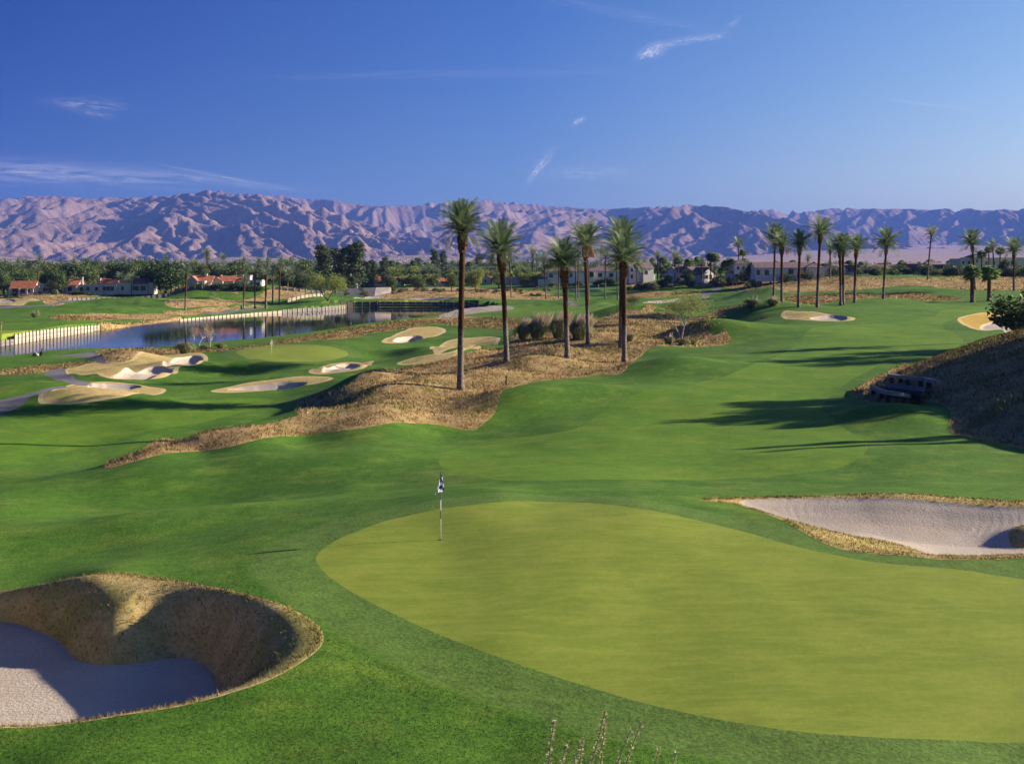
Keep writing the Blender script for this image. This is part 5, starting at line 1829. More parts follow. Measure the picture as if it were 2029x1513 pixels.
# ---- airy desert trees, bare shrubs, rush and pampas clumps
def twig_tree(name, label, x, y, height, seed, leaf_n, leaf_s, mat, bark, depth=4, trunks=1, up=0.25, group=None, droop=0.0, r0=0.11, lean=0.0, cat='tree', z=None):
    g = np.random.default_rng(seed)
    root = empty(name, (x, y, (hz(x, y) if z is None else z) - 0.05), label, cat, group)
    mb, tips = MB(), []
    for k in range(trunks):
        a = k * 2.1 + 0.7
        d = Vector((math.cos(a) * ({1: 0.10, 2: 0.75, 3: 0.42}[trunks]) + lean, math.sin(a) * 0.4, 1.0))
        branch(mb, g, (0.05 * k, 0.04 * k, 0), d, 1.25, r0, depth, up, tips, 2, 3, 1.05)
    hmax = max(t.z for t in tips)
    k = height / (hmax + 0.4)
    o = mb.build('branches' if trunks > 1 else 'trunk', M[bark], root, True)
    if leaf_n:
        tp = np.array([t for t in tips if t.z > hmax * 0.34])
        i = g.integers(0, len(tp), leaf_n)
        P = tp[i] + g.normal(0, 0.42, (leaf_n, 3)) + np.array([0, 0, -droop]) * g.random((leaf_n, 1))
        a = g.normal(size=(leaf_n, 3)) * np.array([1, 1, 1.2]); a /= np.linalg.norm(a, axis=1)[:, None]
        b = np.cross(a, g.normal(size=(leaf_n, 3))); b /= np.linalg.norm(b, axis=1)[:, None]
        s = leaf_s * g.uniform(0.6, 1.3, leaf_n)[:, None]
        V = np.stack([P - a * s, P + b * s * 0.30, P + a * s, P - b * s * 0.30], 1).reshape(-1, 3)
        ti = np.repeat(np.clip(g.uniform(0, 1, leaf_n), 0, 1), 4)
        link('crown', np_mesh('airy_crown', V, [np.arange(leaf_n * 4).reshape(-1, 4)], M[mat], False, {'tint': ti}), root)
    root.scale = (k, k, k)
    return root


p = gp(1348, 676)
twig_tree('palo_verde_tree', 'airy yellow green tree with pale forked branches beside the dark grassy lump', p[0], p[1], 104 / F * p[1], 5, 4200, 0.080, 'lime_tree', 'pale_bark', 5, 3, 0.42, None, 0.25, 0.085)
p = gp(650, 598)
twig_tree('palo_verde_tree', 'dense bright yellow green tree on the far bank of the lake', p[0], p[1], 56 / F * p[1], 8, 4200, 0.13, 'lime_tree', 'bark', 5, 2, 0.26, None, 0.25, 0.14)
p = gp(428, 590)
twig_tree('palo_verde_tree', 'small sparse shrub tree on the dry ground below the villas', p[0], p[1], 20 / F * p[1], 12, 700, 0.10, 'sage_tree', 'bark', 4, 2, 0.3, None, 0.2)
p = gp(393, 686)
twig_tree('bare_tree', 'half bare olive tree at the near lake edge, left of its bare neighbour', p[0], p[1], 52 / F * p[1], 15, 700, 0.10, 'sage_tree', 'pale_bark', 4, 2, 0.42, 'half bare trees at the near lake edge', 0.1, 0.09)
p = gp(416, 687)
twig_tree('bare_tree', 'nearly bare pale branched tree at the near lake edge, right of the olive one', p[0], p[1], 46 / F * p[1], 19, 260, 0.09, 'sage_tree', 'pale_bark', 4, 1, 0.42, 'half bare trees at the near lake edge', 0.1, 0.10)
p = gp(893, 646)
twig_tree('bare_shrub', 'bare pale branched shrub on the dry ridge behind the tallest palm trunk', p[0], p[1], 40 / F * p[1], 23, 160, 0.09, 'sage_tree', 'pale_bark', 4, 3, 0.30, None, 0.1, 0.06, cat='shrub')
p = gp(1254, 614)
twig_tree('round_shrub', 'loose green shrub behind the dry hill, right of the overlapping palms', p[0], p[1], 32 / F * p[1], 29, 2200, 0.13, 'mid_tree', 'bark', 4, 3, 0.3, None, 0.2, 0.08, cat='shrub')


def tussock(name, label, x, y, radius, height, n, plumes, seed, mat='grass_blade', group=None, z=None, plume_h=1.25, cat='grass clump'):
    g = np.random.default_rng(seed)
    root = empty(name, (x, y, (hz(x, y) if z is None else z) - 0.05), label, cat, group)
    V, T, ti = [], [], []
    for k in range(n):
        a = g.uniform(0, 6.283); r0 = radius * 0.45 * math.sqrt(g.random())
        base = np.array([r0 * math.cos(a), r0 * math.sin(a), 0])
        a2 = a + g.normal(0, 0.5)
        out = g.uniform(0.15, 1.0) * radius
        hh = height * g.uniform(0.55, 1.0)
        d = np.array([math.cos(a2), math.sin(a2), 0])
        s = np.array([-math.sin(a2), math.cos(a2), 0]) * 0.022 * radius ** 0.5 * 1.5
        p1 = base + d * out * 0.35 + np.array([0, 0, hh * 0.75])
        p2 = base + d * out * 0.8 + np.array([0, 0, hh * (1.0 - 0.3 * out / radius)])
        p3 = base + d * out * 1.15 + np.array([0, 0, hh * (0.85 - 0.55 * out / radius)])
        b = len(V)
        V += [base - s, base + s, p1 + s, p1 - s, p2 + s * 0.7, p2 - s * 0.7, p3]
        T += [(b, b + 1, b + 2), (b, b + 2, b + 3), (b + 3, b + 2, b + 4), (b + 3, b + 4, b + 5), (b + 5, b + 4, b + 6)]
        ti += [g.uniform(0, 1)] * 7
    link('blades', np_mesh('blades', V, [np.array(T)], M[mat], False, {'tint': np.array(ti)}), root)
    if plumes:
        V, T, ti = [], [], []
        for k in range(plumes):
            a = g.uniform(0, 6.283); r0 = radius * 0.75 * math.sqrt(g.random())
            base = np.array([r0 * math.cos(a), r0 * math.sin(a), height * 0.45])
            tip = base + np.array([0.35 * height + g.normal(0, 0.22), g.normal(0, 0.15), height * plume_h * g.uniform(0.45, 0.78)])
            mid = base + (tip - base) * 0.6
            w_ = 0.055 * radius ** 0.3
            for s in (np.array([w_, 0, 0]), np.array([0, w_, 0])):
                b = len(V)
                V += [base - s * 0.12, base + s * 0.12, mid + s, tip, mid - s]
                T += [(b, b + 1, b + 2), (b, b + 2, b + 4), (b + 4, b + 2, b + 3)]
                ti += [g.uniform(0, 1)] * 5
        link('plumes', np_mesh('plumes', V, [np.array(T)], M['plume'], False, {'tint': np.array(ti)}), root)
    return root


G_P = 'pampas grass clumps on the hill'
for px_, py_, rw, hh, n, pl, lab in [(1038, 672, 20, 36, 560, 90, 'feathery pampas clump left of the thick sleeved palm'), (1066, 671, 27, 42, 760, 150, 'widest pampas clump with slanting cream plumes'),
                                     (1108, 670, 25, 46, 760, 80, 'dark green pampas clump directly behind the thick sleeved palm'), (1148, 672, 27, 42, 760, 120, 'pampas clump right of the thick sleeved palm, in front of the fruiting one'),
                                     (1248, 676, 11, 18, 300, 6, 'small rush tuft right of the overlapping palms'), (1325, 682, 12, 20, 300, 9, 'small clump with a few white plumes left of the airy tree'),
                                     (1352, 684, 15, 17, 420, 3, 'round grey green tussock under the airy tree'), (1372, 683, 12, 14, 320, 0, 'low tussock right under the airy tree'),
                                     (1490, 607, 17, 19, 520, 8, 'dark round pampas clump on the green swell'), (1531, 606, 15, 17, 450, 34, 'cream topped pampas clump left of the palm row'),
                                     (366, 700, 20, 28, 560, 0, 'yellowish rush clump at the near lake edge'), (437, 690, 12, 13, 300, 0, 'low grey green rush tuft right of the bare trees'), (405, 692, 12, 12, 280, 0, 'low rush tuft between the bare trees'),
                                     (69, 629, 9, 12, 260, 14, 'lone straw coloured tuft on the turf beyond the lake')]:
    p = gp(px_, py_)
    k = p[1] / F
    tussock('pampas_grass' if pl > 5 else 'grass_tussock', lab, p[0], p[1], rw * k * 0.95, hh * k * 0.95, int(n * 1.3), pl, int(px_), 'grass_blade', G_P if 1000 < px_ < 1600 else 'rush clumps by the lake', cat='grass clump')

# dark bush on the shoulder of the right hill, and trees out of frame on that hill that throw the long shadows
for px_, D, hgt, wd, sd, lab in [(2022, 128, 4.3, 1.25, 1, 'dark dense bush at the right edge above the shaded bank'), (2012, 131, 2.6, 1.2, 2, 'low dark shoulder of foliage before the golden bunker')]:
    x, y = at_px(px_, D)
    t_ = tree('dark_bush', lab, 'bush', x, y, hgt, wd, sd, 'bushes at the right edge', 'mid_tree', cat='bush')
for i, (x, y, hgt, wd, kd) in enumerate([(53, 89, 6.8, 1.2, 'round'), (50, 95, 6.0, 1.1, 'olive'), (58, 98, 7.5, 0.9, 'olive'), (49, 85, 5.2, 1.1, 'olive'), (55, 92, 6.4, 1.1, 'round'), (56, 86, 6.0, 1.1, 'round'), (60, 79, 8.0, 0.6, 'gum'), (53, 75.5, 6.5, 0.45, 'gum')]):
    tree('hillside_tree', 'tree on the shaded bank just outside the right edge of the picture', kd, x, y, hgt, wd, i, 'trees on the bank outside the picture', 'mid_tree')
for i, (x, y, hh) in enumerate([(78, 145, 13.0), (86, 139, 12.5), (74, 131, 12.0), (80, 128, 12.5)]):
    palm('date palm on the bank just outside the right edge of the picture', x, y, hz(x, y), hz(x, y) + hh, (0, 0), 2.4, 'date', i, 'palms on the bank outside the picture', True, 0.27, 1.0)


# ---- long dry grass standing on the banks, mown straw on the bunker faces, turf blades close by
def scatter(name, kinds, dens, hgt, wid, mat, lean=0.5, seed=1, yr=(0, 900), clump=0.0, pred=None):
    g = np.random.default_rng(seed)
    ks = [k for k, r in enumerate(REG, 1) if r['kind'] in kinds]
    tri = GT[np.isin(GR, ks)]
    P = GV[tri]
    cen = P.mean(1)
    ok = (cen[:, 1] > yr[0]) & (cen[:, 1] < yr[1]) & (np.abs(cen[:, 0] / cen[:, 1]) < 0.5)
    if pred is not None:
        ok &= pred(cen)
    P, cen = P[ok], cen[ok]
    A = 0.5 * np.linalg.norm(np.cross(P[:, 1] - P[:, 0], P[:, 2] - P[:, 0]), axis=1)
    lam = A * dens(cen[:, 1])
    if clump:
        lam *= np.clip(0.55 + clump * fbm(cen[:, 0] / 1.7, cen[:, 1] / 1.7, 3), 0.05, 3)
    cnt = g.poisson(lam)
    idx = np.repeat(np.arange(len(P)), cnt)
    n = len(idx)
    u, v = g.random(n), g.random(n)
    f = u + v > 1
    u[f], v[f] = 1 - u[f], 1 - v[f]
    B = P[idx, 0] + (P[idx, 1] - P[idx, 0]) * u[:, None] + (P[idx, 2] - P[idx, 0]) * v[:, None]
    D = B[:, 1]
    hh = hgt(D) * g.uniform(0.5, 1.25, n)
    ww = wid(D) * g.uniform(0.7, 1.3, n)
    a = g.uniform(0, 2 * np.pi, n)
    s = np.stack([np.cos(a) * ww, np.sin(a) * ww, np.zeros(n)], 1)
    ln = np.stack([g.normal(-0.25, lean, n) * hh, g.normal(0, lean, n) * hh, hh], 1)
    V = np.stack([B - s, B + s, B + ln], 1).reshape(-1, 3)
    cl = fbm(B[:, 0] / 3.1, B[:, 1] / 3.1, 3)
    ti = np.repeat(np.clip(0.5 + 0.6 * cl + g.normal(0, 0.20, n), 0, 1), 3)
    big = fbm(B[:, 0] / 9.0 + 40, B[:, 1] / 13.0, 3) + 0.35 * cl
    gr = np.repeat(np.clip((big - 0.02) / 0.22 + g.normal(0, 0.18, n), 0, 1), 3)
    rd = np.repeat(np.clip((fbm(B[:, 0] / 5.0 - 30, B[:, 1] / 7.0 + 9, 3) - 0.02) / 0.2, 0, 1), 3)
    N = (GN[tri][ok][idx]).mean(1)
    N = N + 0.20 * g.normal(0, 1, (n, 3)); N /= np.linalg.norm(N, axis=1)[:, None]
    o = link(name, np_mesh(name, V, [np.arange(n * 3).reshape(-1, 3)], M[mat], True, {'tint': ti, 'green': gr, 'red': rd}, np.repeat(N, 3, 0)))
    print(name, n)
    return tag(o, kind='stuff')


scatter('long_dry_grass', ('dry',), lambda D: 2600.0 / D ** 1.18 * 4.2, lambda D: 0.15 + 0.0006 * D, lambda D: 0.00023 * D + 0.002, 'straw', 0.7, 3, (55, 300), 0.9)
scatter('far_dry_grass', ('dry',), lambda D: np.full_like(D, 3.0), lambda D: 0.30 + 0 * D, lambda D: 0.00022 * D, 'straw', 0.7, 6, (300, 470), 0.9)
_rims = [r['poly'] for r in REG if r['kind'] == 'tan'][:2]
scatter('rim_grass', ('tan',), lambda D: np.full_like(D, 700.0), lambda D: 0.085 + 0 * D, lambda D: 0.00024 * D, 'straw_short', 0.7, 8, (20, 52), 0.9,
        lambda c: np.minimum(np.abs(sdf(_rims[0], c[:, 0], c[:, 1])), np.abs(sdf(_rims[1], c[:, 0], c[:, 1]))) < 0.22)
scatter('mown_dry_grass', ('tan',), lambda D: np.full_like(D, 430.0), lambda D: 0.065 + 0 * D, lambda D: 0.00022 * D, 'straw_short', 0.65, 4, (20, 52), 0.3)

ks0 = GT[GR == 0]
_green = [r for r in REG if r['kind'] == 'green'][0]


def turf_blades(name, tri, dens, hgt, wid, mat, seed, y0, y1):
    g = np.random.default_rng(seed)
    P = GV[tri]
    c = P.mean(1)
    ok = (c[:, 1] > y0) & (c[:, 1] < y1) & (np.abs(c[:, 0] / c[:, 1]) < 0.47)
    ok &= sdf(_green['poly'], c[:, 0], c[:, 1]) > 2.2
    tri, P, c = tri[ok], P[ok], c[ok]
    A = 0.5 * np.linalg.norm(np.cross(P[:, 1] - P[:, 0], P[:, 2] - P[:, 0]), axis=1)
    cnt = g.poisson(A * dens(c[:, 1]))
    idx = np.repeat(np.arange(len(P)), cnt)
    n = len(idx)
    u, v = g.random(n), g.random(n)
    f = u + v > 1
    u[f], v[f] = 1 - u[f], 1 - v[f]
    B = P[idx, 0] + (P[idx, 1] - P[idx, 0]) * u[:, None] + (P[idx, 2] - P[idx, 0]) * v[:, None]
    hh = hgt * g.uniform(0.5, 1.3, n)
    ww = wid * B[:, 1] * g.uniform(0.7, 1.3, n)
    a = g.uniform(0, 2 * np.pi, n)
    s_ = np.stack([np.cos(a) * ww, np.sin(a) * ww, np.zeros(n)], 1)
    ln = np.stack([g.normal(0, 0.6, n) * hh, g.normal(0, 0.6, n) * hh, hh], 1)
    V = np.stack([B - s_, B + s_, B + ln], 1).reshape(-1, 3)
    ti = np.repeat(np.clip(g.uniform(0, 1, n) + 0.3 * fbm(B[:, 0] / 2.0, B[:, 1] / 2.0, 3), 0, 1), 3)
    N = GN[tri[idx]].mean(1) + 0.25 * g.normal(0, 1, (n, 3))
    N /= np.linalg.norm(N, axis=1)[:, None]
    o = link(name, np_mesh(name, V, [np.arange(n * 3).reshape(-1, 3)], M[mat], True, {'tint': ti}, np.repeat(N, 3, 0)))
    print(name, n)
    return tag(o, kind='stuff')


def mat_blade(name, a, b):
    m, t, out = new_mat(name)
    bsdf(t, out, t.mix(attr(t, 'tint'), a, b), 0.8, 0.15)
    return m


M['turf_blade'] = mat_blade('turf_blades', (0.040, 0.105, 0.016), (0.125, 0.225, 0.042))
turf_blades('turf_grass', ks0, lambda D: 420.0 * np.clip(28.0 / D, 0, 1.3) ** 2 * (1 - sstep(25, 38, D)), 0.020, 0.00026, 'turf_blade', 8, 20, 40)
# ------------------------------------------------------------------ built things
M['stucco'] = mat_simple('white_stucco', (0.42, 0.395, 0.365), (0.52, 0.49, 0.45), 0.8, 0.9, 0.1, 0.2, 0.02)
M['stucco_bright'] = mat_simple('bright_stucco', (0.62, 0.59, 0.55), (0.70, 0.67, 0.62), 0.8, 0.9, 0.1, 0.2, 0.02)
M['stucco_warm'] = mat_simple('cream_stucco', (0.52, 0.45, 0.38), (0.60, 0.52, 0.44), 0.8, 0.9, 0.1, 0.2, 0.02)
M['glass_dark'] = mat_simple('window_glass', (0.025, 0.03, 0.035), (0.05, 0.055, 0.06), 0.6, 0.12, 0.5, 0.0, 0.0)
M['frame'] = mat_simple('window_frame', (0.55, 0.52, 0.48), (0.6, 0.57, 0.53), 2.0)


def mat_roof(name, a, b, rib=3.2):
    m, t, out = new_mat(name)
    p = obj_pos(t)
    n = t.noise(p, 2.5, 4, 0.65)
    wv = t.n('ShaderNodeTexWave', wave_type='BANDS', bands_direction='X')
    t.put(wv.inputs['Vector'], p)
    wv.inputs['Scale'].default_value = rib
    c = t.mix(t.rng(n, 0.33, 0.67), a, b)
    bsdf(t, out, c, 0.85, 0.15, bump(t, t.math('ADD', wv.outputs['Fac'], n), 0.6, 0.05))
    return m


M['roof_red'] = mat_roof('red_roof_tiles', (0.36, 0.115, 0.060), (0.50, 0.20, 0.115))
M['roof_purple'] = mat_roof('grey_purple_roof_tiles', (0.165, 0.115, 0.125), (0.235, 0.165, 0.165))
M['roof_shaded'] = mat_roof('shaded_roof_tiles', (0.20, 0.105, 0.085), (0.28, 0.15, 0.12))  # roof in shade: the shade is put into a darker tile colour
M['wood_pale'] = mat_simple('sunlit_planks', (0.40, 0.335, 0.27), (0.54, 0.46, 0.38), 1.2, 0.9, 0.1, 0.6, 0.03, 4, None, (1.0, 1.0, 9.0))  # brightness of the sunlit walls is put into this pale wood
M['wood_dark'] = mat_simple('weathered_or_shaded_timber', (0.075, 0.055, 0.045), (0.15, 0.115, 0.095), 2.5, 0.9, 0.1, 0.6, 0.03, 4, None, (1.0, 1.0, 6.0))
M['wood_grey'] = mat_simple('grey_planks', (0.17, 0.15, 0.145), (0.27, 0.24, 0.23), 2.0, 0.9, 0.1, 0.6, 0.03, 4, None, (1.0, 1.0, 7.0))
M['rail_wood'] = mat_simple('grey_brown_rail', (0.26, 0.215, 0.18), (0.38, 0.325, 0.28), 2.0, 0.9, 0.1, 0.6, 0.03)
M['white_paint'] = mat_simple('white_paint', (0.74, 0.73, 0.70), (0.80, 0.79, 0.76), 1.0, 0.6, 0.3)
M['pale_concrete'] = mat_simple('pale_concrete', (0.25, 0.225, 0.21), (0.34, 0.31, 0.29), 0.6, 0.9, 0.1)
M['teal'] = mat_simple('teal_plastic', (0.01, 0.12, 0.11), (0.02, 0.16, 0.15), 2.0, 0.5, 0.4)
M['black'] = mat_simple('black_feathers', (0.012, 0.012, 0.014), (0.03, 0.03, 0.033), 8.0, 0.6)
M['stone'] = mat_simple('pale_stone', (0.34, 0.31, 0.28), (0.48, 0.44, 0.40), 4.0)
M['orange_paint'] = mat_simple('orange_paint', (0.55, 0.11, 0.03), (0.62, 0.15, 0.05), 3.0, 0.6, 0.3)
M['stem'] = mat_leaf('dry_stems', (0.16, 0.17, 0.07), (0.30, 0.28, 0.15), 0.2, 0.8)
M['seed'] = mat_leaf('seed_heads', (0.32, 0.31, 0.17), (0.56, 0.52, 0.34), 0.3, 0.9)


def gable(mb_roof, mb_wall, x0, x1, y0, y1, z0, z1, axis, over=0.35, thick=0.18):
    """pitched roof; the ridge runs along axis. Gable triangles go to the walls."""
    if axis == 'x':
        ym = 0.5 * (y0 + y1)
        for ya, yb in ((y0 - over, ym), (y1 + over, ym)):
            ze = z0 - over * (z1 - z0) / (0.5 * (y1 - y0))
            v = [(x0 - over, ya, ze), (x1 + over, ya, ze), (x1 + over, yb, z1), (x0 - over, yb, z1)]
            v += [(a, b, c + thick) for a, b, c in v]
            mb_roof.add(v, [(0, 1, 2, 3), (4, 7, 6, 5), (0, 4, 5, 1), (1, 5, 6, 2), (2, 6, 7, 3), (3, 7, 4, 0)])
        for x in (x0, x1):
            mb_wall.add([(x, y0, z0), (x, y1, z0), (x, ym, z1)], [(0, 1, 2)])
    else:
        xm = 0.5 * (x0 + x1)
        for xa, xb in ((x0 - over, xm), (x1 + over, xm)):
            ze = z0 - over * (z1 - z0) / (0.5 * (x1 - x0))
            v = [(xa, y0 - over, ze), (xa, y1 + over, ze), (xb, y1 + over, z1), (xb, y0 - over, z1)]
            v += [(a, b, c + thick) for a, b, c in v]
            mb_roof.add(v, [(0, 1, 2, 3), (4, 7, 6, 5), (0, 4, 5, 1), (1, 5, 6, 2), (2, 6, 7, 3), (3, 7, 4, 0)])
        for y in (y0, y1):
            mb_wall.add([(x0, y, z0), (x1, y, z0), (xm, y, z1)], [(0, 1, 2)])


def hip(mb_roof, x0, x1, y0, y1, z0, z1, over=0.4, thick=0.16):
    x0 -= over; x1 += over; y0 -= over; y1 += over
    w_, d_ = x1 - x0, y1 - y0
    if w_ >= d_:
        a, b = (x0 + d_ / 2, (y0 + y1) / 2, z1), (x1 - d_ / 2, (y0 + y1) / 2, z1)
        mb_roof.add([(x0, y0, z0), (x1, y0, z0), (x1, y1, z0), (x0, y1, z0), a, b], [(0, 1, 5, 4), (1, 2, 5), (2, 3, 4, 5), (3, 0, 4), (3, 2, 1, 0)])
    else:
        a, b = ((x0 + x1) / 2, y0 + w_ / 2, z1), ((x0 + x1) / 2, y1 - w_ / 2, z1)
        mb_roof.add([(x0, y0, z0), (x1, y0, z0), (x1, y1, z0), (x0, y1, z0), a, b], [(0, 1, 4), (1, 2, 5, 4), (2, 3, 5), (3, 0, 4, 5), (3, 2, 1, 0)])
    mb_roof.box(x0, x1, y0, y1, z0 - thick, z0 - 0.01)


def house(name, label, px0, px1, D, base_py, vols, roof='roof_red', walls='stucco', wins=(), chimneys=(), group=None, posts=(), cat='house', turn=0.0):
    """everything measured on the photograph at distance D and turned into metres; vols: (kind, px0, px1, eave_py, ridge_py, y_offset, depth)"""
    k = D / F
    xc = ((px0 + px1) / 2 - CX) * k
    zb = zpy(base_py, D)
    root = empty(name, (xc, D, zb), label, cat, group, math.radians(turn))
    wm, rm = MB(), MB()
    X = lambda px: (px - CX) * k - xc
    Zz = lambda py: zpy(py, D) - zb
    for kind, a, b, e, r, yo, dp in vols:
        x0, x1, ze, zr = X(a), X(b), Zz(e), Zz(r)
        wm.box(x0, x1, yo, yo + dp, -1.2, ze)
        if kind == 'gx':
            gable(rm, wm, x0, x1, yo, yo + dp, ze, zr, 'x')
        elif kind == 'gy':
            gable(rm, wm, x0, x1, yo, yo + dp, ze, zr, 'y')
        elif kind == 'hip':
            hip(rm, x0, x1, yo, yo + dp, ze + 0.02, zr)
        elif kind == 'flat':
            wm.box(x0 - 0.15, x1 + 0.15, yo - 0.15, yo + 0.05, ze - 0.05, Zz(r))
            wm.box(x1 - 0.05, x1 + 0.15, yo + 0.05, yo + dp, ze - 0.05, Zz(r))
    wm.build('wall', M[walls], root)
    if rm.v:
        ro = rm.build('roof', M[roof], root)
        for a, b, t_, yo in chimneys:
            c = MB()
            c.box(X(a), X(b), yo, yo + (b - a) * k, 0.5, Zz(t_))
            c.box(X(a) - 0.12, X(b) + 0.12, yo - 0.12, yo + (b - a) * k + 0.12, Zz(t_), Zz(t_) + 0.18)
            c.build('chimney', M[walls], ro)
    for wv in wins:
        a, b, top, bot, yo = wv[:5]
        if len(wv) > 5 and wv[5] == 'side':
            # opening in the right hand gable wall
            f, p = MB(), MB()
            xs = X(a)
            f.box(xs, xs + 0.06, yo - 0.12, yo + b + 0.12, Zz(bot) - 0.1, Zz(top) + 0.12)
            p.box(xs + 0.061, xs + 0.09, yo, yo + b, Zz(bot), Zz(top))
        else:
            f, p = MB(), MB()
            f.box(X(a) - 0.12, X(b) + 0.12, yo - 0.06, yo, Zz(bot) - 0.10, Zz(top) + 0.12)
            n = max(1, int((X(b) - X(a)) / 1.3))
            w_ = (X(b) - X(a)) / n
            for i in range(n):
                p.box(X(a) + i * w_ + 0.05, X(a) + (i + 1) * w_ - 0.05, yo - 0.09, yo - 0.061, Zz(bot), Zz(top))
        fo = f.build('window', M['frame'], root)
        p.build('pane_or_shade', M['glass_dark'], fo)
    for a, top, yo in posts:
        c = MB()
        c.box(X(a) - 0.22, X(a) + 0.22, yo - 0.2, yo + 0.2, -1.0, Zz(top))
        c.build('post', M[walls], root)
    return root


GV_ = 'red roofed white villas on the left'  # large dark panes here stand for the shade inside porches and recesses
house('villa', 'white villa with red tiled roof and open porch at the left end of the row', 13, 74, 440, 581,
      [('gx', 20, 66, 571, 557.5, 0, 7), ('gx', 8, 19, 574, 563, 2.5, 5), ('flat', 66, 75, 569, 567, 1, 6)], wins=[(24, 36, 572.5, 580, 0), (41, 50, 573, 580, 0), (56, 60, 573, 579, 0)], posts=[(39, 571, -0.5), (20, 572, -0.5), (54, 571.5, -0.5)], group=GV_)
house('villa', 'low flat roofed white villa with a small red peak behind the dark round tree', 75, 128, 442, 580,
      [('flat', 75, 105, 563.5, 561.5, 0, 8), ('gy', 95, 103, 562, 556, 3, 6), ('flat', 105, 128, 568, 566, 1.2, 7)], wins=[(85, 94, 570, 577, 0), (96, 103, 570, 579, 0), (112, 122, 571, 579, 1.2)], group=GV_)
house('villa', 'white villa with a red roof, tall chimney and bright right gable', 128, 166, 440, 579,
      [('gx', 131, 153, 565, 554, 0, 8), ('flat', 153, 166, 566, 564, 0.8, 7)], wins=[(134, 143, 568, 577, 0), (156, 164, 569, 577, 0.8)], chimneys=[(153, 157, 550, 3.5)], group=GV_, posts=[(151, 566, -0.6)])
house('villa', 'long low white villa with a parapet and a red roof set back behind it', 167, 229, 440, 577.5,
      [('flat', 167, 200, 565.5, 563, 0, 8), ('gx', 190, 223, 561, 553.5, 3, 6), ('flat', 200, 229, 564, 562, 0.6, 8)], wins=[(171, 178, 568, 576, 0), (188, 195, 568, 576, 0), (202, 225, 567.5, 576, 0.6)], chimneys=[(186.5, 191.5, 552, 4)], group=GV_)
house('villa', 'white villa with a shade darkened roof and deep shaded porch', 229, 302, 442, 576.5,
      [('flat', 229, 259, 563, 561, 0, 8), ('gx', 261, 291, 562, 552.5, 0.4, 7), ('flat', 292, 301, 563, 560, 1.0, 6)], roof='roof_shaded', wins=[(240, 246, 567, 575, 0), (262, 275, 566, 575.5, 0.4), (277, 289, 566, 575.5, 0.4)], chimneys=[(262, 268, 547.5, 4)], group=GV_)
house('villa', 'white gable fronted villa with a red roof at the left of the right villa group', 370, 419, 430, 572,
      [('gy', 371, 391, 557, 547.5, 0, 10), ('gx', 384, 416, 559, 547.5, 1.5, 8), ('flat', 391, 407, 560, 556.5, -1.5, 3)], wins=[(394, 400, 562, 571, -1.5), (401, 406, 562, 571, -1.5), (372, 374, 563, 570, 0)], chimneys=[(398, 403, 543.5, 5)], group=GV_, posts=[(394, 559, -2.4), (404, 559, -2.4)])
house('villa', 'middle white villa of the right group with a long white beam over its terrace', 408, 462, 434, 571,
      [('gy', 416, 440, 558, 550, 1, 9), ('gx', 434, 462, 557.5, 547.5, 0.5, 8), ('flat', 408, 442, 561.5, 557.5, -1.2, 2.5)], wins=[(414, 421, 563, 571, -1.2), (427, 440, 563, 571, -1.2), (445, 460, 561, 570, 0.5)], chimneys=[(429.5, 433.5, 545.5, 4)], group=GV_)
house('villa', 'right villa of the group with a broad white chimney wall and a flat terrace roof', 460, 522, 436, 570,
      [('gx', 459, 484, 556.5, 546.5, 0, 8), ('flat', 484, 494, 547, 545, 1, 4), ('flat', 490, 519, 558, 554.5, -0.5, 6)], wins=[(464, 474, 560, 569, 0), (497, 502, 560, 568, -0.5), (506, 515, 560, 568, -0.5)], chimneys=[(474, 478, 545, 3)], group=GV_, posts=[(493, 557.5, -1.3), (505, 557.5, -1.3), (517, 557.5, -1.3)])

GO = 'low houses with orange red roofs in the middle'
house('low_house', 'low cream house with an orange red roof, half hidden by a green tree', 738, 806, 560, 562, [('gx', 742, 800, 557, 549, 0, 9), ('gy', 784, 796, 556, 550, -1.2, 6)], walls='stucco_warm', wins=[(750, 760, 557.5, 561, 0), (770, 778, 557.5, 561, 0)], group=GO)
house('low_house', 'low house with a long orange red roof and two cream gables', 835, 905, 560, 562, [('gx', 838, 900, 557.5, 551, 0, 9), ('gy', 846, 856, 556.5, 550, -1.2, 6), ('gy', 862, 870, 556.5, 550.5, -1.2, 6)], walls='stucco_warm', wins=[(874, 884, 558, 561.5, 0), (888, 896, 558, 561.5, 0)], group=GO)
house('low_house', 'small white gabled house with a red roof between the two left hill palms', 948, 977, 560, 560, [('gy', 956, 974, 552, 546, 0, 8), ('gx', 949, 976, 554, 548, 3, 6)], wins=[(960, 964, 554, 559, 0)], group=GO)

GR = 'white houses with purple grey roofs on the right'
house('house', 'white house with arched windows and a hipped purple roof behind the hill palms', 1084, 1232, 520, 559, [('hip', 1086, 1172, 537, 528, 0, 13), ('hip', 1160, 1230, 537, 526.5, 3, 14)], 'roof_purple', 'stucco_bright',
      wins=[(1088, 1096, 541, 550, 0), (1106, 1113, 541, 549, 0), (1128, 1134, 541, 549, 0), (1168, 1176, 539, 549, 0), (1186, 1194, 541, 549, 3), (1208, 1216, 541, 549, 3)], group=GR)
house('house', 'two storey white house with a bright right gable and bluish shaded front', 1242, 1302, 500, 556, [('gx', 1244, 1275, 528, 520, 0, 9), ('gx', 1270, 1293, 531, 520.5, -2, 8), ('flat', 1293, 1302, 545, 543.5, 0, 5)], 'roof_purple', 'stucco_bright', wins=[(1247, 1252, 532, 538, 0), (1258, 1263, 532, 538, 0), (1247, 1252, 544, 552, 0), (1274, 1280, 536, 543, -2)], turn=22, group=GR)
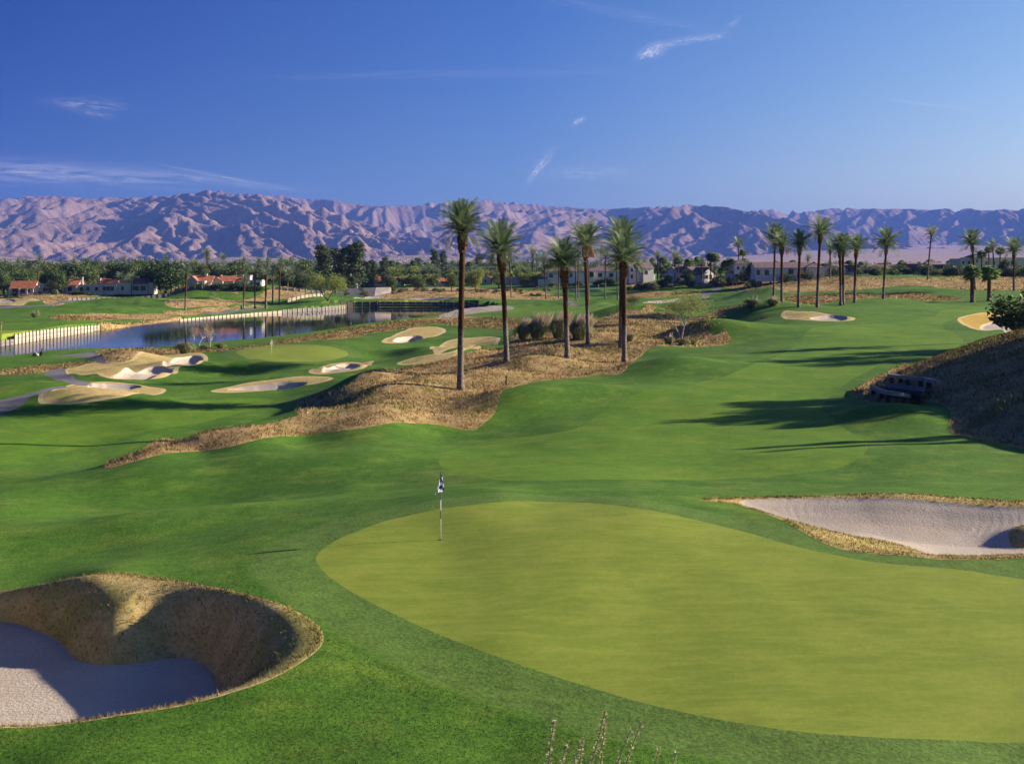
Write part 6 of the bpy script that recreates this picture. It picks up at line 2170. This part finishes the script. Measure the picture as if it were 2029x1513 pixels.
house('house', 'white house with two steep gables and a dark purple roof left of the gable wall', 1342, 1386, 480, 554, [('gx', 1346, 1384, 541, 529, 1, 10), ('gy', 1350, 1366, 539, 529, -2, 7)], 'roof_purple', 'stucco_bright', wins=[(1354, 1361, 542, 550, -2), (1370, 1380, 544, 551, 1)], turn=30, group=GR)
house('house', 'white house with a broad sunlit gable wall right of the two steep gables', 1382, 1444, 470, 555, [('gy', 1384, 1424, 543, 530, 0, 9), ('gx', 1384, 1440, 541, 529, 4, 9)], 'roof_purple', 'stucco_bright', wins=[(1394, 1400, 545, 552, 0), (1404, 1410, 544, 553, 0)], turn=32, group=GR)
house('house', 'taller white house with a hipped purple tower roof', 1452, 1484, 455, 553, [('hip', 1455, 1480, 523, 513.5, 0, 6), ('hip', 1448, 1486, 540, 533, 2, 9)], 'roof_purple', 'stucco_bright', wins=[(1460, 1465, 528, 534, 0), (1470, 1475, 528, 534, 0), (1456, 1463, 543, 551, 0)], group=GR)
house('house', 'long white house with a wide purple roof and sunlit right end behind the palms', 1494, 1634, 428, 550.5, [('gx', 1497, 1608, 531, 520, 0, 11), ('hip', 1596, 1632, 530, 521.5, -1.2, 10)], 'roof_purple', 'stucco_bright',
      wins=[(1499, 1506, 535, 545, 0), (1515, 1524, 535, 545, 0), (1562, 1572, 533, 544, 0), (1592.5, 1595.5, 534, 544, 0), (1632.0, 1.8, 533, 543, 2.5, 'side'), (1632.0, 1.4, 533, 543, 6.0, 'side')], group=GR)
house('house', 'white house with a tall narrow sunlit gable and purple roof right of the palm pair', 1672, 1724, 430, 549, [('gy', 1697, 1719, 537, 526, 0, 9), ('gx', 1676, 1724, 533, 524, 4, 9)], 'roof_purple', 'stucco_bright', wins=[(1703, 1706, 540, 547, 0), (1710, 1713, 540, 547, 0)], turn=36, group=GR)
house('house', 'low white house under a long dark purple roof behind the garden palms', 1724, 1778, 440, 549, [('gx', 1726, 1776, 534, 525, 0, 10)], 'roof_purple', 'stucco_bright', wins=[(1732, 1740, 538, 546, 0), (1752, 1760, 538, 546, 0)], group=GR)
house('house', 'white house with a sunlit gable left of the thin curved palm', 1806, 1846, 440, 550, [('gx', 1818, 1846, 533, 521, 1, 9), ('gy', 1811, 1826, 535, 523.5, -1, 8)], 'roof_purple', 'stucco_bright', wins=[(1832, 1840, 536, 545, 1)], turn=34, group=GR)
house('house', 'cluster house with stepped purple roofs and white gables right of the thin curved palm', 1848, 1908, 440, 549, [('gx', 1850, 1872, 532, 521.5, 1, 9), ('gy', 1853, 1862, 535, 525, -1.5, 6), ('gx', 1872, 1906, 528, 519.5, 4, 9), ('hip', 1890, 1908, 532, 525, -0.5, 7)], 'roof_purple', 'stucco_bright', wins=[(1856, 1860, 538, 546, -1.5), (1899, 1905, 534, 541, -0.5)], turn=30, group=GR)
house('house', 'small white cottage gable at the foot of the upright round trees', 1892, 1902, 424, 547, [('gy', 1893, 1901, 545.5, 539.5, 0, 5)], 'roof_purple', 'stucco_bright', turn=36, group=GR)
house('hotel', 'large beige three storey building with a hipped tower roof at the right edge', 1905, 2060, 470, 549,
      [('flat', 1907, 1932, 512, 510, 2, 12), ('hip', 1928, 1950, 510, 503, 0, 9), ('flat', 1950, 1984, 513, 510.5, 1.5, 12), ('flat', 1984, 2060, 514, 510, 6, 12)], 'roof_purple', 'stucco_warm',
      wins=[(1934, 1938, 514, 520, 0), (1910, 1915, 517, 523, 2), (1921, 1926, 517, 523, 2), (1910, 1915, 530, 537, 2), (1921, 1926, 530, 537, 2), (1955, 1960, 518, 524, 1.5), (1970, 1975, 518, 524, 1.5), (1992, 1999, 518, 526, 6), (2006, 2013, 518, 526, 6), (2020, 2027, 518, 526, 6), (1992, 1999, 533, 541, 6), (2006, 2013, 533, 541, 6), (1955, 1960, 532, 539, 1.5)], cat='hotel')


# ---- plank walls that hold the banks
def plank_wall(label, pts, height, mat='wood_pale', post_mat='wood_dark', step=1.5, base=None, group=None, sink=0.5, gap=0.05, ragged=0.05, name='retaining_wall', post_up=0.12, post_w=0.22):
    """pts: (px, distance)"""
    P = np.array([at_px(*p) for p in pts])
    seg = np.linalg.norm(np.diff(P, axis=0), axis=1)
    s = np.concatenate([[0], np.cumsum(seg)])
    n = max(2, int(round(s[-1] / step)))
    ss = np.linspace(0, s[-1], n + 1)
    X, Y = np.interp(ss, s, P[:, 0]), np.interp(ss, s, P[:, 1])
    zz = np.array([hz(x, y) if base is None else base for x, y in zip(X, Y)])
    if base is None:
        zz = np.convolve(np.pad(zz, 2, mode='edge'), np.ones(5) / 5, 'valid')
    hh = np.interp(ss, s, np.broadcast_to(np.array(height, dtype=float), len(P)) if np.ndim(height) else np.full(len(P), height))
    root = empty(name, (X[0], Y[0], zz[0]), label, 'retaining wall', group)
    g = random.Random(int(abs(X[0]) * 10 + Y[0]))
    bd = MB()
    o = np.array([X[0], Y[0], zz[0]])
    for i in range(n):
        a, b = np.array([X[i], Y[i]]), np.array([X[i + 1], Y[i + 1]])
        d = (b - a) / np.linalg.norm(b - a)
        nb = 3
        za, zb_ = zz[i] - sink, zz[i + 1] - sink
        ha, hb = hh[i] + sink + g.uniform(-ragged, ragged), hh[i + 1] + sink + g.uniform(-ragged, ragged)
        for j in range(nb):
            f0, f1 = j / nb, (j + 1) / nb - 0.03
            aa, bb = a + d * gap, b - d * gap
            nrm = np.array([d[1], -d[0]]) * (0.07 + g.uniform(0, 0.03))
            v = []
            for q, z_, h_ in ((aa, za, ha), (bb, zb_, hb)):
                for sg in (0, 1):
                    for f in (f0, f1):
                        v.append((q[0] + nrm[0] * sg - o[0], q[1] + nrm[1] * sg - o[1], z_ + h_ * f - o[2]))
            bd.add(v, [(0, 4, 5, 1), (2, 3, 7, 6), (0, 1, 3, 2), (4, 6, 7, 5), (1, 5, 7, 3), (0, 2, 6, 4)])
    bd.build('plank_face', M[mat], root)
    for i in range(n + 1):
        if n > 98 and i % 2:
            continue
        pm = MB()
        d = np.array([X[min(i + 1, n)] - X[max(i - 1, 0)], Y[min(i + 1, n)] - Y[max(i - 1, 0)]])
        d /= np.linalg.norm(d)
        c = np.array([X[i], Y[i]]) + np.array([d[1], -d[0]]) * 0.16
        top = hh[i] + post_up + g.uniform(-0.05, 0.10)
        pm.tube([(c[0] - o[0], c[1] - o[1], zz[i] - sink - o[2]), (c[0] - o[0], c[1] - o[1], zz[i] + top - o[2])], [post_w / 2, post_w / 2 * 0.92], 7)
        pm.build('post', M[post_mat], root, True)
    return root


GW = 'plank walls along the lake'
plank_wall('bright sunlit plank wall with dark posts at the left end of the lake', [(27, 218.5), (60, 226.5), (100, 237), (150, 250), (197, 263)], [1.75, 1.85, 1.8, 1.6, 1.3], step=1.75, base=0.0, group=GW)
plank_wall('low grey plank wall at the far left waterline, left of the bright wall', [(-60, 204), (0, 213), (27, 218.5)], [1.1, 1.0, 1.0], 'wood_grey', step=1.8, base=0.0, group=GW)
plank_wall('long low pale plank wall along the far shore below the shore palms', [(355, 308), (420, 326), (480, 342), (520, 352), (560, 359)], [0.55, 0.5, 0.5, 0.6, 0.9], step=2.2, base=0.0, group=GW)
plank_wall('higher dark and pale plank wall at the point of the far shore', [(560, 359), (600, 367), (640, 375), (676, 387.5), (684, 392), (676, 396)], [1.0, 1.2, 1.3, 1.45, 1.4, 1.3], 'wood_grey', 'wood_pale', step=2.2, base=0.0, group=GW, post_w=0.35)
plank_wall('dark shaded plank wall across the head of the lake', [(620, 400), (650, 402.5), (700, 409), (760, 411.5), (850, 412.5), (930, 411.5), (960, 406)], [1.75, 1.8, 1.85, 1.85, 1.75, 1.6, 0.7], 'wood_dark', 'wood_grey', step=2.6, base=0.0, group=GW, sink=0.8)  # stands in shade; that darkness is put into the plank colour
plank_wall('short pale plank wall at the left end of the dark lake head wall', [(584, 395), (620, 400)], [1.3, 1.7], 'wood_pale', 'wood_dark', step=1.8, base=0.0, group=GW)
GW2 = 'plank walls on the slope below the villas'
plank_wall('long dark plank wall curving up the dry slope below the left villas', [(134, 396), (180, 404), (230, 410), (285, 414), (335, 418)], [0.8, 0.9, 1.1, 1.2, 1.2], 'wood_grey', 'wood_dark', step=1.9, group=GW2)
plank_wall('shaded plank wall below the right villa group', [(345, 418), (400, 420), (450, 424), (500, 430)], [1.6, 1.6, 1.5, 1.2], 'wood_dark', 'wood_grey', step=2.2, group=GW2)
plank_wall('pale upper plank wall left of the yellow green tree', [(544, 432), (590, 434), (640, 440)], [1.1, 1.1, 1.0], 'wood_grey', 'wood_pale', step=2.2, group=GW2)
plank_wall('pale lower plank wall left of the yellow green tree', [(569, 408), (600, 414), (642, 424)], [1.1, 1.1, 1.0], 'wood_pale', 'wood_dark', step=2.0, group=GW2)

# pale concrete headwall and the stone wall by the arched house
k = 448 / F
cm = MB()
x0, x1, x2 = [(p - CX) * k for p in (662, 744, 772)]
zt, zb = zpy(569.5, 448), zpy(588, 448)
cm.add([(x0, 445, zb), (x1, 445, zb), (x1, 449, zt), (x0 + 3.5, 449, zt - 0.4), (x0, 450, zb), (x1, 450, zb), (x1, 450, zt), (x0 + 3.5, 450, zt - 0.4)],
       [(0, 1, 2, 3), (5, 4, 7, 6), (0, 3, 7, 4), (1, 5, 6, 2), (3, 2, 6, 7), (0, 4, 5, 1)])
cm.add([(x1 + 0.02, 446, zb), (x2, 452, zb), (x2, 452.3, zt), (x1 + 0.02, 449, zt), (x1 + 0.02, 450, zb), (x2, 453, zb), (x2, 453, zt), (x1 + 0.02, 450, zt)],
       [(0, 1, 2, 3), (5, 4, 7, 6), (0, 3, 7, 4), (1, 5, 6, 2), (3, 2, 6, 7), (0, 4, 5, 1)])
tag(cm.build('concrete_wall', M['pale_concrete']), 'pale sloping concrete wall behind the small trees at the head of the lake', 'concrete wall')
sw = MB()
k = 470 / F
x0, x1, x2 = [(p - CX) * k for p in (1127, 1186, 1207)]
zb = hz((x0 + x1) / 2, 470) - 0.8
zt = zb + 2.0
sw.box(x0, x1, 470, 471.5, zb, zt)
sw.add([(x1 + 0.01, 470, zb), (x2, 471, zb), (x1 + 0.01, 471.5, zb), (x1 + 0.01, 470, zt), (x1 + 0.01, 471.5, zt)], [(0, 1, 3), (1, 2, 4), (1, 4, 3), (0, 2, 1), (0, 3, 4, 2)])
tag(sw.build('stone_wall', M['stone']), 'low grey stone bank wall on the turf before the arched window house', 'stone wall')
for a, b, D, top, bot, lab in [(1000, 1090, 530, 549, 559, 'long white garden wall behind the light green shrubs'), (1066, 1092, 515, 554, 560, 'short white wall right of the straight roadside palms')]:
    gw = MB()
    k = D / F
    gw.box((a - CX) * k, (b - CX) * k, D, D + 0.4, zpy(bot, D) - 1.5, zpy(top, D))
    gw.box((a - CX) * k - 0.1, (b - CX) * k + 0.1, D - 0.1, D + 0.5, zpy(top, D), zpy(top, D) + 0.15)
    tag(gw.build('garden_wall', M['stucco']), lab, 'garden wall')


def rail_fence(name, label, pts, height, mat, step=4.0, rails=(0.45, 0.95), group=None, rw=0.22, cat='fence'):
    P = np.array([at_px(p, d) for p, d in pts])
    s = np.concatenate([[0], np.cumsum(np.linalg.norm(np.diff(P, axis=0), axis=1))])
    n = int(s[-1] / step)
    ss = np.linspace(0, s[-1], n + 1)
    X, Y = np.interp(ss, s, P[:, 0]), np.interp(ss, s, P[:, 1])
    Zg = np.array([hz(x, y) for x, y in zip(X, Y)])
    root = empty(name, (X[0], Y[0], Zg[0]), label, cat, group)
    for f in rails:
        b = MB()
        for i in range(n):
            b.beam((X[i] - X[0], Y[i] - Y[0], Zg[i] + height * f - Zg[0]), (X[i + 1] - X[0], Y[i + 1] - Y[0], Zg[i + 1] + height * f - Zg[0]), 0.08, rw)
        b.build('rail', M[mat], root)
    for i in range(n + 1):
        if n > 98 and i % 2:
            continue
        b = MB()
        b.box(X[i] - X[0] - 0.1, X[i] - X[0] + 0.1, Y[i] - Y[0] - 0.18, Y[i] - Y[0] - 0.045, Zg[i] - Zg[0] - 0.3, Zg[i] - Zg[0] + height)
        b.build('post', M[mat], root)
    return root


rail_fence('rail_fence', 'long white two rail fence along the embankment road in the middle distance', [(555, 655), (650, 645), (760, 640), (860, 642), (940, 645), (1010, 650), (1090, 655)], 2.3, 'white_paint', 4.6)

# iron railing before the long white house
k = 420 / F
root = empty('garden_railing', ((1496 - CX) * k, 420, zpy(551.5, 420)), 'thin grey railing along the terrace of the long white house', 'railing')
for zf in (0.1, 1.15):
    b = MB()
    b.box(0, 100 * k, -0.03, 0.03, zf, zf + 0.07)
    b.build('rail', M['wood_grey'], root)
for i in range(26):
    b = MB()
    b.box(i * 4 * k - 0.03, i * 4 * k + 0.03, -0.09, -0.031, -0.6, 1.22)
    b.build('baluster', M['wood_grey'], root)

# ---- timber bridge head let into the shaded bank
def beam_part(name, a, b, wd, ht, root, mat):
    m_ = MB()
    o = Vector(root.location)
    m_.beam(Vector(a) - o, Vector(b) - o, wd, ht)
    return m_.build(name, M[mat], root)


def on_bank(px, py, drop):
    """a point seen at px, py that stands above the ground met `drop` rows lower"""
    D = gp(px, py + drop)[1]
    return Vector(((px - CX) / F * D, D, zpy(py, D)))


GT_ = 'weathered timbers let into the shaded bank'
for lab, rail, post, wd in [
        ('upper weathered timber rail on short posts, let into the shaded bank', [(1764, 744, 17), (1800, 748, 18), (1830, 751, 18), (1861, 757, 10)], [1767, 1785, 1798, 1824, 1841], 0.42),
        ('lower bent timber rail on short posts, in front of the blue shaded landing', [(1729, 767, 12), (1748, 776, 14), (1775, 780, 18), (1801, 785, 12)], [1731, 1747, 1760, 1783, 1793], 0.40)]:
    pts = [on_bank(*r) for r in rail]
    root = empty('timber_rail', (pts[0].x, pts[0].y, hz(pts[0].x, pts[0].y)), lab, 'timber rail', GT_)
    for a, b in zip(pts[:-1], pts[1:]):
        beam_part('rail', a, b, wd, 0.26, root, 'rail_wood')
    R = np.array([[r[0], *q] for r, q in zip(rail, pts)])
    for px_ in post:
        t_ = Vector([float(np.interp(px_, R[:, 0], R[:, i])) for i in (1, 2, 3)])
        zg = min(hz(t_.x, t_.y), t_.z - 0.5)
        beam_part('post', (t_.x, t_.y, t_.z - 0.132), (t_.x, t_.y, zg - 0.4), 0.28, 0.28, root, 'wood_dark')
c0, c1 = on_bank(1762, 764, 8), on_bank(1828, 772, 8)
root = empty('timber_landing', (c0.x, c0.y, c0.z - 0.3), 'bluish shaded plank landing between the two timber rails', 'landing', GT_)
dk = MB()
for i in range(6):
    off = Vector((-0.12 * i, -0.36 * i, -0.035 * i + 0.12))
    dk.beam(c0 + off - Vector(root.location), c1 + off - Vector(root.location), 0.33, 0.10)
dk.build('planks', M['wood_grey'], root)
off = Vector((-0.75, -2.12, -0.25))
ks = MB()
ks.beam(c0 + off - Vector(root.location), c1 + off - Vector(root.location), 0.2, 0.7)
ks.build('kerb_beam', M['wood_dark'], root)


# ---- flags
def flagstick(label, x, y, z, height, cols, seed, striped=False, hang=1.0, name='golf_flag'):
    root = empty(name, (x, y, z), label, 'golf flag')
    m, t, out = new_mat('flagstick_paint')
    zz = t.n('ShaderNodeSeparateXYZ')
    t.put(zz.inputs[0], obj_pos(t))
    if striped:
        rp = t.n('ShaderNodeValToRGB')
        rp.color_ramp.interpolation = 'CONSTANT'
        e = rp.color_ramp.elements
        e[0].position, e[0].color = 0.0, (0.75, 0.73, 0.68, 1)
        e[1].position, e[1].color = 0.305, (0.10, 0.16, 0.10, 1)
        for p_, c_ in ((0.43, (0.75, 0.73, 0.68, 1)), (0.585, (0.03, 0.09, 0.14, 1))):
            q = e.new(p_); q.color = c_
        t.put(rp.inputs[0], t.math('DIVIDE', zz.outputs[2], height))
        col = rp.outputs[0]
    else:
        col = (0.75, 0.73, 0.65, 1)
    bsdf(t, out, col, 0.5, 0.3)
    s = MB()
    rad = 0.017 if striped else 0.03
    s.tube([(0, 0, -0.02), (0, 0, height)], [rad, rad * 0.8], 8)
    s.build('pole', m, root, True)
    # cloth hanging in folds from the top
    nu, nv = 14, 10
    mf, t, out = new_mat('flag_cloth')
    a, b = attr(t, 'fu'), attr(t, 'fv')
    ck = t.math('MODULO', t.math('ADD', t.math('FLOOR', t.math('MULTIPLY', a, 4.0)), t.math('FLOOR', t.math('MULTIPLY', b, 4.0))), 2.0)
    c = t.mix(t.math('MULTIPLY', ck, t.math('GREATER_THAN', 0.55, t.math('ABSOLUTE', t.math('SUBTRACT', a, 0.3)))), cols[0], cols[1]) if striped else t.mix(0.0, cols[0], cols[1])
    b_ = t.n('ShaderNodeBsdfDiffuse'); t.put(b_.inputs[0], c)
    tl = t.n('ShaderNodeBsdfTranslucent'); t.put(tl.inputs[0], c)
    mx = t.n('ShaderNodeMixShader'); mx.inputs[0].default_value = 0.5
    t.put(mx.inputs[1], b_.outputs[0]); t.put(mx.inputs[2], tl.outputs[0]); t.put(out.inputs['Surface'], mx.outputs[0])
    V, fu, fv = [], [], []
    for i in range(nu):
        u = i / (nu - 1)
        for j in range(nv):
            v = j / (nv - 1)
            fall = u * (0.62 + 0.25 * (1 - v))
            x_ = 0.02 + 0.20 * math.sin(u * 5.2) * (0.35 + 0.65 * (1 - v)) * u ** 0.6
            y_ = 0.10 * math.sin(u * 9.0 + 0.6) * (0.3 + 0.7 * u)
            z_ = height - 0.06 - (1 - v) * 0.42 * (1 - 0.25 * u) - fall * 0.42 * hang
            V.append((x_, y_ - 0.02, z_)); fu.append(u * 0.999); fv.append(v * 0.999)
    V = np.array(V)
    i = np.arange((nu - 1) * nv); i = i[(i % nv) != nv - 1]
    me = np_mesh('flag_cloth', V * 1.0, [np.stack([i, i + nv, i + nv + 1, i + 1], 1)], mf, True, {'fu': fu, 'fv': fv})
    o = link('flag', me, root)
    if not striped:
        o.scale = (1.6, 1.6, 1.0)
    return root


p = gp(873, 1069)
flagstick('blue and white chequered flag on a striped pole, on the near putting green', p[0], p[1], p[2], 135 / F * p[1], ((0.75, 0.75, 0.78), (0.022, 0.045, 0.30)), 1, True)
cup = MB()
cup.tube([(p[0], p[1], p[2] + 0.004), (p[0], p[1], p[2] + 0.010)], [0.065, 0.065], 18)
tag(cup.build('golf_cup', M['glass_dark']), 'dark round hole in the near green at the foot of the flag pole', 'golf hole')
p = gp(538, 703)
flagstick('white flag on the round green below the lake', p[0], p[1], p[2], 31 / F * p[1], ((0.78, 0.76, 0.74), (0.78, 0.76, 0.74)), 2)
p = gp(3, 656)
flagstick('reddish flag on the green at the far left edge beyond the lake', p[0], p[1], p[2], 19 / F * p[1], ((0.55, 0.20, 0.16), (0.55, 0.20, 0.16)), 3)
for px_, D, hh, lab in [(1186, 478, 2.6, 'pink flag on a thin pole before the arched window house'), (1578, 424, 2.6, 'small pink flag on a pole before the long white house'), (1452, 452, 2.6, 'small pink flag on a pole before the tower roofed house')]:
    x, y = at_px(px_, D)
    flagstick(lab, x, y, hz(x, y), hh, ((0.62, 0.25, 0.27), (0.62, 0.25, 0.27)), 4)

# ---- small things
p = gp(479, 613)
root = empty('litter_bin', (p[0], p[1], p[2]), 'teal bin on the turf by the shore palms', 'bin')
b = MB(); b.tube([(0, 0, 0), (0, 0, 1.0)], [0.34, 0.42], 12); b.build('body', M['teal'], root, True)
b = MB(); b.tube([(0, 0, 1.005), (0, 0, 1.12), (0, 0, 1.22)], [0.46, 0.42, 0.2], 12); b.build('lid', M['teal'], root, True)


def bird(label, x, y, z, s, mat, group, upright, name='bird', cat='bird'):
    b = MB()
    if upright:
        b.tube([(-0.30, 0, 0.10), (-0.14, 0, 0.24), (0.0, 0, 0.42), (0.05, 0, 0.60), (0.03, 0, 0.76), (0.05, 0, 0.90), (0.10, 0, 0.99), (0.17, 0, 1.0), (0.27, 0, 1.01)], [0.03, 0.11, 0.18, 0.14, 0.07, 0.055, 0.075, 0.05, 0.012], 10)
        b.tube([(-0.02, 0.07, 0.34), (-0.02, 0.07, 0.0)], [0.05, 0.03], 6); b.tube([(-0.02, -0.07, 0.34), (-0.02, -0.07, 0.0)], [0.05, 0.03], 6)
    else:
        b.tube([(-0.36, 0, 0.20), (-0.24, 0, 0.13), (0, 0, 0.10), (0.18, 0, 0.14), (0.25, 0, 0.26), (0.29, 0, 0.35), (0.36, 0, 0.36), (0.44, 0, 0.34)], [0.02, 0.10, 0.15, 0.11, 0.055, 0.07, 0.045, 0.015], 10)
    b.v = [(v[0] * s, v[1] * s, v[2] * s) for v in b.v]
    o = b.build(name, M[mat], None, True)
    o.location = (x, y, z)
    return tag(o, label, cat, group)


p = gp(82, 706)
bird('black long necked bird standing upright at the near edge of the lake', p[0], p[1], p[2], 1.15, 'black', None, True)
p = gp(70, 705)
st = MB()
st.tube([(-0.45, 0, -0.05), (-0.25, 0, 0.2), (0.05, 0.05, 0.32), (0.35, 0, 0.18), (0.5, 0, -0.05)], [0.05, 0.25, 0.32, 0.22, 0.04], 9)
o = st.build('boulder', M['stone'], None, True); o.location = p
tag(o, 'pale boulder at the lake edge left of the black bird', 'boulder')
for i, (px_, D) in enumerate([(606, 352), (613, 350), (620, 353), (628, 356), (634, 360), (598, 349)]):
    x, y = at_px(px_, D)
    bird('tiny white duck floating on the lake below the shore palms', x, y, 0.0, 0.9, 'white_paint', 'white ducks on the lake', False, 'duck', 'duck')
for px_, py_, mt, hh, lab in [(1676, 788, 'orange_paint', 0.3, 'short orange stake at the left tip of the shaded bank'), (1003, 764, 'wood_dark', 0.8, 'short brown stake at the turf edge of the palm hill'), (937, 764, 'wood_dark', 0.3, 'low brown peg in the grass right of the tallest palm')]:
    p = gp(px_, py_)
    s = MB()
    s.box(-0.05, 0.05, -0.05, 0.05, -0.2, hh)
    s.add([(-0.05, -0.05, hh), (0.05, -0.05, hh), (0.05, 0.05, hh), (-0.05, 0.05, hh), (0, 0, hh + 0.08)], [(0, 1, 4), (1, 2, 4), (2, 3, 4), (3, 0, 4)])
    o = s.build('stake', M[mt]); o.location = p
    tag(o, lab, 'stake')

# drainage covers and boundary posts are too small to show; tall seeding stalks stand close to the camera
def stalk(label, px, top_py, D, lean, seed, dense=1.0):
    g = np.random.default_rng(seed)
    x, y = at_px(px, D)
    z0 = hz(x, y)
    L = zpy(top_py, D) - z0
    root = empty('seed_stalk', (x, y, z0 - 0.03), label, 'grass stalk', 'seeding stalks at the bottom edge')
    f = np.linspace(0, 1, 9)
    pts = [(lean * L * t ** 1.6 + 0.02 * math.sin(t * 7 + seed), 0.03 * math.sin(t * 5), L * t) for t in f]
    b = MB()
    b.tube(pts, [0.0055 - 0.004 * t for t in f], 5)
    link('stem', b.mesh('stem', M['stem'], True), root)
    V, T, ti = [], [], []
    for q0, q1 in zip(pts[2:-1], pts[3:]):
        b0 = len(V)
        for sx_, sy_ in ((0.004, 0.0), (0.0, 0.004)):
            b0 = len(V)
            V += [np.array(q0) + (-sx_, -sy_, 0), np.array(q0) + (sx_, sy_, 0), np.array(q1) + (sx_, sy_, 0), np.array(q1) + (-sx_, -sy_, 0)]
            T += [(b0, b0 + 1, b0 + 2), (b0, b0 + 2, b0 + 3)]
            ti += [0.2] * 4
    n = int(190 * dense * L)
    for k in range(n):
        t = 0.30 + 0.70 * (g.random() ** 0.8)
        c = np.array([np.interp(t, f, [p_[i] for p_ in pts]) for i in range(3)])
        a = g.uniform(0, 6.283)
        r = g.uniform(0.006, 0.032) * (1.15 - 0.7 * t)
        d = np.array([math.cos(a), math.sin(a), g.uniform(-0.2, 0.9)])
        p0 = c + d * r
        ln = g.uniform(0.007, 0.018)
        u = d / np.linalg.norm(d) * ln
        s = np.cross(u, g.normal(size=3)); s = s / (np.linalg.norm(s) + 1e-9) * ln * 0.42
        q = len(V)
        V += [p0 - u * 0.5, p0 + s, p0 + u, p0 - s]
        T += [(q, q + 1, q + 2), (q, q + 2, q + 3)]
        ti += [float(g.random())] * 4
    link('seed_head', np_mesh('seed_head', np.array(V), [np.array(T)], M['seed'], False, {'tint': np.array(ti)}), root)


for i, (px, top, ln, dn, lab) in enumerate([(1088, 1409, 0.08, 1.1, 'leftmost dense seed stalk at the bottom edge'), (1109, 1462, 0.06, 1.2, 'short bushy seed stalk beside the leftmost one'), (1118, 1438, 0.22, 0.9, 'seed stalk leaning right, third from the left'),
                                            (1131, 1457, 0.10, 0.9, 'thin short seed stalk left of the tallest one'), (1157, 1394, 0.22, 1.1, 'tallest seed stalk in the middle of the bottom edge'), (1182, 1412, 0.12, 1.0, 'seed stalk just right of the tallest one'),
                                            (1208, 1432, 0.26, 0.6, 'sparse seed stalk leaning right, right of the middle'), (1234, 1416, 0.20, 0.9, 'tall narrow seed stalk, third from the right'), (1284, 1466, 0.10, 0.8, 'short seed stalk second from the right'), (1296, 1472, 0.24, 0.6, 'rightmost short thin seed stalk')]):
    D = 7.2 + 0.3 * (i % 3)
    L_ = zpy(top, D) - hz(*at_px(px, D))
    stalk(lab, px - ln * L_ * F / D * 0.55, top, D, ln, 30 + i, dn)

# planting in front of the villas
rb = random.Random(31)
for i in range(64):
    p_ = rb.uniform(5, 530)
    if 300 < p_ < 365 or (p_ < 300 and i % 2):
        continue
    D = 424 if p_ > 360 else 434
    x, y = at_px(p_, D - rb.uniform(0, 3))
    tree('garden_shrub', 'dark garden shrub in front of the red roofed villas', 'bush', x, y, rb.uniform(1.0, 2.0 if p_ < 300 else 2.8), rb.uniform(0.8, 1.25), i, 'garden shrubs in front of the villas', rb.choice(('dark_tree', 'dark_tree', 'mid_tree')), cat='shrub')
for i in range(16):
    p_ = rb.uniform(1086, 1235)
    x, y = at_px(p_, 508)
    tree('garden_shrub', 'green shrub in front of the arched window house', 'bush', x, y, rb.uniform(1.2, 3.2), rb.uniform(0.9, 1.4), i, 'shrubs in front of the arched window house', rb.choice(('dark_tree', 'mid_tree', 'sage_tree')), cat='shrub')
